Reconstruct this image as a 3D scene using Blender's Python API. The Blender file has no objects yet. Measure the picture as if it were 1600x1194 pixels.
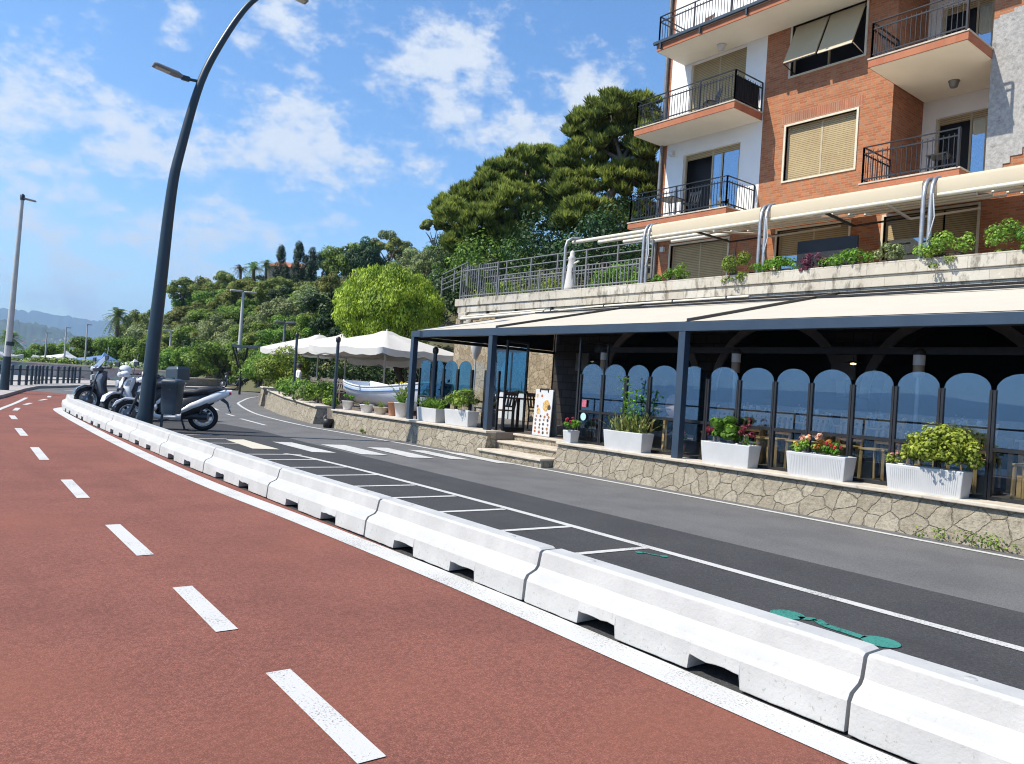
import bpy, bmesh, math, random
import numpy as np
from mathutils import Vector, Matrix
R = math.radians
S = bpy.context.scene
COL = S.collection

# ------------------------------------------------------------------ camera, exposure, sun, sky
YAW, PITCH, ROLL = R(38.4), math.atan(9/1200), math.atan(0.066)
fwd = Vector((math.sin(YAW)*math.cos(PITCH), math.cos(YAW)*math.cos(PITCH), math.sin(PITCH)))
rt0 = Vector((math.cos(YAW), -math.sin(YAW), 0)); up0 = rt0.cross(fwd)
rt = rt0*math.cos(ROLL) + up0*math.sin(ROLL); up = up0*math.cos(ROLL) - rt0*math.sin(ROLL)
cd = bpy.data.cameras.new('camera'); cam = bpy.data.objects.new('camera', cd); COL.objects.link(cam)
cd.sensor_width = 36; cd.lens = 27; cd.clip_start = 0.05; cd.clip_end = 30000
cam.matrix_world = Matrix(((rt.x, up.x, -fwd.x, 0), (rt.y, up.y, -fwd.y, 0), (rt.z, up.z, -fwd.z, 1.5), (0, 0, 0, 1)))
S.camera = cam
S.view_settings.view_transform = 'Standard'; S.view_settings.look = 'None'
S.view_settings.exposure = 1.0; S.view_settings.gamma = 1
SUN_EL = R(52); SUN_DIR = Vector((-0.93*math.cos(SUN_EL), 0.36*math.cos(SUN_EL), math.sin(SUN_EL))).normalized()
sl = bpy.data.lights.new('sun', 'SUN'); sl.energy = 3.5; sl.angle = R(0.5); sl.color = (1, 0.93, 0.80)
so = bpy.data.objects.new('sun', sl); COL.objects.link(so); so.location = (-40, 20, 60)
so.rotation_euler = SUN_DIR.to_track_quat('Z', 'Y').to_euler()
S.cycles.filter_width = 1.1; S.cycles.max_bounces = 8; S.cycles.transparent_max_bounces = 16; S.cycles.volume_bounces = 0
S.cycles.caustics_reflective = False; S.cycles.caustics_refractive = False

FRONT_TREES = [('broad', 8.9, 82.3, -0.9, 3.0, 0.99), ('broad', 10.4, 83.7, -0.9, 3.5, 1.32), ('broad', 12.2, 84.8, -0.8, 3.9, 1.73), ('broad', 14.5, 85.5, -0.7, 4.5, 1.77), ('broad', 15.2, 78.5, -0.4, 4.3, 1.54), ('broad', 16.7, 76.1, -0.3, 4.0, 1.52), ('broad', 17.9, 70.1, -0.1, 3.1, 1.43), ('broad', 18.7, 66.8, 0.1, 3.1, 1.39), ('broad', 19.1, 61.4, 0.1, 3.5, 1.95), ('broad', 19.8, 57.1, 0.2, 2.7, 1.14), ('broad', 19.6, 53.4, 0.3, 2.2, 0.81)]
HILL_TREES = [('pinehill', 31.2, 145.6, 2.5, 8.4, 2.56), ('pinehill', 33.7, 143.5, 3.8, 7.8, 2.56), ('pinehill', 32.6, 122.1, 10.4, 4.6, 2.51), ('pinehill', 37.9, 130.6, 10.3, 6.0, 2.41), ('pinehill', 37.4, 118.4, 11.0, 5.4, 2.13), ('olive', 26.6, 118.5, 1.7, 5.3, 2.55), ('broad', 25.5, 102.7, 2.3, 4.3, 2.01), ('pinehill', 27.6, 98.5, 4.9, 4.6, 2.75), ('broad', 31.8, 103.2, 7.8, 4.5, 2.35), ('pinehill', 31.0, 91.2, 8.0, 4.2, 2.27), ('pinehill', 30.1, 79.6, 7.9, 3.6, 1.89), ('broad', 22.9, 81.4, 2.3, 3.6, 1.82), ('olive', 22.9, 72.4, 2.9, 3.7, 1.66), ('broad', 21.7, 61.0, 2.5, 3.2, 1.33), ('olive', 23.9, 60.8, 4.2, 3.3, 1.56), ('broad', 20.4, 52.6, 1.8, 2.9, 1.17), ('olive', 26.0, 61.2, 5.4, 3.5, 1.55), ('broad', 21.3, 49.4, 2.6, 3.0, 0.99), ('pinehill', 31.7, 68.7, 8.1, 3.4, 1.41), ('broad', 27.2, 53.9, 5.9, 3.2, 1.23), ('olive', 30.4, 56.9, 7.4, 3.0, 1.27), ('broad', 44.8, 91.9, 13.6, 5.8, 2.75), ('dark', 44.9, 100.5, 14.1, 4.6, 1.33), ('olive', 30.4, 52.3, 8.1, 3.0, 1.55), ('olive', 27.1, 43.9, 7.6, 2.7, 1.2), ('olive', 26.3, 39.8, 7.8, 2.7, 1.03), ('dark', 42.6, 84.0, 12.6, 5.8, 1.92), ('dark', 45.0, 84.5, 13.4, 3.1, 1.57), ('magnolia', 22.3, 47.5, 3.3, 4.2, 1.96), ('olive', 37.8, 104.4, 12.0, 2.5, 1.8), ('broad', 38.5, 122.7, 11.5, 3.7, 1.86), ('pinehill', 35.5, 102.4, 10.5, 3.5, 1.96), ('dark', 34.0, 91.1, 10.0, 2.5, 1.32), ('pinehill', 33.5, 85.8, 9.7, 2.8, 1.38), ('pinehill', 32.1, 77.9, 8.7, 1.9, 1.37), ('pinehill', 34.7, 79.0, 9.7, 2.1, 1.05), ('pinehill', 34.0, 71.8, 9.0, 2.3, 0.96), ('dark', 36.1, 118.4, 10.0, 2.9, 1.9), ('olive', 30.9, 93.8, 7.9, 2.4, 1.12), ('pinehill', 31.5, 93.6, 8.2, 2.7, 1.13), ('olive', 29.3, 79.9, 7.4, 1.9, 1.44), ('dark', 29.4, 74.2, 7.5, 2.6, 1.42), ('broad', 30.1, 72.4, 7.6, 2.0, 1.38), ('olive', 29.9, 65.7, 7.2, 1.8, 0.97), ('broad', 29.0, 59.9, 6.7, 1.8, 0.89), ('broad', 34.2, 122.3, 8.1, 4.7, 2.38), ('pinehill', 32.2, 109.1, 7.7, 3.2, 2.25), ('pinehill', 31.2, 99.1, 7.7, 3.3, 1.55), ('broad', 28.0, 79.6, 6.5, 2.5, 1.4), ('pinehill', 26.5, 70.2, 5.8, 2.2, 1.42), ('broad', 26.9, 67.1, 6.0, 2.3, 1.09), ('broad', 26.4, 62.8, 5.6, 2.5, 1.44), ('pinehill', 25.9, 56.8, 5.3, 1.9, 1.26), ('broad', 27.7, 57.6, 6.1, 1.6, 0.9), ('olive', 29.3, 107.9, 5.2, 3.4, 2.01), ('broad', 27.7, 93.4, 5.4, 3.2, 2.07), ('broad', 26.5, 80.7, 5.3, 2.9, 1.52), ('broad', 26.5, 78.4, 5.4, 2.6, 1.69), ('broad', 25.0, 67.7, 4.8, 2.1, 1.33), ('broad', 25.2, 62.3, 5.0, 2.6, 1.14), ('pinehill', 24.4, 56.2, 4.5, 2.0, 0.96), ('broad', 24.0, 52.6, 4.3, 1.9, 1.16), ('broad', 24.7, 51.7, 4.6, 2.4, 1.26), ('olive', 29.2, 116.4, 3.8, 4.5, 2.46), ('olive', 25.8, 94.1, 3.7, 3.7, 1.6), ('pinehill', 24.1, 78.6, 3.5, 2.5, 1.16), ('broad', 24.8, 78.2, 4.1, 3.2, 1.84), ('pinehill', 23.4, 66.0, 3.6, 2.2, 1.3), ('olive', 23.8, 64.7, 4.0, 2.6, 1.29), ('broad', 23.0, 57.1, 3.6, 2.4, 1.37), ('olive', 22.5, 53.9, 3.3, 2.0, 1.28), ('broad', 22.2, 48.4, 3.2, 1.9, 1.23), ('broad', 23.3, 48.5, 3.9, 1.5, 0.84), ('dark', 32.1, 143.0, 3.1, 4.8, 3.1), ('pinehill', 24.5, 94.6, 2.4, 3.3, 1.82), ('broad', 23.0, 81.2, 2.4, 2.7, 1.56), ('pinehill', 23.2, 78.3, 2.8, 2.5, 1.18), ('olive', 21.9, 66.3, 2.5, 2.1, 1.54), ('olive', 21.7, 61.9, 2.5, 1.9, 1.18), ('pinehill', 21.8, 58.9, 2.7, 2.0, 1.37), ('pinehill', 21.6, 52.5, 2.7, 2.1, 1.13), ('pinehill', 21.7, 51.9, 2.8, 1.6, 1.08), ('dark', 21.4, 44.7, 2.8, 1.8, 0.94), ('broad', 26.5, 126.1, 1.2, 3.9, 2.06), ('pinehill', 22.3, 96.2, 0.6, 3.3, 1.4), ('pinehill', 21.6, 83.4, 0.9, 2.7, 1.43), ('dark', 21.6, 75.5, 1.6, 2.8, 1.12), ('pinehill', 21.1, 70.9, 1.5, 2.0, 1.19), ('olive', 20.3, 61.3, 1.3, 2.4, 1.04), ('broad', 20.5, 60.1, 1.6, 2.3, 1.25), ('broad', 20.6, 54.5, 1.8, 1.7, 1.08), ('olive', 20.5, 51.3, 1.9, 1.7, 1.05), ('pinehill', 20.3, 46.8, 1.9, 2.0, 0.89), ('olive', 20.3, 78.2, 0.3, 2.4, 1.39), ('broad', 20.7, 76.5, 0.7, 2.3, 1.23), ('broad', 19.9, 64.6, 0.6, 2.3, 1.48), ('broad', 20.1, 62.8, 0.9, 2.6, 1.22), ('pinehill', 20.0, 57.4, 1.1, 1.7, 0.99), ('broad', 19.7, 53.6, 1.0, 2.0, 0.91), ('broad', 19.3, 47.2, 1.0, 1.6, 1.18), ('pinehill', 19.3, 45.0, 1.1, 2.0, 0.94), ('pinehill', 18.8, 44.0, 0.7, 1.9, 0.74), ('pinehill', 31.7, 54.1, 8.8, 2.1, 1.1), ('broad', 28.8, 46.9, 8.2, 2.1, 0.99), ('broad', 25.5, 39.7, 7.4, 1.3, 0.83), ('broad', 26.0, 38.8, 7.7, 1.6, 0.98), ('olive', 44.2, 74.2, 13.3, 3.1, 1.83), ('broad', 39.8, 62.7, 12.2, 2.4, 1.58), ('olive', 30.9, 44.5, 9.5, 1.6, 0.91)]
CYPRESSES = [('cypress', 39.2, 101.5, 13.4, 5.2, 0.95), ('cypress', 39.0, 99.1, 12.7, 3.1, 0.85), ('cypress', 40.3, 98.1, 12.7, 6.2, 1.1), ('cypress', 41.7, 97.0, 13.0, 5.3, 0.94), ('cypress', 42.7, 101.3, 15.1, 2.8, 0.62)]
UMBRELLA_PINES = [('umbrella_pine', 46.8, 85.3, 14.0, 6.6, 3.36), ('umbrella_pine', 46.6, 75.3, 15.2, 5.7, 1.47)]
PALMS = [('palm', 26.9, 138.2, 3.6, 7.2, 1.77), ('palm', 36.4, 103.7, 13.5, 3.3, 1.47), ('palm', 37.7, 102.7, 13.7, 3.4, 1.21), ('palm', 35.7, 106.8, 13.7, 2.8, 1.24), ('palm', 6.5, 74.0, -0.8, 4.4, 1.14)]
PINE_A = [(19.96, 30.25, 9.17, 1.08, 0.96), (21.24, 30.47, 10.47, 1.24, 0.93), (21.76, 29.34, 11.23, 1.28, 0.98), (23.14, 29.2, 12.22, 1.31, 0.87), (23.92, 28.67, 11.24, 1.31, 1.18), (21.66, 28.19, 9.91, 1.37, 1.01), (20.63, 28.8, 8.96, 1.3, 0.89), (24.24, 29.3, 9.95, 1.4, 1.08), (20.44, 29.96, 8.02, 1.15, 0.72), (21.84, 28.75, 8.51, 1.2, 0.66), (20.97, 32.53, 10.14, 0.84, 0.64), (23.76, 28.15, 12.55, 0.8, 0.62)]
PINE_B = [(23.05, 25.02, 13.06, 0.96, 0.96), (23.13, 23.57, 13.44, 1.15, 0.88), (24.46, 23.14, 13.57, 1.0, 0.95), (23.87, 21.75, 12.01, 0.8, 1.07), (23.76, 23.69, 12.25, 1.39, 1.0), (22.97, 25.22, 11.65, 1.14, 0.91), (24.37, 22.79, 10.55, 1.27, 1.16), (23.65, 24.2, 10.63, 1.29, 1.07), (22.31, 25.0, 10.19, 0.95, 0.84), (21.78, 23.11, 8.72, 1.16, 0.74), (24.44, 23.66, 9.01, 1.24, 1.01), (24.94, 22.62, 8.98, 0.83, 0.94), (21.65, 24.12, 8.5, 0.81, 0.54)]
ROUND_TREE = [(15.43, 27.73, 4.51, 1.62, 1.15), (15.14, 29.46, 4.55, 1.03, 1.08), (16.55, 27.64, 4.64, 1.01, 1.12), (14.87, 29.42, 3.92, 0.81, 0.86), (15.53, 29.17, 5.4, 1.08, 0.7), (16.26, 28.29, 5.52, 1.18, 0.7), (17.17, 27.94, 5.08, 0.81, 0.92), (16.94, 27.19, 4.08, 0.69, 0.8), (15.98, 28.68, 4.02, 1.62, 0.86), (14.37, 29.32, 4.13, 0.53, 0.64), (16.84, 28.25, 3.69, 0.98, 0.49)]
PINE_A_TRUNKS = [(21.99, 29.73, 7.41), (22.57, 29.25, 9.07), (21.99, 29.73, 7.41), (21.55, 30.7, 8.81), (22.24, 28.9, 7.38), (22.63, 28.57, 8.84), (23.17, 28.13, 9.96)]
PINE_B_TRUNKS = [(22.79, 24.63, 7.43), (23.11, 23.72, 9.05), (23.61, 23.3, 11.58)]
ROUND_TRUNK = [(16.4, 27.83, 1.77), (16.32, 27.89, 3.23), (15.84, 28.25, 4.53)]
UMB_TR = []
HILL_FOOT = [(23.2, 115.7, 0.0), (20.5, 85.8, 0.0), (19.5, 68.8, 0.0), (19.1, 57.6, 0.2), (19.0, 48.7, 0.5), (18.6, 38.9, 0.9), (18.4, 32.6, 1.3), (18.1, 27.7, 1.7), (18.4, 25.0, 2.2)]
HILL_RIDGE = [(32.8, 165.4, 2.2), (35.5, 150.4, 4.3), (37.2, 133.8, 9.5), (40.1, 123.8, 12.6), (43.2, 113.6, 15.0), (47.0, 100.5, 14.6), (48.0, 86.9, 14.5), (43.3, 67.6, 13.1), (35.2, 48.6, 10.7)]
HILL_BACK = [(49.2, 248.1, 1.6), (53.3, 225.7, 3.2), (55.8, 200.6, 7.1), (60.1, 185.7, 9.4), (64.9, 170.4, 11.2), (70.4, 150.7, 10.9), (72.0, 130.3, 10.9), (65.0, 101.5, 9.8), (52.8, 72.9, 8.1)]
CLOUDS = [(0.096, 0.957, 0.275, 0.08, 1.0), (0.152, 0.957, 0.245, 0.062, 0.7), (0.094, 0.983, 0.156, 0.112, 0.7), (0.146, 0.983, 0.115, 0.099, 0.5), (0.191, 0.946, 0.263, 0.072, 0.8), (0.246, 0.939, 0.239, 0.079, 0.8), (0.325, 0.898, 0.295, 0.071, 1.0), (0.386, 0.879, 0.28, 0.092, 1.0), (0.318, 0.919, 0.233, 0.077, 0.6), (0.286, 0.946, 0.154, 0.091, 0.8), (0.193, 0.969, 0.151, 0.055, 0.6), (0.142, 0.986, 0.083, 0.108, 0.7), (0.199, 0.903, 0.381, 0.056, 0.7), (0.313, 0.858, 0.407, 0.091, 0.9), (0.427, 0.835, 0.347, 0.043, 0.4), (0.488, 0.791, 0.369, 0.092, 1.0), (0.522, 0.761, 0.386, 0.053, 0.8), (0.57, 0.753, 0.328, 0.059, 0.5), (0.638, 0.68, 0.36, 0.087, 0.7), (0.604, 0.741, 0.294, 0.08, 0.7), (0.524, 0.816, 0.245, 0.111, 0.5), (0.409, 0.894, 0.181, 0.07, 0.5), (0.151, 0.929, 0.339, 0.033, 0.5), (0.426, 0.87, 0.249, 0.059, 0.6)]


W = bpy.data.worlds.new('World'); S.world = W; W.use_nodes = True
nt = W.node_tree; nt.nodes.clear()
def wn(t, **k):
    n = nt.nodes.new(t)
    for a, v in k.items(): setattr(n, a, v)
    return n
def wmath(op, a, b=None, c=None):
    n = wn('ShaderNodeMath', operation=op)
    for i, v in enumerate((a, b, c)):
        if v is None: continue
        if isinstance(v, (int, float)): n.inputs[i].default_value = v
        else: nt.links.new(v, n.inputs[i])
    return n.outputs[0]
sky = wn('ShaderNodeTexSky', sky_type='NISHITA'); sky.sun_disc = False
sky.sun_elevation = SUN_EL; sky.sun_rotation = math.atan2(SUN_DIR.x, SUN_DIR.y)
sky.air_density = 1.0; sky.dust_density = 0.25; sky.ozone_density = 2.4; sky.altitude = 0
tc = wn('ShaderNodeTexCoord'); gdir = tc.outputs['Generated']
tot = None
CLOUDS += [(-.8, .15, .58, .42, .9), (-.55, -.65, .5, .42, .9), (-.3, .1, .95, .35, .8), (.5, -.6, .6, .4, .8)]   # unseen clouds added behind and above the viewer for white fill light
for (cx, cy, cz, cr, cs) in CLOUDS:
    v = wn('ShaderNodeVectorMath', operation='DISTANCE'); nt.links.new(gdir, v.inputs[0]); v.inputs[1].default_value = (cx, cy, cz)
    m = wn('ShaderNodeMapRange', interpolation_type='SMOOTHSTEP'); nt.links.new(v.outputs['Value'], m.inputs[0])
    m.inputs[1].default_value = 0; m.inputs[2].default_value = cr*1.35; m.inputs[3].default_value = cs; m.inputs[4].default_value = 0
    tot = m.outputs[0] if tot is None else wmath('MAXIMUM', tot, wmath('ADD', wmath('MULTIPLY', tot, 0.35), m.outputs[0]))
sc = wn('ShaderNodeVectorMath', operation='MULTIPLY'); nt.links.new(gdir, sc.inputs[0]); sc.inputs[1].default_value = (1, 1, 1.6)
n1 = wn('ShaderNodeTexNoise'); n1.inputs['Scale'].default_value = 17; n1.inputs['Detail'].default_value = 10; n1.inputs['Roughness'].default_value = 0.63
n1.inputs['Distortion'].default_value = 0.0; nt.links.new(sc.outputs[0], n1.inputs['Vector'])
n2 = wn('ShaderNodeTexNoise'); n2.inputs['Scale'].default_value = 3.2; n2.inputs['Detail'].default_value = 6; nt.links.new(sc.outputs[0], n2.inputs['Vector'])
dens = wmath('ADD', wmath('MULTIPLY', tot, 0.255), n1.outputs['Fac'])
dens = wmath('ADD', dens, wmath('MULTIPLY', wmath('SUBTRACT', n2.outputs['Fac'], 0.5), 0.25))
mr = wn('ShaderNodeMapRange', interpolation_type='SMOOTHSTEP'); nt.links.new(dens, mr.inputs[0])
mr.inputs[1].default_value = 0.575; mr.inputs[2].default_value = 0.82; mr.inputs[3].default_value = 0; mr.inputs[4].default_value = 0.93
bg1 = wn('ShaderNodeBackground'); bg1.inputs[1].default_value = 0.108
hs = wn('ShaderNodeHueSaturation'); hs.inputs['Saturation'].default_value = 1.2; hs.inputs['Hue'].default_value = 0.503; nt.links.new(sky.outputs[0], hs.inputs['Color'])
nt.links.new(hs.outputs[0], bg1.inputs[0])
bg2 = wn('ShaderNodeBackground'); bg2.inputs[0].default_value = (0.88, 0.93, 1.0, 1); bg2.inputs[1].default_value = 0.50
mx = wn('ShaderNodeMixShader'); nt.links.new(mr.outputs[0], mx.inputs[0]); nt.links.new(bg1.outputs[0], mx.inputs[1]); nt.links.new(bg2.outputs[0], mx.inputs[2])
wo = wn('ShaderNodeOutputWorld'); nt.links.new(mx.outputs[0], wo.inputs[0])

# ------------------------------------------------------------------ materials
class NB:
    """small node-tree builder"""
    def __init__(s, name):
        s.m = bpy.data.materials.new(name); s.m.use_nodes = True; s.t = s.m.node_tree
        s.b = s.t.nodes['Principled BSDF']; s.o = s.t.nodes['Material Output']
    def n(s, t, ins=None, **k):
        n = s.t.nodes.new(t)
        for a, v in k.items(): setattr(n, a, v)
        for a, v in (ins or {}).items(): s.i(n.inputs[a], v)
        return n
    def i(s, sock, v):
        if isinstance(v, bpy.types.NodeSocket): s.t.links.new(v, sock)
        elif isinstance(v, (tuple, list)) and len(v) == 3 and sock.type == 'RGBA': sock.default_value = (*v, 1)
        else: sock.default_value = v
    def pos(s): return s.n('ShaderNodeNewGeometry').outputs['Position']
    def obj(s): return s.n('ShaderNodeTexCoord').outputs['Object']
    def noise(s, vec, scale, detail=4, rough=0.55):
        return s.n('ShaderNodeTexNoise', {'Vector': vec, 'Scale': scale, 'Detail': detail, 'Roughness': rough}).outputs['Fac']
    def ramp(s, f, a, b, lo=0.0, hi=1.0):
        return s.n('ShaderNodeMapRange', {0: f, 1: a, 2: b, 3: lo, 4: hi}, interpolation_type='SMOOTHSTEP').outputs[0]
    def mix(s, f, a, b, mode='MIX'):
        n = s.n('ShaderNodeMix', data_type='RGBA', blend_type=mode)
        s.i(n.inputs[0], f); s.i(n.inputs[6], a); s.i(n.inputs[7], b)
        return n.outputs[2]
    def math(s, op, a, b): return s.n('ShaderNodeMath', {0: a, 1: b}, operation=op).outputs[0]
    def bump(s, h, strength, dist):
        s.i(s.b.inputs['Normal'], s.n('ShaderNodeBump', {'Height': h, 'Strength': strength, 'Distance': dist}).outputs[0])
    def set(s, **k):
        for a, v in k.items(): s.i(s.b.inputs[{'col': 'Base Color', 'rough': 'Roughness', 'metal': 'Metallic', 'spec': 'Specular IOR Level', 'coat': 'Coat Weight'}[a]], v)
        return s.m
MATS = {}
def basic(name, col, rough=0.55, var=0.12, scale=6, metal=0, spec=0.5, bump=0.0, bscale=40, coat=0, dirt=None):
    b = NB(name); p = b.obj(); f = b.noise(p, scale, 5)
    lo = tuple(c*(1-var) for c in col); hi = tuple(min(1, c*(1+var)) for c in col)
    c = b.mix(b.ramp(f, 0.3, 0.7), lo, hi)
    if dirt: c = b.mix(b.ramp(b.noise(b.pos(), dirt[1], 8, 0.7), dirt[2], dirt[2]+0.12, 0, dirt[3]), c, dirt[0])
    b.set(col=c, rough=b.ramp(f, 0, 1, rough*0.85, min(1, rough*1.15)), metal=metal, spec=spec, coat=coat)
    if bump: b.bump(b.noise(p, bscale, 4), bump, 0.01)
    MATS[name] = b.m; return b.m
def foliage(name, dark, light, trans=0.3, rough=0.55):
    b = NB(name); at = b.n('ShaderNodeAttribute', attribute_name='tone')
    r = b.n('ShaderNodeObjectInfo').outputs['Random']
    c = b.mix(at.outputs['Fac'], dark, light)
    hsv = b.n('ShaderNodeHueSaturation', {'Hue': b.ramp(r, 0, 1, 0.485, 0.515), 'Value': b.ramp(r, 0, 1, 0.85, 1.15), 'Color': c})
    c = hsv.outputs[0]; b.set(col=c, rough=rough, spec=0.3)
    tr = b.n('ShaderNodeBsdfTranslucent', {'Color': c}); mxs = b.n('ShaderNodeMixShader', {0: trans, 1: b.b.outputs[0], 2: tr.outputs[0]})
    b.t.links.new(mxs.outputs[0], b.o.inputs[0]); MATS[name] = b.m; return b.m

def asphalt(name, col, grain=0.35, patch=0.15, warm=None):
    b = NB(name); p = b.pos()
    f = b.noise(p, 120, 2, 0.8); g = b.noise(p, 1.1, 6, 0.6); h = b.noise(p, 38, 4, 0.8)
    c = b.mix(b.ramp(f, 0.3, 0.72), tuple(x*(1-grain) for x in col), tuple(x*(1+grain) for x in col))
    c = b.mix(b.ramp(h, 0.42, 0.62, 0, 0.75), c, tuple(x*(1-grain*0.9) for x in col))
    c = b.mix(b.ramp(b.noise(p, 75, 2, 0.6), 0.62, 0.74, 0, 0.6), c, tuple(min(1, x*1.9) for x in col))
    st = b.noise(b.n('ShaderNodeMapping', {'Vector': p, 'Scale': (1.6, 0.12, 1)}).outputs[0], 1.0, 5, 0.6)
    c = b.mix(b.ramp(st, 0.5, 0.72, 0, 0.35), c, tuple(x*0.6 for x in col))
    c = b.mix(b.ramp(g, 0.35, 0.7, 0, 1), c, b.mix(1.0, c, (1-patch, 1-patch, 1-patch*0.9), 'MULTIPLY'))
    if warm: c = b.mix(b.ramp(b.noise(p, 0.35, 3), 0.45, 0.7, 0, 0.6), c, warm)
    b.set(col=c, rough=0.88, spec=0.25); b.bump(b.math('ADD', f, b.math('MULTIPLY', h, 0.8)), 0.55, 0.006)
    MATS[name] = b.m; return b.m
asphalt('asphalt_old', (0.165, 0.163, 0.162), 0.42, 0.2)
asphalt('asphalt_new', (0.068, 0.068, 0.071), 0.45, 0.15)
asphalt('red_asphalt', (0.25, 0.096, 0.070), 0.5, 0.18, (0.245, 0.090, 0.058))
asphalt('pavement_concrete', (0.42, 0.39, 0.36), 0.12, 0.12)

def road_paint(name, col, wear=0.62):
    b = NB(name); p = b.pos(); f = b.noise(p, 70, 4, 0.75); g = b.noise(p, 2.0, 4)
    w = b.math('ADD', b.math('MULTIPLY', f, 0.8), b.math('MULTIPLY', g, 0.3))
    c = b.mix(b.ramp(w, wear, wear+0.09), col, tuple(x*0.35 for x in col))
    b.set(col=c, rough=0.7, spec=0.3); b.bump(f, 0.4, 0.004); MATS[name] = b.m; return b.m
road_paint('road_white', (0.53, 0.525, 0.505), 0.59); road_paint('road_cream', (0.56, 0.52, 0.42), 0.7); road_paint('road_green', (0.045, 0.23, 0.19), 0.56)

b = NB('white_barrier'); p = b.obj(); pw = b.pos()
z = b.n('ShaderNodeSeparateXYZ', {0: p}).outputs[2]
c = b.mix(b.ramp(b.noise(pw, 3, 5), 0.35, 0.7), (0.435, 0.435, 0.427), (0.50, 0.50, 0.49))
sp = b.ramp(b.noise(pw, 34, 4, 0.75), 0.60, 0.66)
c = b.mix(b.math('MULTIPLY', sp, b.ramp(z, 0.03, 0.22, 0.8, 0.22)), c, (0.27, 0.26, 0.245))
c = b.mix(b.math('MULTIPLY', b.ramp(b.noise(b.n('ShaderNodeMapping', {'Vector': pw, 'Scale': (9, 9, 1.2)}).outputs[0], 1.0, 5, 0.7), 0.56, 0.72), b.ramp(z, 0.0, 0.3, 0.45, 0.12)), c, (0.36, 0.35, 0.33))
c = b.mix(b.math('MULTIPLY', b.ramp(b.noise(pw, 7, 7, 0.7), 0.58, 0.66), b.ramp(z, 0.0, 0.1, 0.55, 0.0)), c, (0.38, 0.36, 0.32))
b.set(col=c, rough=0.6, spec=0.35); b.bump(b.math('ADD', b.noise(pw, 55, 4, 0.65), b.math('MULTIPLY', b.noise(pw, 9, 3), 1.2)), 0.28, 0.012); MATS['white_barrier'] = b.m

def wallcoord(b):
    s = b.n('ShaderNodeSeparateXYZ', {0: b.pos()}); u = b.math('ADD', s.outputs[0], s.outputs[1])
    return b.n('ShaderNodeCombineXYZ', {0: u, 1: s.outputs[2], 2: 0.0}).outputs[0], s
def brickmat(name, c1, c2, mortar, bw, bh, ms, bump=0.4, stain=None, bias=0.0):
    b = NB(name); v, s = wallcoord(b)
    br = b.n('ShaderNodeTexBrick', {'Vector': v, 'Color1': c1, 'Color2': c2, 'Mortar': mortar, 'Scale': 1.0, 'Mortar Size': ms, 'Mortar Smooth': 0.2, 'Bias': bias, 'Brick Width': bw, 'Row Height': bh})
    pw = b.pos(); f = b.noise(pw, 1.3, 6, 0.65)
    c = b.mix(b.ramp(f, 0.3, 0.75, 0.0, 0.55), br.outputs['Color'], b.mix(1.0, br.outputs['Color'], (0.72, 0.68, 0.66), 'MULTIPLY'))
    c = b.mix(b.ramp(b.noise(pw, 9, 4, 0.7), 0.55, 0.8, 0, 0.35), c, tuple(min(1, x*1.5) for x in c2))
    if stain: c = b.mix(b.ramp(b.noise(b.n('ShaderNodeMapping', {'Vector': pw, 'Scale': (2.2, 2.2, 0.9)}).outputs[0], stain[1], 9, 0.72), stain[2], stain[2]+0.14, 0, stain[3]), c, stain[0])
    b.set(col=c, rough=0.85, spec=0.25); b.bump(b.math('SUBTRACT', b.math('MULTIPLY', b.noise(pw, 30, 3), 0.4), br.outputs['Fac']), bump, 0.012)
    MATS[name] = b.m; return b.m
brickmat('red_brick', (0.36, 0.120, 0.052), (0.47, 0.195, 0.092), (0.36, 0.23, 0.15), 0.24, 0.066, 0.009)
brickmat('brick_lintel', (0.33, 0.12, 0.065), (0.42, 0.17, 0.095), (0.40, 0.27, 0.19), 0.066, 0.5, 0.008)
brickmat('brick_fascia', (0.42, 0.15, 0.08), (0.46, 0.185, 0.10), (0.40, 0.2, 0.13), 0.24, 0.3, 0.006)
brickmat('pale_stone', (0.50, 0.46, 0.38), (0.58, 0.55, 0.48), (0.36, 0.33, 0.28), 0.62, 0.26, 0.006, 0.4, ((0.15, 0.13, 0.10), 1.9, 0.50, 0.8))
brickmat('rubble_stone', (0.34, 0.27, 0.19), (0.48, 0.40, 0.29), (0.16, 0.13, 0.10), 0.33, 0.2, 0.02, 0.8, ((0.12, 0.1, 0.08), 2.5, 0.55, 0.6))
brickmat('shade_dark_stone', (0.04, 0.035, 0.033), (0.06, 0.052, 0.048), (0.022, 0.02, 0.02), 0.4, 0.22, 0.015, 0.5)  # stone colour darkened to give the black shade under the pergola
brickmat('shutter_slats', (0.46, 0.36, 0.205), (0.48, 0.38, 0.22), (0.20, 0.145, 0.075), 9.0, 0.056, 0.008, 0.5)
brickmat('roof_tile', (0.42, 0.17, 0.10), (0.50, 0.22, 0.13), (0.28, 0.1, 0.06), 0.3, 0.4, 0.02, 0.5)

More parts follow.
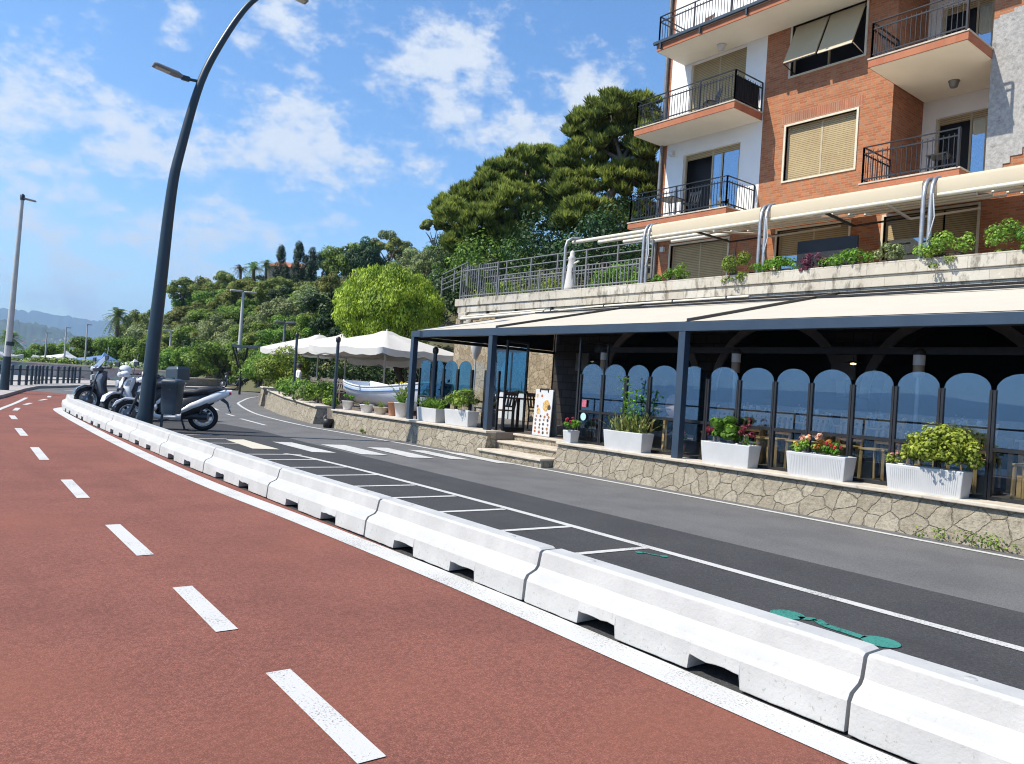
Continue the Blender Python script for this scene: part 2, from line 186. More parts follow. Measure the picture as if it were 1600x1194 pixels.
def crazy_stone(name, scale=4.2, a=(0.31, 0.27, 0.205), c2=(0.41, 0.365, 0.285), joint=(0.225, 0.19, 0.14)):
    b = NB(name); v, s = wallcoord(b)
    d = b.n('ShaderNodeTexNoise', {'Vector': v, 'Scale': 4.0, 'Detail': 6.0, 'Roughness': 0.65})
    vv = b.n('ShaderNodeVectorMath', {0: v, 1: b.n('ShaderNodeVectorMath', {0: d.outputs['Color'], 1: (0.16, 0.13, 0)}, operation='MULTIPLY').outputs[0]}, operation='ADD').outputs[0]
    e = b.n('ShaderNodeTexVoronoi', {'Vector': vv, 'Scale': scale}, feature='DISTANCE_TO_EDGE', voronoi_dimensions='2D').outputs['Distance']
    ce = b.n('ShaderNodeTexVoronoi', {'Vector': vv, 'Scale': scale}, voronoi_dimensions='2D').outputs['Color']
    k = b.n('ShaderNodeSeparateColor', {0: ce}).outputs[0]; pw = b.pos()
    c = b.mix(k, a, c2)
    c = b.mix(b.ramp(b.noise(pw, 12, 8, 0.78), 0.42, 0.68, 0, 0.75), c, tuple(x*0.55 for x in a))
    c = b.mix(b.ramp(b.noise(pw, 1.1, 4), 0.58, 0.72, 0, 0.45), c, (0.27, 0.25, 0.215))
    e2 = b.n('ShaderNodeTexVoronoi', {'Vector': vv, 'Scale': scale*2.3}, feature='DISTANCE_TO_EDGE', voronoi_dimensions='2D').outputs['Distance']
    c = b.mix(b.math('MULTIPLY', b.ramp(e2, 0.006, 0.03, 0.55, 0), b.ramp(b.noise(pw, 1.7, 3), 0.42, 0.6)), c, joint)
    c = b.mix(b.math('MULTIPLY', b.ramp(e, 0.003, 0.018, 0.85, 0), b.ramp(b.noise(pw, 4, 5, 0.75), 0.35, 0.6, 0.0, 0.9)), c, joint)
    c = b.mix(b.ramp(b.noise(pw, 26, 6, 0.78), 0.52, 0.70, 0, 0.7), c, tuple(x*0.4 for x in a))
    b.set(col=c, rough=0.9, spec=0.2); b.bump(b.math('ADD', b.ramp(e, 0, 0.05), b.math('MULTIPLY', b.noise(pw, 22, 6, 0.7), 0.9)), 0.8, 0.04)
    MATS[name] = b.m; return b.m
crazy_stone('crazy_stone'); crazy_stone('pillar_stone', 4.6, (0.33, 0.26, 0.17), (0.52, 0.43, 0.30), (0.12, 0.09, 0.06)); crazy_stone('far_stone', 1.9, (0.30, 0.27, 0.23), (0.42, 0.38, 0.33), (0.14, 0.12, 0.1))

b = NB('rough_plaster'); pw = b.pos(); f = b.noise(pw, 11, 7, 0.75); g = b.noise(pw, 5, 4)
c = b.mix(b.ramp(f, 0.35, 0.68), (0.30, 0.295, 0.285), (0.45, 0.44, 0.425)); c = b.mix(b.ramp(g, 0.62, 0.7, 0, .8), c, (0.2, 0.19, 0.18))
b.set(col=c, rough=0.95, spec=0.15); b.bump(f, 0.6, 0.03); MATS['rough_plaster'] = b.m
basic('white_plaster', (0.83, 0.83, 0.82), 0.8, 0.03, 1.2, bump=0.15, bscale=14, dirt=((0.55, 0.52, 0.45), 1.5, 0.6, 0.4))
basic('soffit_plaster', (0.82, 0.78, 0.68), 0.85, 0.03, 1.2)
basic('concrete', (0.30, 0.29, 0.28), 0.9, 0.2, 2.0, bump=0.3, bscale=18, dirt=((0.16, 0.15, 0.14), 1.0, 0.55, 0.6))
basic('cap_stone', (0.52, 0.46, 0.38), 0.85, 0.12, 5, bump=0.3, bscale=25, dirt=((0.2, 0.16, 0.12), 6, 0.57, 0.7))
basic('dark_navy', (0.028, 0.046, 0.066), 0.42, 0.08, 3, dirt=((0.05, 0.062, 0.075), 8, 0.6, 0.4))
basic('pergola_blue', (0.034, 0.056, 0.088), 0.38, 0.08, 2)
basic('lamp_post_teal', (0.012, 0.030, 0.046), 0.38, 0.12, 2, spec=0.5, dirt=((0.04, 0.055, 0.07), 5, 0.62, 0.35))
basic('galvanised', (0.36, 0.37, 0.38), 0.45, 0.12, 6, metal=0.7)
basic('grey_metal', (0.20, 0.205, 0.21), 0.5, 0.12, 4, metal=0.3)
basic('pale_pole', (0.45, 0.45, 0.44), 0.5, 0.08, 4)
basic('dark_frame', (0.018, 0.018, 0.020), 0.4, 0.2, 4, spec=0.5)
basic('railing_black', (0.010, 0.013, 0.018), 0.42, 0.15, 5)
basic('cream_metal', (0.66, 0.62, 0.52), 0.45, 0.06, 4)
basic('window_tan', (0.46, 0.38, 0.25), 0.55, 0.08, 5)
basic('window_stone', (0.62, 0.57, 0.45), 0.7, 0.08, 5)
basic('white_paint', (0.62, 0.625, 0.63), 0.45, 0.03, 3, dirt=((0.5, 0.5, 0.49), 5, 0.6, 0.4))
basic('planter_white', (0.53, 0.535, 0.54), 0.6, 0.04, 4, bump=0.2, bscale=20, dirt=((0.45, 0.44, 0.42), 7, 0.62, 0.5))
basic('boat_white', (0.62, 0.67, 0.74), 0.35, 0.06, 3, dirt=((0.4, 0.42, 0.45), 3, 0.6, 0.5))
basic('scooter_white', (0.74, 0.75, 0.76), 0.18, 0.02, 3, coat=0.6)
basic('scooter_dark', (0.022, 0.026, 0.034), 0.35, 0.15, 6)
basic('scooter_grey', (0.10, 0.115, 0.135), 0.25, 0.1, 4, coat=0.5)
basic('seat_vinyl', (0.016, 0.018, 0.022), 0.5, 0.15, 8, bump=0.2, bscale=90)
basic('tyre_rubber', (0.013, 0.013, 0.014), 0.8, 0.2, 12, bump=0.3, bscale=60)
basic('rim_metal', (0.42, 0.43, 0.44), 0.3, 0.08, 6, metal=0.8)
basic('chrome', (0.7, 0.7, 0.7), 0.12, 0.04, 6, metal=1)
basic('red_lens', (0.45, 0.02, 0.02), 0.2, 0.1, 6); basic('clear_lens', (0.62, 0.64, 0.66), 0.12, 0.05, 6, coat=0.6)
basic('lamp_glass', (0.50, 0.49, 0.42), 0.25, 0.25, 30); basic('smoked_screen', (0.22, 0.25, 0.28), 0.12, 0.1, 5, coat=0.6)
basic('bin_blue', (0.042, 0.066, 0.088), 0.45, 0.06, 4, dirt=((0.09, 0.10, 0.11), 7, 0.6, 0.4))
basic('wood_light', (0.58, 0.36, 0.15), 0.5, 0.25, 9); basic('wood_dark', (0.11, 0.05, 0.025), 0.5, 0.25, 9); basic('wood_grey', (0.20, 0.17, 0.14), 0.8, 0.25, 9)
basic('bark', (0.13, 0.095, 0.07), 0.95, 0.3, 9, bump=0.8, bscale=14); basic('bark_grey', (0.24, 0.21, 0.18), 0.95, 0.3, 7, bump=0.6, bscale=12)
basic('soil', (0.05, 0.035, 0.025), 0.95, 0.3, 20); basic('terracotta', (0.45, 0.22, 0.13), 0.8, 0.12, 5)
basic('black_plastic', (0.012, 0.012, 0.013), 0.5, 0.2, 5); basic('black_cloth', (0.012, 0.012, 0.014), 0.9, 0.2, 5)
basic('hill_earth', (0.075, 0.075, 0.035), 1.0, 0.4, 0.4, bump=0.6, bscale=1.5)
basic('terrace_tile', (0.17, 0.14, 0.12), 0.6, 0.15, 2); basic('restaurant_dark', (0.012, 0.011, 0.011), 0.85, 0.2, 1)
basic('arch_trim', (0.20, 0.18, 0.165), 0.8, 0.15, 3)
basic('heater_brown', (0.28, 0.19, 0.13), 0.4, 0.1, 5); basic('skin', (0.52, 0.32, 0.23), 0.6, 0.05, 6); basic('hair_dark', (0.035, 0.02, 0.014), 0.6, 0.3, 20); basic('hair_fair', (0.42, 0.30, 0.11), 0.6, 0.3, 20)
basic('cloth_white', (0.72, 0.71, 0.70), 0.9, 0.06, 6); basic('cloth_pink', (0.62, 0.42, 0.38), 0.9, 0.06, 6); basic('cloth_blue', (0.06, 0.09, 0.16), 0.9, 0.1, 6)
basic('flower_red', (0.52, 0.03, 0.07), 0.6, 0.3, 20); basic('flower_peach', (0.80, 0.42, 0.26), 0.6, 0.2, 20); basic('flower_yellow', (0.75, 0.55, 0.03), 0.6, 0.2, 20)
basic('boat_blue', (0.13, 0.22, 0.42), 0.4, 0.1, 3); basic('house_ochre', (0.55, 0.40, 0.28), 0.85, 0.08, 2); basic('house_white', (0.70, 0.66, 0.60), 0.85, 0.08, 2)
basic('mountain_green', (0.055, 0.075, 0.045), 1.0, 0.45, 0.006); basic('mountain_far', (0.06, 0.075, 0.06), 1.0, 0.3, 0.002)
basic('curtain_white', (0.62, 0.66, 0.72), 0.9, 0.12, 6); basic('room_dark', (0.012, 0.013, 0.016), 0.7, 0.2, 1)
basic('dry_palm', (0.30, 0.20, 0.10), 0.9, 0.25, 10); basic('glassware', (0.62, 0.68, 0.72), 0.08, 0.1, 20, coat=0.8)
basic('red_towel', (0.5, 0.04, 0.08), 0.9, 0.1, 6); basic('moss', (0.09, 0.11, 0.02), 1, 0.3, 12)

def fabric(name, col, trans):
    b = NB(name); f = b.noise(b.pos(), 1.5, 4); c = b.mix(b.ramp(f, 0.35, 0.7), tuple(x*0.96 for x in col), col)
    b.set(col=c, rough=0.85, spec=0.2); b.bump(b.noise(b.pos(), 3.0, 3), 0.15, 0.03)
    tr = b.n('ShaderNodeBsdfTranslucent', {'Color': c}); m = b.n('ShaderNodeMixShader', {0: trans, 1: b.b.outputs[0], 2: tr.outputs[0]})
    b.t.links.new(m.outputs[0], b.o.inputs[0]); MATS[name] = b.m
fabric('roof_fabric', (0.52, 0.48, 0.405), 0.0); fabric('awning_cream', (0.64, 0.56, 0.42), 0.2); fabric('parasol_white', (0.70, 0.68, 0.645), 0.18); fabric('shade_tan', (0.56, 0.46, 0.30), 0.1)

def glass(name, refl, rcol, tcol, rough=0.0):
    b = NB(name); gl = b.n('ShaderNodeBsdfGlossy', {'Color': rcol, 'Roughness': rough}); tr = b.n('ShaderNodeBsdfTransparent', {'Color': tcol})
    m = b.n('ShaderNodeMixShader', {0: refl, 1: tr.outputs[0], 2: gl.outputs[0]}); b.t.links.new(m.outputs[0], b.o.inputs[0]); MATS[name] = b.m
glass('screen_glass', 0.23, (0.54, 0.70, 0.88), (0.80, 0.86, 0.88)); glass('lower_glass', 0.05, (0.6, 0.8, 1.0), (0.92, 0.95, 0.96)); glass('window_glass', 0.35, (0.7, 0.85, 1.0), (0.5, 0.56, 0.6)); glass('teal_glass', 0.3, (0.35, 0.65, 0.85), (0.22, 0.45, 0.52))

b = NB('sea_water'); pw = b.pos(); b.set(col=(0.012, 0.05, 0.09), rough=0.3, spec=0.5)
b.bump(b.math('ADD', b.noise(pw, 0.5, 6, 0.65), b.math('MULTIPLY', b.noise(pw, 0.06, 3), 3)), 0.12, 0.5); MATS['sea_water'] = b.m

foliage('leaf_broad', (0.050, 0.098, 0.018), (0.28, 0.43, 0.07), 0.38); foliage('leaf_pinehill', (0.078, 0.11, 0.025), (0.40, 0.43, 0.11), 0.38)
foliage('leaf_olive', (0.124, 0.166, 0.058), (0.383, 0.446, 0.190), 0.25); foliage('leaf_cypress', (0.013, 0.031, 0.012), (0.034, 0.068, 0.023), 0.15)
foliage('leaf_dark', (0.014, 0.037, 0.014), (0.067, 0.136, 0.042), 0.2); foliage('leaf_bright', (0.10, 0.165, 0.012), (0.47, 0.56, 0.06), 0.3)
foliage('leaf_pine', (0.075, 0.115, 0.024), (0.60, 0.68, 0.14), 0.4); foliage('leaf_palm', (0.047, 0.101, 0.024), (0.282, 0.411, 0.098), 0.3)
foliage('leaf_succulent', (0.100, 0.130, 0.015), (0.442, 0.468, 0.065), 0.25); foliage('leaf_basil', (0.054, 0.149, 0.016), (0.229, 0.456, 0.053), 0.35)
foliage('leaf_blade', (0.100, 0.150, 0.025), (0.340, 0.400, 0.120), 0.3); foliage('leaf_red', (0.12, 0.014, 0.02), (0.30, 0.035, 0.05), 0.3); foliage('leaf_orange', (0.300, 0.100, 0.020), (0.550, 0.250, 0.060), 0.3)
foliage('leaf_scrub', (0.08, 0.105, 0.028), (0.36, 0.39, 0.13), 0.3); foliage('leaf_purple', (0.108, 0.027, 0.054), (0.270, 0.095, 0.135), 0.25)
foliage('leaf_hedge', (0.070, 0.132, 0.018), (0.350, 0.491, 0.071), 0.3); foliage('leaf_dry', (0.140, 0.100, 0.050), (0.280, 0.200, 0.100), 0.2)
foliage('leaf_scrub_grey', (0.100, 0.120, 0.060), (0.250, 0.270, 0.150), 0.25); foliage('leaf_scrub_green', (0.05, 0.085, 0.018), (0.24, 0.33, 0.06), 0.3)
# ------------------------------------------------------------------ geometry helpers
def link(o, parent=None):
    COL.objects.link(o)
    if parent is not None: o.parent = parent
    return o
def tag(o, label=None, cat=None, group=None, kind=None):
    if label: o['label'] = label
    if cat: o['category'] = cat
    if group: o['group'] = group
    if kind: o['kind'] = kind
    return o
def empty(name, loc=(0, 0, 0), rz=0.0, label=None, cat=None, group=None):
    o = bpy.data.objects.new(name, None); o.location = loc; o.rotation_euler = (0, 0, rz); o.empty_display_size = 0.2
    link(o); return tag(o, label, cat, group)
class MB:
    """collects shapes, builds them as one mesh object"""
    def __init__(s): s.v = []; s.f = []; s.mi = []; s.sm = []
    def add(s, vs, fs, mi=0, smooth=False):
        n = len(s.v); s.v += [tuple(v) for v in vs]
        for f in fs: s.f.append(tuple(i+n for i in f)); s.mi.append(mi); s.sm.append(smooth)
        return s
    def box(s, a, b, mi=0, faces=None):
        x0, y0, z0 = (min(p, q) for p, q in zip(a, b)); x1, y1, z1 = (max(p, q) for p, q in zip(a, b))
        vs = [(x0,y0,z0),(x1,y0,z0),(x1,y1,z0),(x0,y1,z0),(x0,y0,z1),(x1,y0,z1),(x1,y1,z1),(x0,y1,z1)]
        return s.add(vs, [(0,3,2,1),(4,5,6,7),(0,1,5,4),(1,2,6,5),(2,3,7,6),(3,0,4,7)], mi)
    def obox(s, c, size, rz=0, mi=0, taper=1.0, rx=0, ry=0):
        hx, hy, hz = (q/2 for q in size); M = Matrix.Translation(c) @ Matrix.Rotation(rz, 4, 'Z') @ Matrix.Rotation(ry, 4, 'Y') @ Matrix.Rotation(rx, 4, 'X')
        vs = [M @ Vector((sx*hx*(taper if sz > 0 else 1), sy*hy*(taper if sz > 0 else 1), sz*hz)) for sz in (-1, 1) for sx, sy in ((-1,-1),(1,-1),(1,1),(-1,1))]
        return s.add(vs, [(0,3,2,1),(4,5,6,7),(0,1,5,4),(1,2,6,5),(2,3,7,6),(3,0,4,7)], mi)
    def tube(s, path, r, n=8, mi=0, cap=True, smooth=True):
        path = [Vector(p) for p in path]; rs = r if isinstance(r, (list, tuple)) else [r]*len(path)
        rings = []; ref = None
        for i, p in enumerate(path):
            t = (path[min(i+1, len(path)-1)] - path[max(i-1, 0)]).normalized()
            if ref is None: ref = Vector((0, 0, 1)) if abs(t.z) < 0.9 else Vector((1, 0, 0))
            u = t.cross(ref).normalized(); w = u.cross(t); ref = w
            rings.append([p + (u*math.cos(2*math.pi*k/n) + w*math.sin(2*math.pi*k/n))*rs[i] for k in range(n)])
        vs = [v for g in rings for v in g]
        fs = [(i*n+k, i*n+(k+1) % n, (i+1)*n+(k+1) % n, (i+1)*n+k) for i in range(len(path)-1) for k in range(n)]
        s.add(vs, fs, mi, smooth)
        if cap: s.add(rings[0], [tuple(range(n))[::-1]], mi); s.add(rings[-1], [tuple(range(n))], mi)
        return s
    def bar(s, a, b, w, h=None, mi=0):
        a, b = Vector(a), Vector(b); t = b-a; h = h or w; L = t.length; t.normalize()
        u = t.cross(Vector((0, 0, 1))); u = u.normalized() if u.length > 1e-4 else Vector((1, 0, 0)); q = u.cross(t)
        vs = [p + u*sx*w/2 + q*sy*h/2 for p in (a, b) for sx, sy in ((-1,-1),(1,-1),(1,1),(-1,1))]
        return s.add(vs, [(0,1,2,3),(7,6,5,4),(0,4,5,1),(1,5,6,2),(2,6,7,3),(3,7,4,0)], mi)
    def lathe(s, c, prof, n=16, mi=0, smooth=True, axis='Z'):
        c = Vector(c); vs = []
        for (r, z) in prof:
            for k in range(n):
                a = 2*math.pi*k/n; p = Vector((r*math.cos(a), r*math.sin(a), z))
                if axis == 'Y': p = Vector((p.x, p.z, p.y))
                elif axis == 'X': p = Vector((p.z, p.x, p.y))
                vs.append(c+p)
        fs = [(i*n+k, i*n+(k+1) % n, (i+1)*n+(k+1) % n, (i+1)*n+k) for i in range(len(prof)-1) for k in range(n)]
        return s.add(vs, fs, mi, smooth)
    def poly(s, pts, mi=0): return s.add(pts, [tuple(range(len(pts)))], mi)
    def prism(s, pts, d, mi=0, smooth=False):
        d = Vector(d); n = len(pts); vs = [Vector(p) for p in pts] + [Vector(p)+d for p in pts]
        return s.add(vs, [tuple(range(n))[::-1], tuple(range(n, 2*n))] + [(i, (i+1) % n, n+(i+1) % n, n+i) for i in range(n)], mi, smooth)
    def loft(s, rings, mi=0, cap=True, smooth=True, closed=True):
        n = len(rings[0]); vs = [v for g in rings for v in g]; m = n if closed else n-1
        s.add(vs, [(i*n+k, i*n+(k+1) % n, (i+1)*n+(k+1) % n, (i+1)*n+k) for i in range(len(rings)-1) for k in range(m)], mi, smooth)
        if cap and closed: s.add(rings[0], [tuple(range(n))[::-1]], mi); s.add(rings[-1], [tuple(range(n))], mi)
        return s
    def build(s, name, mats, parent=None, bevel=0, seg=2, weld=False, label=None, fix=True):
        me = bpy.data.meshes.new(name); me.from_pydata(s.v, [], s.f)
        mats = [mats] if isinstance(mats, str) else mats
        for m in mats: me.materials.append(MATS[m])
        me.polygons.foreach_set('material_index', s.mi); me.polygons.foreach_set('use_smooth', s.sm)
        if fix or weld:
            bm = bmesh.new(); bm.from_mesh(me)
            if weld: bmesh.ops.remove_doubles(bm, verts=bm.verts, dist=1e-4)
            if fix: bmesh.ops.recalc_face_normals(bm, faces=bm.faces)
            bm.to_mesh(me); bm.free()
        me.update(); o = link(bpy.data.objects.new(name, me), parent)
        if bevel:
            md = o.modifiers.new('bevel', 'BEVEL'); md.width = bevel; md.segments = seg; md.limit_method = 'ANGLE'; md.angle_limit = R(40)
        if label: o['label'] = label
        return o
def copy_tree(o, parent=None):
    c = o.copy(); COL.objects.link(c)
    if parent is not None: c.parent = parent
    for ch in list(o.children): copy_tree(ch, c)
    return c

RNG = np.random.default_rng(7)
def unit(n, rng=RNG):
    d = rng.normal(size=(n, 3)); return d/np.linalg.norm(d, axis=1)[:, None]
def norm(a): return a/np.maximum(np.linalg.norm(a, axis=1)[:, None], 1e-6)
def leaf_mesh(name, P, N, L, Wd, tone, mat, T=None, parent=None, stem=None):
    """rhombus leaves: P centres, N face normals, L half length, Wd half width, T long axis"""
    n = len(P)
    if T is None: T = np.cross(N, unit(n))
    T = norm(T); B = norm(np.cross(N, T)); L = np.broadcast_to(L, (n,))[:, None]; Wd = np.broadcast_to(Wd, (n,))[:, None]
    Nn = norm(np.cross(T, B))
    V = np.empty((n, 4, 3)); V[:, 0] = P - T*L; V[:, 1] = P + B*Wd + Nn*Wd*0.25; V[:, 2] = P + T*L; V[:, 3] = P - B*Wd + Nn*Wd*0.25
    me = bpy.data.meshes.new(name); me.vertices.add(4*n); me.vertices.foreach_set('co', V.reshape(-1).astype(np.float32))
    me.loops.add(4*n); me.loops.foreach_set('vertex_index', np.arange(4*n, dtype=np.int32))
    me.polygons.add(n); me.polygons.foreach_set('loop_start', np.arange(0, 4*n, 4, dtype=np.int32)); 
    me.update(calc_edges=True); me.materials.append(MATS[mat])
    at = me.attributes.new('tone', 'FLOAT', 'POINT'); at.data.foreach_set('value', np.repeat(np.clip(tone, 0, 1), 4).astype(np.float32))
    return link(bpy.data.objects.new(name, me), parent)
def shell(blobs, n_each, rng=RNG, jitter=0.14, up=0.3, rnd=0.4, inner=0.72):
    """leaf points over the skins of many clumps: positions, normals, tones"""
    Ps, Ns, Ts = [], [], []
    for (c, r, t) in blobs:
        r = np.array(r if isinstance(r, (tuple, list, np.ndarray)) else (r, r, r), float)
        n = max(6, int(n_each*(r[0]*r[2])**1.0)); d = unit(n, rng)
        d = d[(d[:, 2] > -0.75) | (rng.random(n) < 0.35)]; n = len(d)
        k = rng.uniform(inner, 1.0, n)**0.7 + rng.normal(0, jitter, n)*0.5
        Ps.append(np.array(c) + d*r*k[:, None]); Ns.append(norm(norm(d/r) + np.array([0, 0, up]) + rnd*unit(n, rng)))
        Ts.append(t + rng.normal(0, 0.24, n))
    return np.concatenate(Ps), np.concatenate(Ns), np.concatenate(Ts)
def clumps(c, r, n, sub=(0.26, 0.42), rng=RNG, low=-0.5, tone=(0.2, 0.75)):
    """n sub-clumps spread over an ellipsoid, uneven"""
    c = np.array(c, float); r = np.array(r, float); out = []
    d = unit(n*3, rng); d = d[d[:, 2] > low][:n]
    for q in d:
        k = rng.uniform(0.55, 0.92); s = rng.uniform(*sub)
        out.append((c + q*r*k, r.mean()*s*np.array([1, 1, rng.uniform(0.7, 0.95)]), rng.uniform(*tone)))
    return out
def trunk_mb(base, top, r0, r1, limbs=(), n=8, wob=0.04, rng=random):
    m = MB(); base, top = Vector(base), Vector(top); pts = []
    for i in range(6):
        t = i/5; p = base.lerp(top, t) + Vector((rng.uniform(-1, 1), rng.uniform(-1, 1), 0))*wob*(top-base).length*(0 if i in (0,) else 1)
        pts.append(p)
    m.tube(pts, [r0+(r1-r0)*i/5 for i in range(6)], n)
    for l in limbs:
        l = Vector(l); st = pts[rng.choice((2, 3, 4))]; mid = st.lerp(l, 0.5) + Vector((rng.uniform(-1, 1), rng.uniform(-1, 1), rng.uniform(0, 1)))*0.08*(l-st).length
        m.tube([st, mid, l], [r1*1.1, r1*0.75, r1*0.3], 6)
    return m

# ------------------------------------------------------------------ ground, sea, roads
def structure(o, kind='structure'): o['kind'] = kind; return o
def sheet(name, pts, z, mat): 
    m = MB(); m.poly([(x, y, z) for x, y in pts]); return structure(m.build(name, mat, fix=False))
g = MB()
for (x0, x1, y0, y1) in [(-2.6, 10.0, -30, 60), (10.0, 60, -30, 60), (-2.6, 60, 60, 260), (-2.6, 60, -200, -30), (60, 9000, -200, 260), (8, 9000, 260, 9000)]:
    g.poly([(x0, y0, 0), (x1, y0, 0), (x1, y1, 0), (x0, y1, 0)])
ground = structure(g.build('ground', 'asphalt_old', fix=False))
sm = MB(); sm.poly([(-9000, -6000, -2.2), (0, -6000, -2.2), (0, 9000, -2.2), (-9000, 9000, -2.2)]); sm.poly([(0, 300, -2.2), (400, 300, -2.2), (400, 9000, -2.2), (0, 9000, -2.2)])
structure(sm.build('sea', 'sea_water', fix=False))
qw = MB(); qw.box((-3.1, -80, -3.5), (-2.6, 260, 0.0)); structure(qw.build('quay_edge', 'concrete'))
lane = sheet('parking_lane', [(3.0, -8), (7.0, -8), (6.98, 3), (7.0, 9), (7.02, 16), (7.15, 19), (6.9, 21.2), (5.6, 22.5), (4.8, 30), (3.7, 26.4), (3.4, 20), (3.3, 13), (3.35, 7)], 0.004, 'asphalt_new')
path = sheet('cycle_path', [(-2.5, -8), (3.46, -8), (3.46, 7), (3.38, 12), (3.46, 19), (3.62, 25.6), (4.2, 27.4), (5.5, 33), (5.35, 37), (4.6, 39), (4.1, 38.2), (3.35, 34.4), (2.75, 31.4), (2.05, 28.5), (1.2, 25), (-0.5, 21), (-2.5, 19)], 0.008, 'red_asphalt')
pv = MB()
pvp = [(-2.5, 19), (-0.5, 21), (1.2, 25), (2.05, 28.5), (2.75, 31.4), (3.35, 34.4), (4.1, 38.2), (5.0, 42), (8.0, 47.5), (12.5, 52.8), (20, 57), (30, 70), (28, 74), (18, 62.6), (7, 63), (-2.6, 60)]
pv.prism([(x, y, 0.0) for x, y in pvp], (0, 0, 0.12)); structure(pv.build('pavement', 'pavement_concrete'))
# painted markings belong to the surface they lie on
def stripe(m, pts, w, z, side=0.0):
    P = [Vector((x, y, 0)) for x, y in pts]
    L, Rr = [], []
    for i, p in enumerate(P):
        t = (P[min(i+1, len(P)-1)]-P[max(i-1, 0)]).normalized(); u = Vector((t.y, -t.x, 0))
        L.append(p+u*(side-w/2)); Rr.append(p+u*(side+w/2))
    for i in range(len(P)-1): m.poly([(L[i].x, L[i].y, z), (Rr[i].x, Rr[i].y, z), (Rr[i+1].x, Rr[i+1].y, z), (L[i+1].x, L[i+1].y, z)])
def smooth_pts(pts, n=6):
    out = []; P = [Vector((*p, 0)) if len(p) == 2 else Vector(p) for p in pts]
    for i in range(len(P)-1):
        p0, p1, p2, p3 = P[max(i-1, 0)], P[i], P[i+1], P[min(i+2, len(P)-1)]
        for k in range(n):
            t = k/n; out.append(0.5*((2*p1)+(p2-p0)*t+(2*p0-5*p1+4*p2-p3)*t*t+(3*p1-p0-3*p2+p3)*t**3))
    return out + [P[-1]]
sp2 = lambda pts, n=6: [(p.x, p.y) for p in smooth_pts(pts, n)]
m = MB(); stripe(m, sp2([(3.33, -6), (3.33, 1.58), (3.34, 3.0), (3.35, 4.7), (3.27, 7.45), (3.15, 10.2), (3.16, 14.1), (3.27, 18.8), (3.50, 24.7), (3.75, 26.2), (4.1, 26.8)]), 0.24, 0.013)
m.build('edge_line', 'road_white', path, fix=False)
m = MB()
for a, b in [((1.55, 3.68), (1.52, 2.64)), ((1.56, 5.40), (1.53, 4.39)), ((1.58, 7.72), (1.56, 6.41)), ((1.65, 10.76), (1.60, 9.30)), ((1.76, 14.69), (1.68, 12.88)), ((1.91, 18.53), (1.84, 16.79)), ((2.16, 22.39), (2.10, 21.08)), ((2.62, 25.7), (2.42, 24.4)), ((3.25, 28.6), (2.95, 27.4)), ((4.05, 31.6), (3.7, 30.4)), ((4.5, 34.3), (4.3, 33.0)), ((1.5, 1.9), (1.49, 0.8)), ((1.5, 0.0), (1.5, -1.0))]:
    q = MB(); stripe(q, [b, a], 0.125, 0.013); q.build('lane_dash', 'road_white', path, fix=False)
m = MB(); stripe(m, sp2([(1.6, 22), (2.12, 24.86), (2.83, 28.41), (3.5, 32.1)]), 0.12, 0.013); m.build('edge_line', 'road_white', path, fix=False)
m = MB(); stripe(m, sp2([(5.85, -6), (5.85, 1.8), (5.9, 5), (5.95, 7.5), (5.92, 10.7), (5.80, 13.0), (5.62, 13.7)]), 0.11, 0.009); m.build('bay_line', 'road_white', lane, fix=False)
for y in (13.55, 12.71, 11.62, 10.64, 9.5, 8.46, 7.39, 6.22, 5.08, -0.6, 15.6, 16.6, 17.6):
    q = MB(); stripe(q, [(3.95, y+0.12), (5.87 if y < 14 else 5.5, y)], 0.085, 0.0095); q.build('bay_divider', 'road_white', lane, fix=False)
for pts, mt in [([(5.43, 16.45), (5.82, 16.49), (5.81, 14.44), (5.33, 14.59)], 'road_cream'), ([(6.28, 16.03), (6.66, 15.9), (6.70, 13.80), (6.27, 13.97)], 'road_white'), ([(7.15, 15.52), (7.65, 15.4), (7.60, 13.37), (7.11, 13.55)], 'road_white'), ([(7.95, 14.95), (8.38, 14.8), (8.33, 12.78), (7.86, 12.96)], 'road_white'), ([(8.66, 14.40), (9.0, 14.25), (8.98, 12.52), (8.60, 12.66)], 'road_white'), ([(9.3, 13.9), (9.6, 13.7), (9.52, 11.72), (9.23, 11.96)], 'road_white')]:
    q = MB(); q.poly([(x, y, 0.010) for x, y in pts]); q.build('crossing_bar', mt, ground, fix=False)
m = MB(); stripe(m, sp2([(9.72, -4), (9.62, 3.0), (9.66, 6.8), (9.5, 12.9), (9.3, 18.3), (9.2, 21.4), (9.6, 25.7), (10.37, 29.3), (11.3, 32.8), (11.88, 34.67), (12.84, 36.98), (14.89, 41.7), (17.5, 46.5)]), 0.11, 0.006); m.build('edge_line', 'road_white', ground, fix=False)
for a, b in [((8.2, 23.6), (8.0, 21.0)), ((8.55, 26.0), (8.4, 24.8)), ((9.3, 30.0), (8.9, 28.0)), ((9.9, 33.2), (9.5, 31.2)), ((7.2, 42.5), (5.9, 40.6)), ((9.9, 46.5), (8.4, 44.4))]:
    q = MB(); stripe(q, [b, a], 0.11, 0.006); q.build('lane_dash', 'road_white', ground, fix=False)
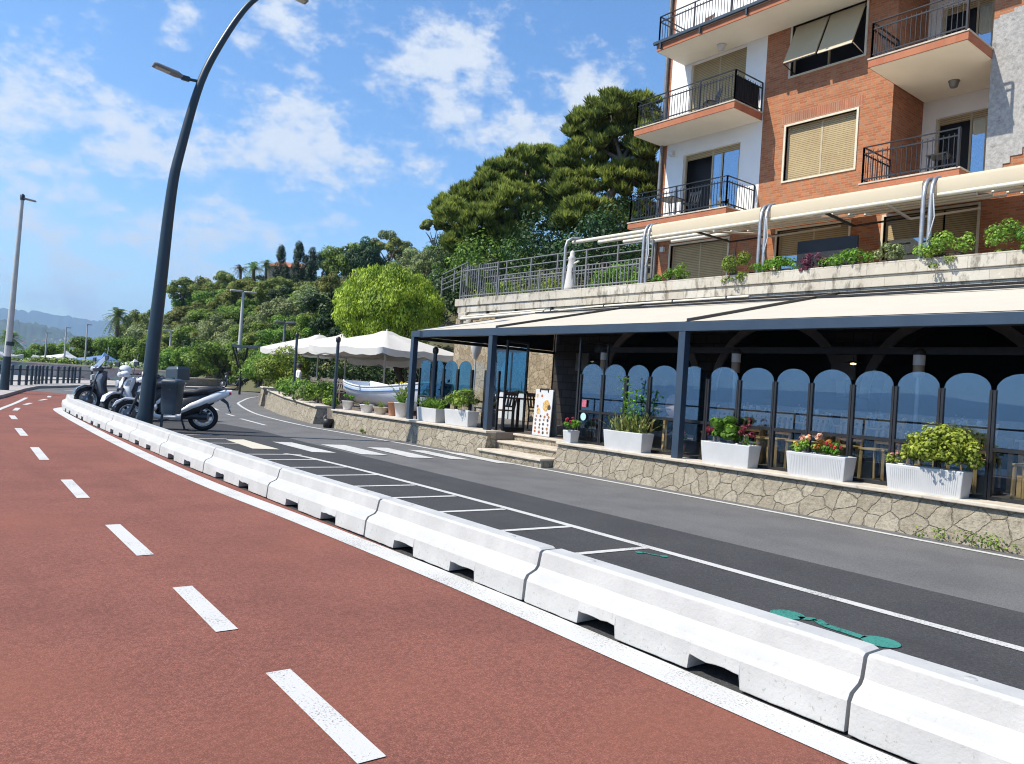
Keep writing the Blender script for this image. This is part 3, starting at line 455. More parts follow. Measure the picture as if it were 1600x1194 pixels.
# green e-scooter stencil: two wheels, deck and stem
def stencil(cx, cy, ang, s, parent):
    q = MB(); ca, sa = math.cos(ang), math.sin(ang)
    T = lambda u, v: (cx+(u*ca-v*sa)*s, cy+(u*sa+v*ca)*s, 0.0105)
    for wc in (-0.36, 0.36): q.poly([T(wc+0.13*math.cos(2*math.pi*k/20), 0.13*math.sin(2*math.pi*k/20)) for k in range(20)])
    for a, b, w in (((-0.25, 0.02), (0.06, -0.01), 0.045), ((0.06, -0.01), (0.17, -0.09), 0.04), ((0.17, -0.09), (0.26, 0.0), 0.04)):
        d = Vector((b[0]-a[0], b[1]-a[1])).normalized(); u = Vector((-d.y, d.x))*w
        q.poly([T(a[0]+u.x, a[1]+u.y), T(b[0]+u.x, b[1]+u.y), T(b[0]-u.x, b[1]-u.y), T(a[0]-u.x, a[1]-u.y)])
    q.build('scooter_stencil', 'road_green', parent, fix=False)
stencil(5.065, 2.70, math.atan2(0.66, -0.02), 0.92, lane); stencil(5.66, 4.84, math.atan2(0.2, -0.1), 0.32, lane)

# ------------------------------------------------------------------ hill, mountains
def hill():
    F, Rd, Bk = [[Vector(p) for p in L] for L in (HILL_FOOT, HILL_RIDGE, HILL_BACK)]
    F += [Vector((18.6, 22.6, 4.15)), Vector((20.4, 20.6, 4.15))]; Rd += [Vector((33, 30, 9.5)), Vector((34, 20, 9.0))]; Bk += [Vector((50, 40, 7)), Vector((50, 22, 7))]
    out = []
    for k in range(len(F)):
        row = []
        pw = 0.55 if k >= len(F)-4 else 0.85
        for i in range(16):
            t = i/15; p = F[k].lerp(Rd[k], t); p.z = F[k].z + (Rd[k].z-F[k].z)*t**pw; row.append(p)
        for i in range(1, 5): row.append(Rd[k].lerp(Bk[k], i/4))
        out.append(row)
    return out
HILL = hill()
rows = []
for k in range(len(HILL)-1):
    for i in range(5):
        t = i/5; rows.append([HILL[k][j].lerp(HILL[k+1][j], t) for j in range(20)])
rows.append(HILL[-1])
m = MB(); random.seed(5)
rows = [[p + Vector((random.uniform(-.5, .5), random.uniform(-.5, .5), random.uniform(-.25, .25) if 0 < j else -0.3)) for j, p in enumerate(r_)] for r_ in rows]
m.loft(rows, closed=False, cap=False); hillside = structure(m.build('hillside', 'hill_earth', fix=False))
def hill_point(u, v):
    """u 0..1 along the foot, v 0..1 from foot to ridge"""
    a = u*(len(rows)-1.001); i = int(a); b = v*15.0; j = min(int(b), 18); fa, fb = a-i, b-j
    return (rows[i][j].lerp(rows[i+1][j], fa)).lerp(rows[i][j+1].lerp(rows[i+1][j+1], fa), fb)
def mountain(name, pts, y_extra, mat, label=None, sub=10, seed=1, rough=0.1):
    """a ridge line with slopes on both sides; pts are (x, y, height)"""
    rng = np.random.default_rng(seed); P = smooth_pts(pts, sub); rws = []
    for i, p in enumerate(P):
        d = Vector((p.x, p.y, 0)).normalized(); row = []
        for t, f in ((-1, 0), (-.72, .22), (-.5, .42), (-.3, .62), (-.14, .82), (0, 1), (.3, .6), (1, 0)):
            q = Vector((p.x, p.y, 0)) + d*t*y_extra; q.z = -3 + max(0, (p.z+3)*f*(1+rng.normal(0, rough)*(1 if abs(t) < 1 else 0))); row.append(q)
        rws.append(row)
    mm = MB(); mm.loft(rws, closed=False, cap=False); return structure(mm.build(name, mat, fix=False))
def azp(az, r, h): a = R(az); return (math.sin(a)*r, math.cos(a)*r, h)
mountain('mountains', [azp(-14, 7000, 287), azp(-6, 7000, 249), azp(0, 6900, 325), azp(3.6, 6900, 346), azp(6, 6900, 341), azp(8, 6800, 323), azp(9.5, 6800, 306), azp(11, 6700, 317), azp(13, 6700, 279), azp(16, 6600, 249), azp(22, 6600, 227)], 1500, 'mountain_far', sub=12, seed=3, rough=0.02)
near_hills = mountain('hills', [azp(-12, 3200, 90), azp(-4, 3100, 128), azp(2, 3000, 120), azp(4.6, 2900, 111), azp(5.8, 2900, 110), azp(7.0, 2900, 104), azp(8.2, 2900, 88), azp(9.0, 2850, 68), azp(9.8, 2850, 75), azp(10.6, 2800, 84), azp(11.6, 2800, 78), azp(12.8, 2800, 60), azp(15, 2700, 52), azp(20, 2600, 44)], 900, 'mountain_green', sub=10, seed=8, rough=0.03)
mountain('far_shore', [(-9500, -7000, 110), (-9000, -4200, 150), (-8800, -2600, 235), (-8600, -1600, 170), (-8600, -600, 215), (-8600, 300, 150), (-8600, 1100, 235), (-8500, 1900, 205), (-8400, 2800, 150), (-8200, 3600, 215), (-8000, 4500, 180), (-7200, 6500, 150)], 1500, 'mountain_far', sub=10, seed=5, rough=0.03)
m = MB(); random.seed(11)
for k in range(110):
    az = R(random.uniform(3.5, 12.6)); rr = 2900 - random.uniform(250, 640); t = (2900-rr)/900
    h = 82*(1-t)*0.92 + random.uniform(-4, 8); s = random.uniform(3.5, 8)
    m.obox((math.sin(az)*rr, math.cos(az)*rr, h), (s*1.4, s, s*1.0), random.uniform(0, 3), 0); m.obox((math.sin(az)*rr, math.cos(az)*rr, h+s*.55), (s*1.6, s*1.15, s*.35), random.uniform(0, 3), 1, 0.5)
tag(m.build('distant_town', ['house_white', 'roof_tile']), kind='stuff')

hz = MB(); hz.box((-12500, -9500, -6), (12500, 9800, 640)); hz = hz.build('haze', []); tag(hz, kind='stuff')
b = NB('sea_air'); b.t.nodes.remove(b.b); v = b.n('ShaderNodeVolumePrincipled', {'Color': (0.42, 0.68, 1.0), 'Density': 0.00017, 'Anisotropy': 0.2}); b.t.links.new(v.outputs[0], b.o.inputs['Volume']); hz.data.materials.append(b.m)
# ------------------------------------------------------------------ restaurant terrace: floor, stone walls, steps
ZF = 0.51
fl = MB(); fl.prism([(x, y, 0.0) for x, y in [(10.16, -8), (15.0, -8), (15.0, 22.2), (17.5, 27), (17.2, 36), (12.6, 34.2), (12.0, 31.3), (10.25, 22.0), (10.16, 20), (10.16, 13.24), (10.74, 13.24), (10.74, 11.16), (10.16, 11.16)]], (0, 0, ZF-0.004)); structure(fl.build('terrace_floor', 'terrace_tile'))
def low_wall(label, pts, z, parent_cap=True, ends=(False, False)):
    """battered stone wall along pts (outer base line), with an overhanging cap"""
    e = empty('stone_wall', (pts[0][0], pts[0][1], 0), label=label, cat='wall'); m, c = MB(), MB(); o = Vector((pts[0][0], pts[0][1], 0))
    P = [Vector((x, y, 0)) for x, y in pts]; ra, rc = [], []
    for i, p in enumerate(P):
        t = (P[min(i+1, len(P)-1)]-P[max(i-1, 0)]).normalized(); u = Vector((t.y, -t.x, 0)); u = -u if u.x < 0 else u
        zt = z if not callable(z) else z(p.y); q = p-o
        ra.append([q, q+u*0.12+Vector((0, 0, zt-0.052)), q+u*0.55+Vector((0, 0, zt-0.052)), q+u*0.55])
        rc.append([q+u*0.05+Vector((0, 0, zt-0.05)), q+u*0.05+Vector((0, 0, zt)), q+u*0.57+Vector((0, 0, zt)), q+u*0.57+Vector((0, 0, zt-0.05))])
    m.loft(ra, smooth=False); c.loft(rc, smooth=False)
    m.build('wall_face', 'crazy_stone', e); c.build('wall_cap', 'cap_stone', e, bevel=0.012); return e
low_wall('long crazy-paved stone wall under the white planters to the right of the steps', [(9.97, 11.15), (9.95, 6.0), (9.92, 0), (9.92, -8)], 0.515)
low_wall('crazy-paved stone wall between the steps and the small black bucket', [(9.83, 13.25), (9.8, 17), (9.76, 20.75)], 0.54)
low_wall('far stone wall under the round hedge bushes, left of the gap', [(9.85, 22.05), (10.6, 26.5), (11.7, 31.0)], lambda y: 0.56+0.024*(y-22))
low_wall('short far stone wall end left of the second gap', [(12.05, 32.4), (12.75, 34.6)], 0.82)
st = empty('stone_steps', (9.7, 12.2, 0), label='three beige stone steps set into the terrace wall', cat='steps')
for (a, b, z, d) in [(0.0, 0.55, 0.17, 0.0), (0.5, 1.0, 0.345, 0.0), (0.95, 1.10, 0.505, 0.0)]:
    q = MB(); q.box((a, -1.03, 0), (b, 1.03, z-0.05)); q.build('riser', 'crazy_stone', st)
    q = MB(); q.box((a-0.04, -1.035, z-0.048), (b+0.03, 1.035, z)); q.build('tread', 'cap_stone', st, bevel=0.012)
sd = MB(); sd.box((9.95, 13.25, 0), (10.76, 13.3, 0.5)); 
# ------------------------------------------------------------------ pergola with fabric roof
pg = empty('pergola', (10.15, 8.3, 0), label='dark blue metal pergola with sloping cream fabric roof over the restaurant terrace', cat='pergola')
def L(p): return (p[0]-10.15, p[1]-8.3, p[2])
PY = [16.9, 13.58, 8.27, 2.9, -2.4, -7.6]
for y in PY:
    q = MB(); q.box(L((10.08, y-0.07, ZF)), L((10.22, y+0.07, 2.62))); q.build('post', 'pergola_blue', pg, bevel=0.008)
q = MB(); q.box(L((10.075, -7.7, 2.622)), L((10.225, 16.975, 2.775))); q.build('front_beam', 'pergola_blue', pg, bevel=0.006)
zr = lambda x: 2.80 + (x-10.15)*(3.86-2.80)/(14.9-10.15)
def ramp_box(m, x0, x1, y0, y1, dz0, dz1, mi=0):
    vs = [L((x, y, zr(x)+dz)) for x in (x0, x1) for y in (y0, y1) for dz in (dz0, dz1)]
    m.add(vs, [(0,1,3,2),(4,6,7,5),(0,4,5,1),(2,3,7,6),(0,2,6,4),(1,5,7,3)], mi)
for i, y in enumerate(PY):
    q = MB(); ramp_box(q, 10.24, 14.9, y-0.05, y+0.05, -0.09, 0.035 if i else 0.0); q.build('rafter', 'pergola_blue' if i == 0 else 'dark_frame', pg)
for i in range(len(PY)-1):
    a, b_ = PY[i], PY[i+1]
    q = MB(); N = 10
    rws = []
    for k in range(N+1):
        t = k/N; x = 10.2+(14.85-10.2)*t; rws.append([Vector(L((x, a-0.052-(a-b_-0.104)*j/6, zr(x)-0.012-0.05*math.sin(math.pi*j/6)*math.sin(math.pi*t)))) for j in range(7)])
    q.loft(rws, closed=False, cap=False); q.build('roof_fabric', 'roof_fabric', pg, fix=False)
    q = MB(); q.box(L((14.02, b_+0.06, zr(14.05)-0.01)), L((14.09, a-0.06, zr(14.05)+0.03))); q.build('tension_bar', 'dark_frame', pg)
q = MB(); q.box(L((10.24, 16.85, 2.56)), L((14.9, 16.93, 2.64))); q.build('side_beam', 'dark_frame', pg)
q = MB(); q.poly([L((10.3, 16.89, 2.65)), L((14.85, 16.89, 2.65)), L((14.85, 16.89, 3.72)), L((10.3, 16.89, 2.72))]); q.build('side_cloth', 'black_cloth', pg)
q = MB(); q.box(L((13.2, -7.6, 2.5)), L((13.3, 13.5, 2.62))); q.build('inner_beam', 'dark_frame', pg)
# ------------------------------------------------------------------ stone restaurant front behind the pergola
rb = empty('restaurant', (14.9, 10, ZF), label='stone restaurant front with arches, coloured dark as in shade, behind the pergola', cat='restaurant')
LR = lambda x, y, z: (x-14.9, y-10, z-ZF)
def arch_wall(m, x, y0, y1, z0, z1, arches, mi=0):
    """wall in a plane of constant x with round-headed openings (centre, radius, spring)"""
    cur = y0
    for (c, r, sp) in arches:
        m.poly([LR(x, cur, z0), LR(x, c-r, z0), LR(x, c-r, z1), LR(x, cur, z1)], mi)
        N = 12
        for k in range(N):
            a0, a1 = math.pi*(1-k/N), math.pi*(1-(k+1)/N)
            p0, p1 = (c+r*math.cos(a0), sp+r*math.sin(a0)), (c+r*math.cos(a1), sp+r*math.sin(a1))
            m.poly([LR(x, p0[0], p0[1]), LR(x, p1[0], p1[1]), LR(x, p1[0], z1), LR(x, p0[0], z1)], mi)
            m.poly([LR(x, p0[0], p0[1]), LR(x, p1[0], p1[1]), LR(x+0.5, p1[0], p1[1]), LR(x+0.5, p0[0], p0[1])], mi)
        for s_ in (-1, 1): m.poly([LR(x, c+s_*r, z0), LR(x, c+s_*r, sp), LR(x+0.5, c+s_*r, sp), LR(x+0.5, c+s_*r, z0)], mi)
        cur = c+r
    m.poly([LR(x, cur, z0), LR(x, y1, z0), LR(x, y1, z1), LR(x, cur, z1)], mi)
ARC = [(-5.0, 1.5, 1.75), (-1.2, 1.5, 1.75), (2.4, 1.5, 1.75), (6.0, 1.5, 1.75), (9.6, 1.5, 1.75), (13.2, 1.5, 1.75)]
q = MB(); arch_wall(q, 14.92, -8, 16.9, ZF, 3.84, ARC); q.build('front_wall', 'shade_dark_stone', rb, fix=False)
for (c, r, sp) in ARC:
    q = MB(); rr = [[Vector(LR(14.9+dx, c+(r+dr)*math.cos(a), sp+(r+dr)*math.sin(a))) for dx, dr in ((0, -.02), (-.06, -.02), (-.06, .16), (0, .16))] for a in [math.pi*k/16 for k in range(17)]]
    q.loft(rr, smooth=False); q.build('arch_trim', 'arch_trim', rb)
q = MB(); q.box(LR(17.5, -8, ZF), LR(17.6, 16.9, 3.84)); q.box(LR(14.92, -8.1, ZF), LR(17.5, -8, 3.84)); q.box(LR(14.92, -8, 3.84), LR(17.5, 16.9, 3.9)); q.build('back_room', 'restaurant_dark', rb)  # room walls coloured near black, their shade put into the colour
for y in (15.6, 8.0, 0.4):
    q = MB(); q.box(LR(14.80, y-0.25, 2.1), LR(14.86, y+0.25, 2.6)); q.build('framed_picture', 'arch_trim', rb)
for ya_, yb_ in ((17.0, 18.15), (19.95, 20.85)): q = MB(); q.box(LR(14.95, ya_, ZF), LR(15.3, yb_, 3.78)); q.build('stone_pillar', 'pillar_stone', rb)
q = MB(); q.box(LR(15.0, 20.85, ZF), LR(15.3, 22.3, 3.78)); q.box(LR(15.0, 18.15, 3.05), LR(15.3, 19.95, 3.78)); q.build('side_wall', 'pillar_stone', rb)
gd = MB(); gd.box(LR(15.02, 18.15, ZF), LR(15.07, 18.25, 3.05)); gd.box(LR(15.02, 19.85, ZF), LR(15.07, 19.95, 3.05)); gd.box(LR(15.02, 18.25, 2.62), LR(15.07, 19.85, 2.72)); gd.box(LR(15.02, 19.02, ZF), LR(15.06, 19.08, 2.62))
gd = gd.build('glass_door', 'dark_navy', rb)
q = MB(); q.box(LR(15.03, 18.25, 1.35), LR(15.04, 19.02, 2.62)); q.box(LR(15.03, 19.08, 1.35), LR(15.04, 19.85, 2.62)); q.build('pane', 'teal_glass', gd)
q = MB(); q.box(LR(15.02, 18.25, ZF), LR(15.055, 19.02, 1.33)); q.box(LR(15.02, 19.08, ZF), LR(15.055, 19.85, 1.33)); q.build('lower_panel', 'white_paint', gd)
q = MB(); q.box(LR(14.97, 18.1, 2.76), LR(15.01, 20.0, 2.98)); q.build('white_lintel', 'white_paint', rb)
# ------------------------------------------------------------------ glass wind screens with arched tops
def glass_screen(ya, yb, label, x=10.47, low=True, upper='screen_glass'):
    w = abs(ya-yb); e = empty('glass_screen', (x, (ya+yb)/2, ZF), label=label, cat='wind screen', group='arched glass screens along the terrace edge')
    h = w/2-0.028; f = MB(); sp = 1.86-ZF
    for s_ in (-1, 1): f.box((-0.028, s_*w/2-s_*0.004, 0), (0.028, s_*w/2-s_*0.036, sp))
    f.box((-0.025, -h, 0.0), (0.025, h, 0.05)); f.box((-0.024, -h, 0.60), (0.024, h, 0.645)); f.build('frame', 'dark_frame', e)
    u = MB(); pts = [(0, -h, 0.65), (0, h, 0.65), (0, h, sp)] + [(0, h*math.cos(math.pi*k/14), sp+0.205*math.sin(math.pi*k/14)) for k in range(1, 14)] + [(0, -h, sp)]
    u.prism([(-0.004, p[1], p[2]) for p in pts], (0.008, 0, 0)); u.build('arched_pane', upper, e)
    if low: u = MB(); u.box((-0.004, -h, 0.052), (0.004, h, 0.598)); u.build('lower_pane', 'lower_glass', e)
    return e
SY = [11.03, 10.41, 9.81, 9.24, 8.59, 7.97, 7.36, 6.72, 6.12, 5.49, 4.90, 4.31, 3.71, 3.1, 2.5]
SL = ['arched glass screen beside the steps, with a round pale sticker', 'arched glass screen behind the left end of the spiky-leaved planter', 'arched glass screen behind the middle of the spiky-leaved planter', 'arched glass screen behind the wooden high chair left of the pergola post',
 'arched glass screen directly behind the second pergola post from the right', 'arched glass screen behind the left end of the basil planter', 'arched glass screen behind the red flowers of the basil planter', 'arched glass screen between the basil planter and the peach-flowered planter',
 'arched glass screen behind the peach flowers', 'arched glass screen behind the right end of the peach-flowered planter', 'arched glass screen left of the big yellow-green succulent', 'arched glass screen behind the big yellow-green succulent',
 'arched glass screen right of the big succulent, before a folding table', 'rightmost arched glass screen at the picture edge']
for i in range(len(SY)-1): glass_screen(SY[i], SY[i+1], SL[i])
SY2 = [17.07, 16.46, 15.93, 15.32, 14.73, 14.18, 13.66]
SL2 = ['leftmost arched glass screen by the end pergola post', 'arched glass screen above the left half of the fern planter', 'arched glass screen above the right end of the fern planter', 'arched glass screen above the left end of the bushy planter left of the steps', 'arched glass screen above the right end of the bushy planter left of the steps', 'arched glass screen left of the third pergola post, near the menu board']
for i in range(len(SY2)-1): glass_screen(SY2[i], SY2[i+1], SL2[i], upper='teal_glass' if i < 4 else 'lower_glass')
tk = MB(); tk.lathe((10.435, 10.86, 1.03), [(0.001, -0.002), (0.075, -0.002), (0.075, 0.002), (0.001, 0.002)], 20, axis='X', smooth=False); basic('sticker_pale', (0.45, 0.68, 0.72), 0.5, 0.05, 10)
tag(tk.build('round_sticker', 'sticker_pale'), 'round pale blue sticker on the glass beside the steps', 'sticker')
tk = MB(); tk.box((10.436, 10.80, 1.22), (10.439, 10.92, 1.36)); basic('sticker_red', (0.45, 0.12, 0.16), 0.5, 0.3, 25); tag(tk.build('square_sticker', 'sticker_red'), 'small reddish sticker above the round one on the glass', 'sticker')
def leaf_door(loc, rz, label):
    e = empty('glass_door', loc, rz, label=label, cat='glass door'); f = MB()
    for s_ in (0.02, 0.72): f.box((-0.025, s_-0.02, 0), (0.025, s_+0.02, 2.05))
    f.box((-0.02, 0.04, 0), (0.02, 0.70, 0.1)); f.box((-0.02, 0.04, 2.0), (0.02, 0.70, 2.05)); f.build('frame', 'dark_frame', e)
    g_ = MB(); g_.box((-0.004, 0.04, 0.1), (0.004, 0.70, 2.0)); g_.build('pane', 'lower_glass', e)
    f = MB(); f.tube([(-0.06, 0.64, 0.95), (-0.06, 0.64, 1.15)], 0.012, 6); f.build('handle', 'galvanised', e)
leaf_door((10.5, 13.5, ZF), R(-80), 'open glass door leaf left of the menu board'); leaf_door((10.55, 11.2, ZF), R(-97), 'open glass door leaf right of the menu board')
# ------------------------------------------------------------------ upper terrace: parapet, retaining wall
pp = empty('parapet_wall', (15, 10, 3.6), label='weathered pale stone parapet of the upper terrace above the pergola', cat='parapet')
LP = lambda x, y, z: (x-15, y-10, z-3.6)
for i, (x, z0, z1, y1) in enumerate([(14.93, 4.20, 4.45, 22.34), (14.97, 3.97, 4.197, 22.20), (15.01, 3.70, 3.967, 21.6)]):
    q = MB(); q.box(LP(x, -8, z0), LP(15.32, y1, z1)); q.build('coping' if i == 0 else 'stone_course', 'pale_stone', pp, bevel=0.01)
for (y, z0, z1, x) in [(22.05, 3.72, 3.967, 14.96), (21.75, 3.5, 3.72, 15.0)]:
    q = MB(); q.box(LP(x-0.06, y-0.45, z0), LP(15.3, y, z1)); q.build('corbel', 'pale_stone', pp, bevel=0.015)
q = MB(); q.tube([LP(14.93, 21.5, 3.84), LP(14.93, 17.5, 3.84), LP(14.93, 15.3, 3.9), LP(14.93, 10.4, 3.93)], 0.03, 8); q.build('pipe', 'cream_metal', pp)
q = MB(); q.tube([LP(14.72, 21.6, 3.72), LP(14.72, 17.3, 3.80)], 0.045, 8); q.tube([LP(14.76, 21.6, 3.80), LP(14.78, 17.3, 3.88)], 0.025, 8); q.build('rolled_blind', 'cream_metal', pp)
q = MB()
for y in (20.4, 18.9, 17.2, 15.0, 12.6, 11.0): q.box(LP(14.90, y-0.02, 3.78), LP(14.99, y+0.02, 3.97))
q.build('pipe_clip', 'dark_frame', pp)
ut = MB(); ut.prism([(x, y, 4.05) for x, y in [(15.2, -8), (20.4, -8), (20.4, 22.2), (15.2, 22.2)]], (0, 0, 0.13)); structure(ut.build('upper_terrace', 'concrete'))
cw = empty('retaining_wall', (15.75, 22.4, 0), label='plain grey concrete retaining wall behind the bright round tree', cat='wall')
q = MB(); q.prism([(0, 0.0, 0.5), (0, 0.0, 4.4), (1.3, 2.2, 4.7), (2.4, 3.6, 4.5), (2.4, 3.6, 0.5)], (0.35, -.15, 0)); q.build('wall_face', 'concrete', cw)
# ------------------------------------------------------------------ apartment building
XF, XB, XR = 20.45, 19.0, 22.24
ab = empty('apartment_building', (XF, 12, 4.18), label='red brick apartment block with white balconies above the restaurant', cat='apartment building')
LB = lambda x, y, z: (x-XF, y-12, z-4.18)
def wall_holes(m, x, y0, y1, z0, z1, holes, mi=0, depth=0.2, rmi=None):
    ys = sorted({y0, y1, *[h[0] for h in holes], *[h[1] for h in holes]}); zs = sorted({z0, z1, *[h[2] for h in holes], *[h[3] for h in holes]})
    for i in range(len(ys)-1):
        for j in range(len(zs)-1):
            cy, cz = (ys[i]+ys[i+1])/2, (zs[j]+zs[j+1])/2
            if any(h[0] < cy < h[1] and h[2] < cz < h[3] for h in holes): continue
            m.poly([LB(x, ys[i+1], zs[j]), LB(x, ys[i], zs[j]), LB(x, ys[i], zs[j+1]), LB(x, ys[i+1], zs[j+1])], mi)
    r = mi if rmi is None else rmi
    for (a, b_, c, d) in holes:
        for p, q_ in (((a, c), (a, d)), ((a, d), (b_, d)), ((b_, d), (b_, c)), ((b_, c), (a, c))): m.poly([LB(x, *p), LB(x, *q_), LB(x+depth, *q_), LB(x+depth, *p)], r)
q = MB()
wall_holes(q, XF, 10.12, 14.15, 7.1, 16.2, [(11.1, 13.3, 8.25, 9.9), (11.0, 13.28, 11.42, 12.95)])
wall_holes(q, XF, 4.0, 18.25, 4.18, 7.1, [(15.15, 17.5, 4.9, 6.73), (11.13, 13.38, 4.9, 6.75), (7.84, 10.15, 4.9, 6.75)])
q.poly([LB(XF, 18.25, 7.1), LB(XF, 17.95, 7.1), LB(XF, 17.95, 16.2), LB(XF, 18.25, 16.2)])
q.poly([LB(XF, 7.74, 7.1), LB(XF, 4.0, 7.1), LB(XF, 4.0, 16.2), LB(XF, 7.74, 16.2)])
q.poly([LB(XF, 10.12, 7.1), LB(XR, 10.12, 7.1), LB(XR, 10.12, 16.2), LB(XF, 10.12, 16.2)])
q.poly([LB(XF, 18.25, 4.18), LB(XF+9, 18.25, 4.18), LB(XF+9, 18.25, 16.2), LB(XF, 18.25, 16.2)])
q.poly([LB(XF, 7.74, 7.1), LB(XR, 7.74, 7.1), LB(XR, 7.74, 16.2), LB(XF, 7.74, 16.2)])
q.poly([LB(XF, 4.0, 4.18), LB(XF+9, 4.0, 4.18), LB(XF+9, 4.0, 16.2), LB(XF, 4.0, 16.2)])
q.build('brick_wall', 'red_brick', ab, fix=False)
q = MB(); wall_holes(q, XF, 14.15, 17.95, 7.1, 16.2, [(14.92, 17.2, 7.34, 9.8), (14.9, 17.1, 10.52, 12.9)]); q.build('white_wall', 'white_plaster', ab, fix=False)
q = MB(); wall_holes(q, XR, 7.74, 10.12, 7.1, 16.2, [(8.0, 9.75, 7.34, 9.8), (8.0, 9.75, 10.6, 12.9)]); q.build('recess_wall', 'white_plaster', ab, fix=False)
q = MB()
edge = [(7.74, 7.35), (7.45, 7.35), (7.45, 7.5), (7.35, 7.5), (7.35, 7.66), (7.2, 7.66), (7.2, 7.82), (6.95, 7.82), (6.95, 7.98), (6.6, 7.98), (6.6, 8.2), (5.9, 8.2), (5.9, 11.42), (7.3, 11.42), (7.3, 11.34), (7.6, 11.34), (7.6, 11.28), (7.74, 11.28)]
q.prism([LB(XF-0.025, y, z) for y, z in edge], (0.023, 0, 0)); q.build('rough_plaster_patch', 'rough_plaster', ab)
q = MB(); q.box(LB(XF-0.004, 10.95, 9.92), LB(XF-0.001, 13.45, 10.28)); q.build('brick_lintel', 'brick_lintel', ab)
q = MB(); q.box(LB(XF, 4.0, 16.2), LB(XF+9, 18.25, 16.4)); q.build('roof', 'concrete', ab)
q = MB(); q.tube([LB(XF-0.09, 18.13, 4.3), LB(XF-0.09, 18.13, 16.0)], 0.06, 10); q.build('drainpipe', 'grey_metal', ab)
q = MB(); q.tube([LB(XF-0.02, 14.85, 4.4), LB(XF-0.02, 14.85, 6.6)], 0.015, 6); q.box(LB(XF-0.07, 14.8, 5.55), LB(XF-0.01, 14.92, 5.75)); q.build('conduit', 'grey_metal', ab)
def balcony(y0, y1, zt, thick, back, rails, label, screen=False):
    m = MB(); zb = zt-thick
    m.box(LB(XB, y0, zb), LB(back, y1, zt-0.04), 0)
    m.box(LB(XB-0.02, y0-0.02, zt-0.038), LB(back, y1+0.02, zt), 1)
    o = m.build('balcony', ['brick_fascia', 'cap_stone', 'soffit_plaster'], ab, label=label)
    s_ = MB(); s_.box(LB(XB+0.03, y0+0.03, zb-0.012), LB(back-0.01, y1-0.03, zb-0.002)); s_.build('soffit', 'soffit_plaster', o)
    r = MB(); h = 0.93; pts = [(XF-0.02 if rails[0] else XB, y0+0.05), (XB+0.05, y0+0.05), (XB+0.05, y1-0.05)] + ([(XF-0.02, y1-0.05)] if rails[1] else [])
    for i in range(len(pts)-1):
        a, b_ = pts[i], pts[i+1]; ln = math.dist(a, b_)
        for z, w in ((h, 0.045), (h-0.17, 0.03), (0.1, 0.03)): r.bar(LB(*a, zt+z), LB(*b_, zt+z), w, 0.03 if w < 0.04 else 0.022)
        n = max(2, int(ln/0.115))
        for k in range(1, n):
            t = k/n; x, y = a[0]+(b_[0]-a[0])*t, a[1]+(b_[1]-a[1])*t; r.bar(LB(x, y, zt+0.05), LB(x, y, zt+h-0.10), 0.014)
        for k in range(int(ln/1.3)+1):
            t = min(1, k/max(1, int(ln/1.3))); x, y = a[0]+(b_[0]-a[0])*t, a[1]+(b_[1]-a[1])*t; r.bar(LB(x, y, zt-0.02), LB(x, y, zt+h), 0.04)
    r.build('railing', 'railing_black', o)
    return o
balcony(14.23, 18.22, 7.36, 0.22, XF, (True, True), 'lowest balcony on the white wall, with a dark folding table'); balcony(14.17, 18.2, 10.55, 0.24, XF, (True, True), 'middle balcony on the white wall, with a dark screen at its end')
b3 = balcony(10.2, 17.42, 13.2, 0.24, XF, (True, True), 'top balcony with a dark gutter along its edge')
balcony(7.74, 10.14, 7.34, 0.2, XR, (False, True), 'lower balcony of the brick recess'); balcony(7.72, 10.1, 10.56, 0.23, XR, (False, True), 'upper balcony of the brick recess'); balcony(7.72, 10.1, 13.7, 0.23, XR, (False, True), None)
q = MB(); q.box(LB(XB-0.1, 10.2, 13.17), LB(XB-0.022, 17.5, 13.26)); 
for y in (17.2, 15.6, 13.9, 12.2): q.box(LB(XB-0.09, y-0.03, 12.98), LB(XB-0.03, y+0.03, 13.2))
q.build('gutter', 'dark_navy', b3)
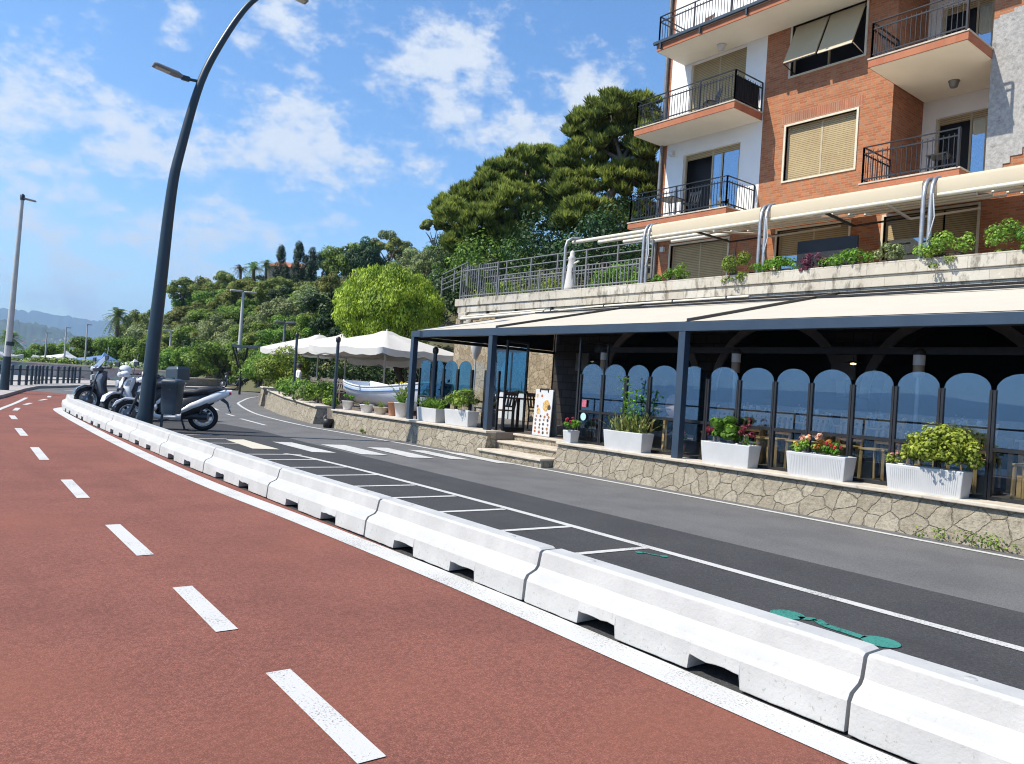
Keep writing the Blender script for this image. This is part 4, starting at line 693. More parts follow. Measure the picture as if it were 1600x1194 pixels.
def window(x, y0, y1, z0, z1, kind, label=None, frame=True):
    m = MB(); f = 0.055
    if frame:
        for a, b_, c, d in ((y0-0.06, y0, z0-0.05, z1+0.06), (y1, y1+0.06, z0-0.05, z1+0.06), (y0, y1, z1, z1+0.06), (y0, y1, z0-0.05, z0)): m.box(LB(x-0.03, a, c), LB(x+0.10, b_, d), 0)
    xi = x+0.13; ym = (y0+y1)/2
    for a, b_ in ((y0, y0+f), (y1-f, y1), (ym-f/2, ym+f/2)): m.box(LB(xi-0.01, a, z0), LB(xi+0.04, b_, z1), 1)
    o = m.build('window', ['window_stone', 'window_tan'], ab, label=label)
    def shut(a, b_, c, d):
        q = MB(); q.box(LB(xi+0.0, a, c), LB(xi+0.03, b_, d)); q.build('roller_shutter', 'shutter_slats', o)
    def pane(a, b_, c, d, mt='window_glass'):
        q = MB(); q.box(LB(xi+0.01, a, c), LB(xi+0.02, b_, d)); q.build('pane', mt, o)
    q = MB(); q.box(LB(x+0.5, y0-0.3, z0-0.1), LB(x+0.52, y1+0.3, z1+0.1)); q.box(LB(x+0.21, y0-0.3, z0-0.12), LB(x+0.5, y1+0.3, z0-0.1)); q.build('dark_interior', 'room_dark', o)
    if kind == 'shut': shut(y0+f, ym-f/2, z0, z1); shut(ym+f/2, y1-f, z0, z1)
    if kind == 'half':
        for a, b_ in ((y0+f, ym-f/2), (ym+f/2, y1-f)): shut(a, b_, z1-0.75, z1); pane(a, b_, z0, z1-0.752)
    if kind == 'mixed':
        shut(ym-0.35+f, y1-f, z1-0.62, z1); shut(y0+f, ym-0.35, z0, z1); pane(ym+f/2, y1-f, z0, z1-0.622)
    if kind == 'door':
        shut(y0+f, y1-f, z1-0.18, z1); q = MB()
        for a, b_ in ((y0+f, y0+f+0.06), (ym-0.42, ym-0.36)): q.box(LB(xi-0.02, a, z0), LB(xi-0.012, b_, z1-0.18))
        q.build('sash', 'window_tan', o); pane(y0+f, ym-f/2, z0, z1-0.182)
        q = MB(); n = 16; rr = [[Vector(LB(xi+0.1+0.03*math.sin(k*2.1), y0+f+(ym-y0-f)*k/n, z)) for k in range(n+1)] for z in (z0, z1-0.2)]
        q.loft(rr, closed=False, cap=False); q.build('curtain', 'curtain_white', o)
    return o
window(XF, 15.15, 17.5, 4.9, 6.73, 'shut', 'ground floor window with both tan roller shutters down'); window(XF, 11.13, 13.38, 4.9, 6.75, 'half', 'ground floor window with shutters half down'); window(XF, 7.84, 10.15, 4.9, 6.75, 'mixed', 'ground floor window with one shutter raised')
window(XF, 11.1, 13.3, 8.25, 9.9, 'shut', 'wide brick-framed window with closed tan shutters')
w_up = window(XF, 11.0, 13.28, 11.42, 12.95, 'open', 'upper window with two shutters tilted outward')
for a, b_ in ((11.08, 12.1), (12.18, 13.2)):
    q = MB(); q.prism([LB(XF+0.05, a, 12.92), LB(XF-0.55, a, 11.62), LB(XF-0.52, a, 11.60), LB(XF+0.08, a, 12.90)], (0, b_-a, 0)); q.build('tilted_shutter', 'shade_tan', w_up)
    q = MB(); q.bar(LB(XF-0.54, a, 11.61), LB(XF-0.54, b_, 11.61), 0.035); q.bar(LB(XF-0.5, (a if a < 12 else b_), 11.62), LB(XF+0.12, (a if a < 12 else b_), 11.5), 0.018); q.build('shutter_bar', 'dark_frame' if a > 12 else 'cream_metal', w_up)
window(XF, 14.92, 17.2, 7.36, 9.8, 'door', 'open sliding balcony door with a white curtain', False); window(XF, 14.9, 17.1, 10.55, 12.9, 'shut', 'balcony door with closed tan shutters', False)
window(XR, 8.0, 9.75, 7.36, 9.8, 'door', 'sliding door at the back of the lower brick recess', False); window(XR, 8.0, 9.75, 10.6, 12.9, 'door', None, False)
for p, n, mt in [((20.0, 15.55, 12.945), 'ceiling_lamp', 'white_paint'), ((21.2, 8.9, 10.325), 'ceiling_lamp', 'heater_brown')]:
    q = MB(); q.lathe(LB(*p), [(0.001, -0.2 if n == 'x' else -0.17), (0.09, -0.17), (0.13, -0.03), (0.15, 0.0), (0.001, 0.0)], 16); q.build(n, 'grey_metal' if p[1] < 10 else 'white_paint', ab)
q = MB(); q.box(LB(XF-0.16, 17.58, 9.86), LB(XF-0.0, 17.76, 10.03)); q.build('wall_lamp', 'white_paint', ab, bevel=0.02)
q = MB(); q.box(LB(XF-0.12, 17.75, 6.55), LB(XF, 17.9, 6.72)); q.build('alarm_box', 'white_paint', ab, bevel=0.01)
# things standing on the balconies
def simple_table(loc, rz, label, mat='railing_black', w=0.7, h=0.72, cat='table'):
    e = empty('table', loc, rz, label=label, cat=cat); q = MB(); q.box((-w/2, -w/2, h-0.03), (w/2, w/2, h)); q.build('table_top', mat, e)
    for sx in (-1, 1):
        for sy in (-1, 1): q = MB(); q.bar((sx*w*.42, sy*w*.42, 0), (sx*w*.36, sy*w*.36, h-0.03), 0.035); q.build('leg', mat, e)
    return e
def chair(loc, rz, label, mat='wood_light', group=None, slats=True):
    e = empty('chair', loc, rz, label=label, cat='chair', group=group)
    q = MB(); q.box((-0.2, -0.2, 0.43), (0.2, 0.2, 0.46)); q.build('seat', mat, e, bevel=0.008)
    for sx in (-1, 1):
        q = MB(); q.bar((sx*0.18, 0.18, 0), (sx*0.17, 0.17, 0.43), 0.035); q.build('leg', mat, e)
        q = MB(); q.tube([(sx*0.18, -0.2, 0), (sx*0.18, -0.18, 0.45), (sx*0.2, -0.28, 0.93)], 0.02, 6); q.build('leg', mat, e)
    q = MB(); q.box((-0.2, -0.275, 0.80), (0.2, -0.25, 0.89)); q.box((-0.19, -0.215, 0.52), (0.19, -0.195, 0.56))
    if slats:
        for x in (-0.1, 0, 0.1): q.bar((x, -0.205, 0.55), (x, -0.262, 0.82), 0.05, 0.014)
    q.build('backrest', mat, e); return e
simple_table((19.6, 16.9, 7.362), 0, 'dark folding table on the lowest white balcony'); chair((19.6, 16.1, 7.362), R(90), 'dark chair on the lowest white balcony', 'railing_black'); chair((19.7, 15.6, 10.552), R(60), 'dark chair on the middle white balcony', 'railing_black')
q = MB(); q.box((19.1, 14.24, 10.56), (20.3, 14.26, 11.3)); tag(q.build('privacy_screen', 'black_cloth'), 'dark cloth screen tied along the end of the middle balcony', 'screen')
chair((19.8, 16.2, 13.202), R(80), 'dark chair on the top balcony', 'wood_dark'); 
simple_table((20.2, 8.7, 7.342), 0, 'small dark table on the lower recess balcony', w=0.5)
# ------------------------------------------------------------------ cream awnings over the upper terrace
def awning_post(y, label):
    e = empty('awning_post', (15.12, y, 4.45), label=label, cat='awning post', group='curved metal awning posts on the parapet')
    for dy in (-0.07, 0.07):
        q = MB(); q.tube([(0, dy, 0), (0, dy, 1.2), (0.03, dy, 1.42), (0.12, dy, 1.56), (0.28, dy, 1.63)], 0.045, 8); q.build('upright', 'galvanised', e)
    q = MB(); q.tube([(-0.06, -0.13, 1.25), (-0.05, -0.17, 0.8), (-0.06, -0.1, 0.45), (-0.05, -0.15, 0.25), (-0.05, -0.09, 0.5)], 0.012, 6); q.build('cord', 'white_paint', e)
awning_post(13.8, 'curved double awning post at the left corner of the brick front'); awning_post(10.28, 'curved double awning post in the middle of the parapet'); awning_post(6.7, 'rightmost curved double awning post')
e = empty('awning_post', (15.12, 16.95, 4.45), label='single curved awning post beside the folded white parasol', cat='awning post', group='curved metal awning posts on the parapet')
q = MB(); q.tube([(0, 0, 0), (0, 0, 1.3), (0.04, -0.02, 1.48), (0.15, -0.1, 1.58), (0.4, -0.2, 1.6)], 0.045, 8); q.build('upright', 'galvanised', e)
def awning(y0, y1, label):
    e = empty('awning', (15.2, (y0+y1)/2, 6.0), label=label, cat='awning', group='cream awnings over the upper terrace'); h = abs(y1-y0)/2
    prof = [(0.0, -0.30), (-0.03, -0.05), (0.02, 0.02), (0.2, 0.05), (5.15, 0.98)]
    q = MB(); q.loft([[Vector((x, s_*h, z)) for x, z in prof] for s_ in (-1, 1)], closed=False, cap=False)
    q.build('canopy', 'awning_cream', e, fix=False)
    q = MB(); q.tube([(0.03, -h, -0.30), (0.03, h, -0.30)], 0.045, 8); q.tube([(0.16, -h, -0.14), (0.16, h, -0.14)], 0.05, 8); q.build('front_rail', 'cream_metal', e)
    q = MB()
    for k in range(1, 6): q.tube([(0.16+k*0.8, -h, -0.16+k*0.152), (0.16+k*0.8, h, -0.16+k*0.152)], 0.03, 6)
    q.build('cross_bar', 'cream_metal', e)
    for t in (-0.45, 0.35):
        q = MB(); q.bar((0.1, t*h, -0.2), (2.6, t*h+0.5, -0.05), 0.05, 0.05); q.bar((2.6, t*h+0.5, -0.05), (5.1, t*h, 0.62), 0.05, 0.05); q.build('folding_arm', 'dark_frame' if t > 0 else 'cream_metal', e)
awning(13.68, 10.42, 'cream awning between the left corner post and the middle post'); awning(10.14, 6.84, 'cream awning between the middle and rightmost posts'); awning(6.56, 2.4, 'cream awning running out of the picture on the right')
e = empty('bare_awning', (15.3, 15.4, 6.0), label='bare cream awning tubes without cloth above the terrace railing', cat='awning')
for k in range(5): q = MB(); q.tube([(0.1+k*0.85, 1.55-0.22*k, -0.06+k*0.13), (0.1+k*0.85, -1.5, -0.06+k*0.13)], 0.055, 8); q.build('tube', 'cream_metal', e)
q = MB(); q.tube([(0.2, -1.5, 0.0), (5.0, -1.5, 0.7)], 0.035, 8); q.build('side_rail', 'cream_metal', e)
# ------------------------------------------------------------------ upper railings
def bar_fence(name, a, b, z0, z1, label, mat, vertical, rails, posts, step=0.13):
    a, b = Vector(a), Vector(b); e = empty(name, (a.x, a.y, z0), label=label, cat='railing'); d = b-a; d.z = 0; Lg = d.length; u = d/Lg
    slope = b.z-a.z
    zz = lambda t: slope*t
    r = MB()
    for z in rails: r.tube([Vector((0, 0, z)), u*Lg+Vector((0, 0, z+slope))], 0.022, 6)
    r.build('rail', mat, e)
    if vertical:
        r = MB()
        for k in range(int(Lg/step)+1): t = k*step/Lg; r.bar(u*(k*step)+Vector((0, 0, zz(t)+0.03)), u*(k*step)+Vector((0, 0, zz(t)+z1-z0)), 0.022)
        r.build('bars', mat, e)
    n = max(1, round(Lg/posts))
    for k in range(n+1): q = MB(); q.bar(u*(Lg*k/n)+Vector((0, 0, zz(k/n))), u*(Lg*k/n)+Vector((0, 0, zz(k/n)+z1-z0+0.02)), 0.05); q.build('post', mat, e)
    return e
bar_fence('railing', (15.12, 22.3, 0), (15.12, 20.2, 0), 4.45, 5.6, 'tall grey bar railing at the left end of the parapet', 'grey_metal', True, (0.12, 1.0), 1.0)
bar_fence('railing', (15.12, 20.1, 0), (15.12, 13.95, 0), 4.45, 5.12, 'low grey bar railing along the parapet behind the folded parasol', 'grey_metal', True, (0.1, 0.55), 2.0, 0.14)
bar_fence('railing', (16.3, 22.6, 0), (16.3, 14.6, 0), 4.18, 5.9, 'grey railing of horizontal bars behind the parapet planting', 'grey_metal', False, (1.72, 1.48, 1.24, 1.0), 1.3)
bar_fence('railing', (15.75, 24.5, -0.25), (15.5, 22.5, 0), 4.75, 5.5, 'sloping grey stair railing left of the parapet', 'grey_metal', False, (0.85, 0.65, 0.45, 0.25), 1.2)
# ------------------------------------------------------------------ concrete barriers
def barrier_mesh(Lg=2.33, seed=0):
    rng = random.Random(seed); m = MB(); holes = [(0.56, 0.9), (1.45, 1.79)]
    prof = [(0.0, 0.0), (0.012, 0.15), (0.035, 0.185), (0.105, 0.215), (0.125, 0.24), (0.145, 0.345), (0.165, 0.358), (0.30, 0.358), (0.318, 0.345), (0.338, 0.24), (0.36, 0.215), (0.43, 0.185), (0.452, 0.15), (0.464, 0.0)]
    xs = [0, 0.03]; x = 0.03
    while x < Lg-0.05: x += 0.0575; xs.append(min(x, Lg-0.03))
    xs.append(Lg); xs = sorted(set([round(v, 4) for v in xs] + [h for p in holes for h in p] + [h+d for p in holes for h, d in zip(p, (0.012, -0.012))]))
    rings = []
    for y in xs:
        ins = next((p for p in holes if p[0]-1e-6 <= y <= p[1]+1e-6), None); zb = 0.004
        k = 0.018 if y in (0, Lg) else 0.0
        if ins and y not in ins: zb = 0.082 + rng.uniform(-0.008, 0.006)
        ring = []
        for (px_, pz) in prof:
            z = max(pz, zb) - (k*0.6 if pz > 0.3 else 0); xx = 0.232+(px_-0.232)*(1-k*1.5)
            if pz < 0.03: xx += rng.uniform(-0.002, 0.002); z += rng.uniform(0, 0.004)
            else: xx += rng.uniform(-0.0015, 0.0015)
            ring.append(Vector((xx, y, z)))
        rings.append(ring)
    m.loft(rings, smooth=False); n = len(prof)
    for i in range(len(rings)-1): pass
    return m
names = ['nearest white concrete barrier, cut off by the bottom right corner', 'second white concrete barrier from the corner, in front of the big green scooter stencil', 'third white concrete barrier from the corner, beside the small green stencil', 'fourth white concrete barrier, opposite the bay lines',
 'fifth white concrete barrier from the corner', 'sixth white concrete barrier, just before the crossing bars', 'seventh white concrete barrier, whose far end reaches the curved lamp post', 'eighth white concrete barrier, directly in front of the curved lamp post', 'ninth white concrete barrier, in front of the nearest scooter wheel', 'tenth white concrete barrier, before the white scooter front wheel', 'eleventh white concrete barrier, before the dark scooter', 'last white barrier of the row at its far tip']
JO = [(3.47, -0.60), (3.47, 1.75), (3.475, 4.11), (3.47, 6.47), (3.425, 8.83), (3.395, 11.19), (3.39, 13.55), (3.425, 15.9), (3.46, 18.27), (3.50, 20.62), (3.57, 22.97), (3.66, 25.31)]
vm = [barrier_mesh(seed=k).build('concrete_barrier', 'white_barrier', bevel=0.006) for k in range(3)]
sock = MB(); basic('socket_grey', (0.42, 0.42, 0.41), 0.8, 0.15, 9)
sock.lathe((0, 0, 0), [(0.028, 0.0), (0.026, 0.003), (0.001, 0.003)], 14)
so_ = sock.build('lifting_socket', 'socket_grey')
def place_barrier(i, loc, rz, label):
    o = vm[i] if i < 3 else vm[i % 3].copy()
    if i >= 3: COL.objects.link(o)
    o.location = loc; o.rotation_euler = (0, 0, rz); tag(o, label, 'barrier', 'white concrete barriers between path and parking bays')
    for y in (0.42, 1.92):
        c = so_.copy(); COL.objects.link(c); c.parent = o; c.location = (0.232, y, 0.3585)
for i, (x, y) in enumerate(JO):
    nx, ny = JO[i+1] if i+1 < len(JO) else (3.95, 27.6)
    place_barrier(i, (x, y+0.015, 0.012), -math.atan2(nx-x, ny-y), names[i])
place_barrier(12, (4.0, 27.75, 0.012), R(-62), 'white barrier turned across the far tip of the row, facing the scooters')
bpy.data.objects.remove(so_)
# ------------------------------------------------------------------ lamps
def lamp_head(parent, c, rz, tilt, s=1.0, mat='grey_metal', axis_len=0.62):
    """flat LED street lantern pointing along +x of its own frame"""
    m = MB(); m.loft([[Vector((x*s, y*w*s, z*h*s)) for y, z in ((-.13, 0), (-.13, .04), (-.09, .075), (.09, .075), (.13, .04), (.13, 0))] for x, w, h in ((0.0, .55, .9), (.05, .7, 1), (.12, 1, 1.15), (axis_len-.06, 1, 1), (axis_len, .86, .7))], smooth=False)
    o = m.build('lamp_head', mat, parent, bevel=0.01); o.location = c; o.rotation_euler = (0, tilt, rz)
    q = MB(); q.box((0.26*s, -0.085*s, -0.012*s), ((axis_len-0.05)*s, 0.085*s, -0.001)); q.build('lens', 'lamp_glass', o); return o
e = empty('street_lamp', (4.36, 18.3, 0), label='tall curved dark street lamp with two lanterns behind the barriers', cat='street lamp')
k = 0.863; LPts = [(-.12, 0, 0), (-0.06, 0, 1.63), (0.01, 0, 3.2), (0.11, 0, 5.36), (0.25, 0, 6.4), (0.57, 0, 7.97), (1.01, 0, 9.11), (1.50, 0, 10.05), (1.95, 0, 10.55), (2.33, 0, 10.72)]
P = smooth_pts(LPts, 5); q = MB(); q.tube(P, [0.165-0.105*min(1, p.z/10.5) for p in P], 20); q.build('pole', 'lamp_post_teal', e)
q = MB(); q.tube([(0.57, 0, 7.97), (0.3, -0.0, 7.95), (0.14, 0, 7.96)], 0.035, 8); q.obox((0.24, 0, 7.95), (0.17, 0.1, 0.1)); q.build('bracket_arm', 'lamp_post_teal', e, bevel=0.01)
lamp_head(e, (0.16, 0, 7.93), R(180), R(-9), 1.0); lamp_head(e, (2.3, 0, 10.69), R(0), R(6), 1.0)
q = MB(); q.lathe((-.12, 0, 0), [(0.26, 0.0), (0.26, 0.02), (0.19, 0.035), (0.17, 0.1)], 16); q.build('base_collar', 'lamp_post_teal', e)
q = MB(); q.lathe((-0.23, -0.02, 1.27), [(0.001, -0.006), (0.05, -0.006), (0.05, 0.006), (0.001, 0.006)], 14, axis='X'); q.build('round_plate', 'white_paint', e)
# litter bin on its own post
e = empty('litter_bin', (4.72, 18.05, 0), R(-38), 'dark blue litter bin with rounded lid on a thin post by the curved lamp', 'litter bin')
q = MB(); q.tube([(-0.2, 0, 0), (-0.2, 0, 0.55)], 0.03, 8); q.box((-0.235, -0.05, 0.45), (-0.165, 0.05, 1.1)); q.build('post', 'bin_blue', e)
def rrect(w, d, z, r=0.06, n=4):
    pts = []
    for cx, cy, a0 in ((w/2-r, d/2-r, 0), (-w/2+r, d/2-r, 90), (-w/2+r, -d/2+r, 180), (w/2-r, -d/2+r, 270)):
        for k in range(n+1): a = R(a0+90*k/n); pts.append(Vector((cx+r*math.cos(a), cy+r*math.sin(a), z)))
    return pts
q = MB(); q.loft([rrect(0.30, 0.36, 0.42), rrect(0.335, 0.41, 0.6), rrect(0.35, 0.43, 1.06), rrect(0.37, 0.45, 1.065), rrect(0.37, 0.45, 1.12)]); q.build('body', 'bin_blue', e)
q = MB(); q.loft([rrect(0.385, 0.465, 1.122), rrect(0.385, 0.465, 1.15), rrect(0.33, 0.41, 1.185), rrect(0.18, 0.26, 1.205)]); q.obox((0.0, 0, 1.215), (0.05, 0.05, 0.03)); q.build('lid', 'bin_blue', e)
q = MB(); q.box((-0.02, -0.222, 0.955), (0.06, -0.214, 0.985)); q.build('lock_plate', 'dark_frame', e)
# tall two-tone pole at the left edge
e = empty('street_lamp', (3.12, 35.6, 0), label='tall grey street lamp with dark blue foot at the left edge', cat='street lamp')
q = MB(); q.tube([(0, 0, 0), (0.03, 0, 1.42)], [0.17, 0.135], 16); q.build('foot_sleeve', 'lamp_post_teal', e)
q = MB(); q.tube([(0.03, 0, 1.4), (0.16, 0, 7.6)], [0.125, 0.06], 14); q.build('pole', 'pale_pole', e)
q = MB(); q.tube([(0.075, 0, 1.85), (0.08, 0, 2.0)], 0.148, 14); q.build('band', 'lamp_post_teal', e); lamp_head(e, (0.16, 0, 7.6), R(-10), R(6), 0.75)
q = MB(); q.lathe((0.16, 0, 7.55), [(0.08, 0), (0.08, 0.2), (0.03, 0.24), (0.001, 0.24)], 10); q.build('head_clamp', 'dark_frame', e)
def twin_lamp(loc, h, label, foot=0.0, s=1.0, mat='pale_pole'):
    e = empty('street_lamp', loc, label=label, cat='street lamp')
    if foot: q = MB(); q.tube([(0, 0, 0), (0, 0, foot)], 0.15*s, 10); q.build('foot_sleeve', 'lamp_post_teal', e)
    q = MB(); q.tube([(0, 0, foot), (0, 0, h)], [0.13*s, 0.07*s], 10); q.build('pole', mat, e)
    for sx in (-1, 1):
        q = MB(); q.loft([[Vector((sx*x*s, y*w*s, h+z)) for y, z in ((-.14, 0), (-.1, .07), (.1, .07), (.14, 0), (.08, -.05), (-.08, -.05))] for x, w in ((0.05, .4), (.15, 1), (.6, 1), (.72, .5))]); q.build('lamp_head', mat, e)
twin_lamp((19.8, 58.3, 0.0), 7.4, 'tall pale twin-headed street lamp above the far stone wall', 1.75, 1.35); twin_lamp((15.44, 38.8, 0.3), 3.8, 'slim grey twin-headed lamp left of the white parasols', 0, 0.75, 'grey_metal'); twin_lamp((23.0, 90.2, 2.2), 3.1, 'small twin-headed lamp among the hill trees behind the curved lamp post', 0, 1.2)
for (x, y, h, l) in [(8.94, 72.0, 3.46, 'leftmost thin pale lamp pole before the marina trees'), (9.83, 68.8, 3.9, 'middle thin pale lamp pole before the marina trees'), (11.1, 67.8, 4.25, 'rightmost thin pale lamp pole before the marina trees')]:
    e = empty('lamp_pole', (x, y, 0), label=l, cat='lamp pole', group='thin lamp poles by the marina'); q = MB(); q.tube([(0, 0, 0), (0, 0, h)], [0.075, 0.045], 8); q.build('pole', 'pale_pole', e)
    q = MB(); q.obox((0.12, 0, h), (0.4, 0.16, 0.07)); q.build('lamp_head', 'pale_pole', e)
# posts of the left dining terrace
for (x, y, h, l) in [(10.25, 21.5, 2.15, 'dark slim pole on the terrace wall beside the boat'), (10.45, 16.35, 1.85, 'dark pole with a cap among the left glass screens'), (10.9, 26.2, 2.4, 'dark slim pole behind the round hedge bushes')]:
    e = empty('terrace_pole', (x, y, 0.5), label=l, cat='pole'); q = MB(); q.tube([(0, 0, 0), (0, 0, h)], 0.05, 8); q.build('pole', 'dark_navy', e); q = MB(); q.lathe((0, 0, h), [(0.06, -0.12), (0.075, -0.08), (0.075, 0.0), (0.03, 0.05), (0.001, 0.05)], 10); q.build('cap', 'dark_frame', e)
# ------------------------------------------------------------------ scooters
def wheel(parent, x, r, w, spokes, mat='rim_metal'):
    t = MB(); t.lathe((x, 0, r), [(r*0.70, -w*.42), (r*0.80, -w*.5), (r*0.93, -w*.45), (r, -w*.2), (r, w*.2), (r*0.93, w*.45), (r*0.80, w*.5), (r*0.70, w*.42), (r*0.70, -w*.42)], 32, axis='Y')
    o = t.build('wheel', 'tyre_rubber', parent)
    m = MB(); m.lathe((x, 0, r), [(r*0.60, -w*.3), (r*0.72, -w*.4), (r*0.72, w*.4), (r*0.60, w*.3), (r*0.60, -w*.3)], 28, axis='Y'); m.lathe((x, 0, r), [(0.001, -w*.5), (0.05, -w*.5), (0.06, 0), (0.05, w*.5), (0.001, w*.5)], 14, axis='Y')
    for k in range(spokes):
        a = 2*math.pi*k/spokes; m.bar((x+0.04*math.cos(a), 0, r+0.04*math.sin(a)), (x+r*.63*math.cos(a), 0, r+r*.63*math.sin(a)), 0.02, 0.035)
    m.build('rim', mat, o); m = MB(); m.lathe((x, w*.32, r), [(0.03, 0), (r*.42, 0), (r*.42, 0.006), (0.03, 0.006)], 24, axis='Y'); m.build('brake_disc', 'grey_metal', o); return o
def shell_panel(prof_rings, name, mat, parent, bevel=0.0):
    """loft of cross-sections: each ring (x, z_low, z_high, half_width)"""
    m = MB(); rings = []
    for (x, z0, z1, w, lean) in prof_rings:
        rings.append([Vector((x+lean*(z-z0), y, z)) for y, z in ((-w*.75, z0), (-w, z0+(z1-z0)*.3), (-w*.9, z0+(z1-z0)*.8), (-w*.5, z1), (w*.5, z1), (w*.9, z0+(z1-z0)*.8), (w, z0+(z1-z0)*.3), (w*.75, z0))])
    m.loft(rings); return m.build(name, mat, parent)
def scooter(loc, heading, label, body='scooter_white', trim='scooter_dark', screen=False, topbox=False, big=False, lean=R(5), steer=R(-8)):
    e = empty('scooter', loc, heading, label, 'scooter', 'scooters parked behind the barriers'); e.rotation_euler = (lean, 0, heading)
    r = 0.30; wb = 0.70
    fw = wheel(e, wb, r, 0.11, 10); wheel(e, -wb, r, 0.13, 10)
    q = MB(); q.prism([(wb-.30, -0.075, .40), (wb-.27, -0.075, .52), (wb-.10, -0.075, .645), (wb+.10, -0.075, .655), (wb+.28, -0.075, .56), (wb+.335, -0.075, .42), (wb+.29, -0.075, .46), (wb+.12, -0.075, .61), (wb-.08, -0.075, .60), (wb-.22, -0.075, .50)], (0, 0.15, 0)); q.build('front_fender', body, e, bevel=0.025, seg=3)
    q = MB()
    for s_ in (-1, 1): q.tube([(wb, s_*0.085, r), (wb-.13, s_*0.085, .72)], 0.026, 8)
    q.tube([(wb-.13, -0.09, .72), (wb-.13, 0.09, .72)], 0.03, 8); q.tube([(wb-.13, 0, .70), (wb-.30, 0, 1.02)], 0.03, 8); q.build('fork', 'scooter_dark', e)
    q = MB(); prof = [(wb-.26, .30), (wb-.20, .46), (wb-.16, .66), (wb-.20, .86), (wb-.30, 1.0), (wb-.38, 1.0), (wb-.36, .82), (wb-.36, .55), (wb-.40, .34)]
    rings = []
    for (ys, k) in ((-.20, .72), (-.17, .92), (-.09, 1.05), (.09, 1.05), (.17, .92), (.20, .72)): rings.append([Vector((wb-.34+(x-(wb-.34))*k, ys, .66+(z-.66)*(0.86+.14*k))) for x, z in prof])
    q.loft(rings); q.build('leg_shield', body, e)
    for s_ in (-1, 1):
        q = MB(); q.prism([(wb-.15, s_*.15, .78), (wb-.17, s_*.19, .90), (wb-.24, s_*.21, .93), (wb-.22, s_*.19, .80)], (0.03, s_*0.015, 0)); q.build('indicator', 'clear_lens', e)
        q = MB(); q.prism([(wb-.36, s_*.203, .9), (wb-.25, s_*.204, .66), (wb-.30, s_*.205, .5), (wb-.40, s_*.202, .42), (wb-.34, s_*.205, .62)], (0, s_*0.008, 0)); q.build('shield_vent', 'scooter_dark', e)
    q = shell_panel([(wb-.30, .98, 1.10, .12, 0), (wb-.22, 1.0, 1.14, .14, 0), (wb-.13, .99, 1.10, .11, 0), (wb-.09, 1.01, 1.07, .07, 0)], 'headset', body, e)
    m = MB(); m.lathe((wb-.085, 0, 1.045), [(0.001, 0.02), (0.05, 0.015), (0.065, 0.0)], 14, axis='X'); m.build('headlight', 'clear_lens', e)
    m = MB(); m.tube([(wb-.36, -.36, 1.07), (wb-.30, -.16, 1.06), (wb-.28, 0, 1.05), (wb-.30, .16, 1.06), (wb-.36, .36, 1.07)], 0.015, 8); m.build('handlebar', 'scooter_dark', e)
    for s_ in (-1, 1):
        m = MB(); m.tube([(wb-.37, s_*.37, 1.07), (wb-.34, s_*.25, 1.065)], 0.022, 8); m.build('grip', 'seat_vinyl', e)
        m = MB(); m.tube([(wb-.30, s_*.2, 1.07), (wb-.28, s_*.27, 1.2), (wb-.29, s_*.30, 1.27)], 0.008, 6); m.obox((wb-.28, s_*.33, 1.30), (0.03, 0.15, 0.09), 0); m.build('mirror', 'scooter_dark', e, bevel=0.008)
    shell_panel([(wb-.40, .22, .36, .19, 0), (wb-.55, .22, .31, .2, 0), (wb-.85, .22, .31, .2, 0), (wb-.98, .22, .46, .19, 0)], 'floorboard', body if not big else trim, e)
    shell_panel([(wb-.86, .24, .60, .12, 0), (wb-.98, .26, .76, .17, 0), (wb-1.2, .36, .82, .185, 0), (wb-1.45, .50, .84, .17, 0), (wb-1.6, .62, .84, .13, 0)], 'under_seat', trim, e)
    shell_panel([(wb-.96, .34, .46, .19, 0), (wb-1.15, .44, .62, .215, 0), (wb-1.4, .55, .77, .2, 0), (wb-1.65, .66, .90, .16, 0), (wb-1.82, .76, .94, .11, 0), (wb-1.94, .84, .94, .05, 0)], 'tail_panel', body, e)
    shell_panel([(wb-.84, .70, .80, .11, 0), (wb-.95, .74, .90, .15, 0), (wb-1.18, .76, .89, .165, 0), (wb-1.32, .78, .97, .17, 0), (wb-1.58, .84, 1.0, .14, 0), (wb-1.72, .90, .99, .09, 0)], 'seat', 'seat_vinyl', e)
    m = MB(); m.tube([(wb-1.45, -.14, .86), (wb-1.75, -.13, .95), (wb-1.86, 0, .96), (wb-1.75, .13, .95), (wb-1.45, .14, .86)], 0.014, 8); m.build('grab_rail', 'scooter_dark', e)
    m = MB(); m.obox((wb-1.90, 0, .86), (0.05, 0.16, 0.06)); m.build('tail_light', 'red_lens', e, bevel=0.015)
    m = MB(); m.prism([(wb-1.66, -.08, .74), (wb-1.84, -.08, .62), (wb-1.93, -.08, .42), (wb-1.95, -.08, .42), (wb-1.88, -.08, .66), (wb-1.72, -.08, .80)], (0, .16, 0)); m.build('rear_fender', 'scooter_dark', e)
    m = MB(); m.obox((wb-1.915, 0, .52), (0.012, 0.18, 0.17), ry=R(-20)); m.build('number_plate', 'white_paint', e)
    m = MB(); m.lathe((0, 0, 0), [(0.001, -.24), (0.07, -.23), (0.085, -.1), (0.08, .15), (0.04, .26), (0.02, .45)], 14, axis='X'); o = m.build('exhaust', 'scooter_grey', e); o.location = (-wb+.02, -.17, .37); o.rotation_euler = (0, R(8), 0)
    shell_panel([(-wb-.08, .24, .38, .1, 0), (-wb+.2, .24, .42, .12, 0), (-wb+.45, .22, .40, .12, 0), (-wb+.6, .26, .38, .08, 0)], 'engine_case', 'scooter_dark', e)
    m = MB()
    for s_ in (-1, 1): m.tube([(-wb+.06, s_*.12, .36), (-wb+.0, s_*.13, .66)], 0.025, 8)
    m.build('shock_absorber', 'scooter_dark', e)
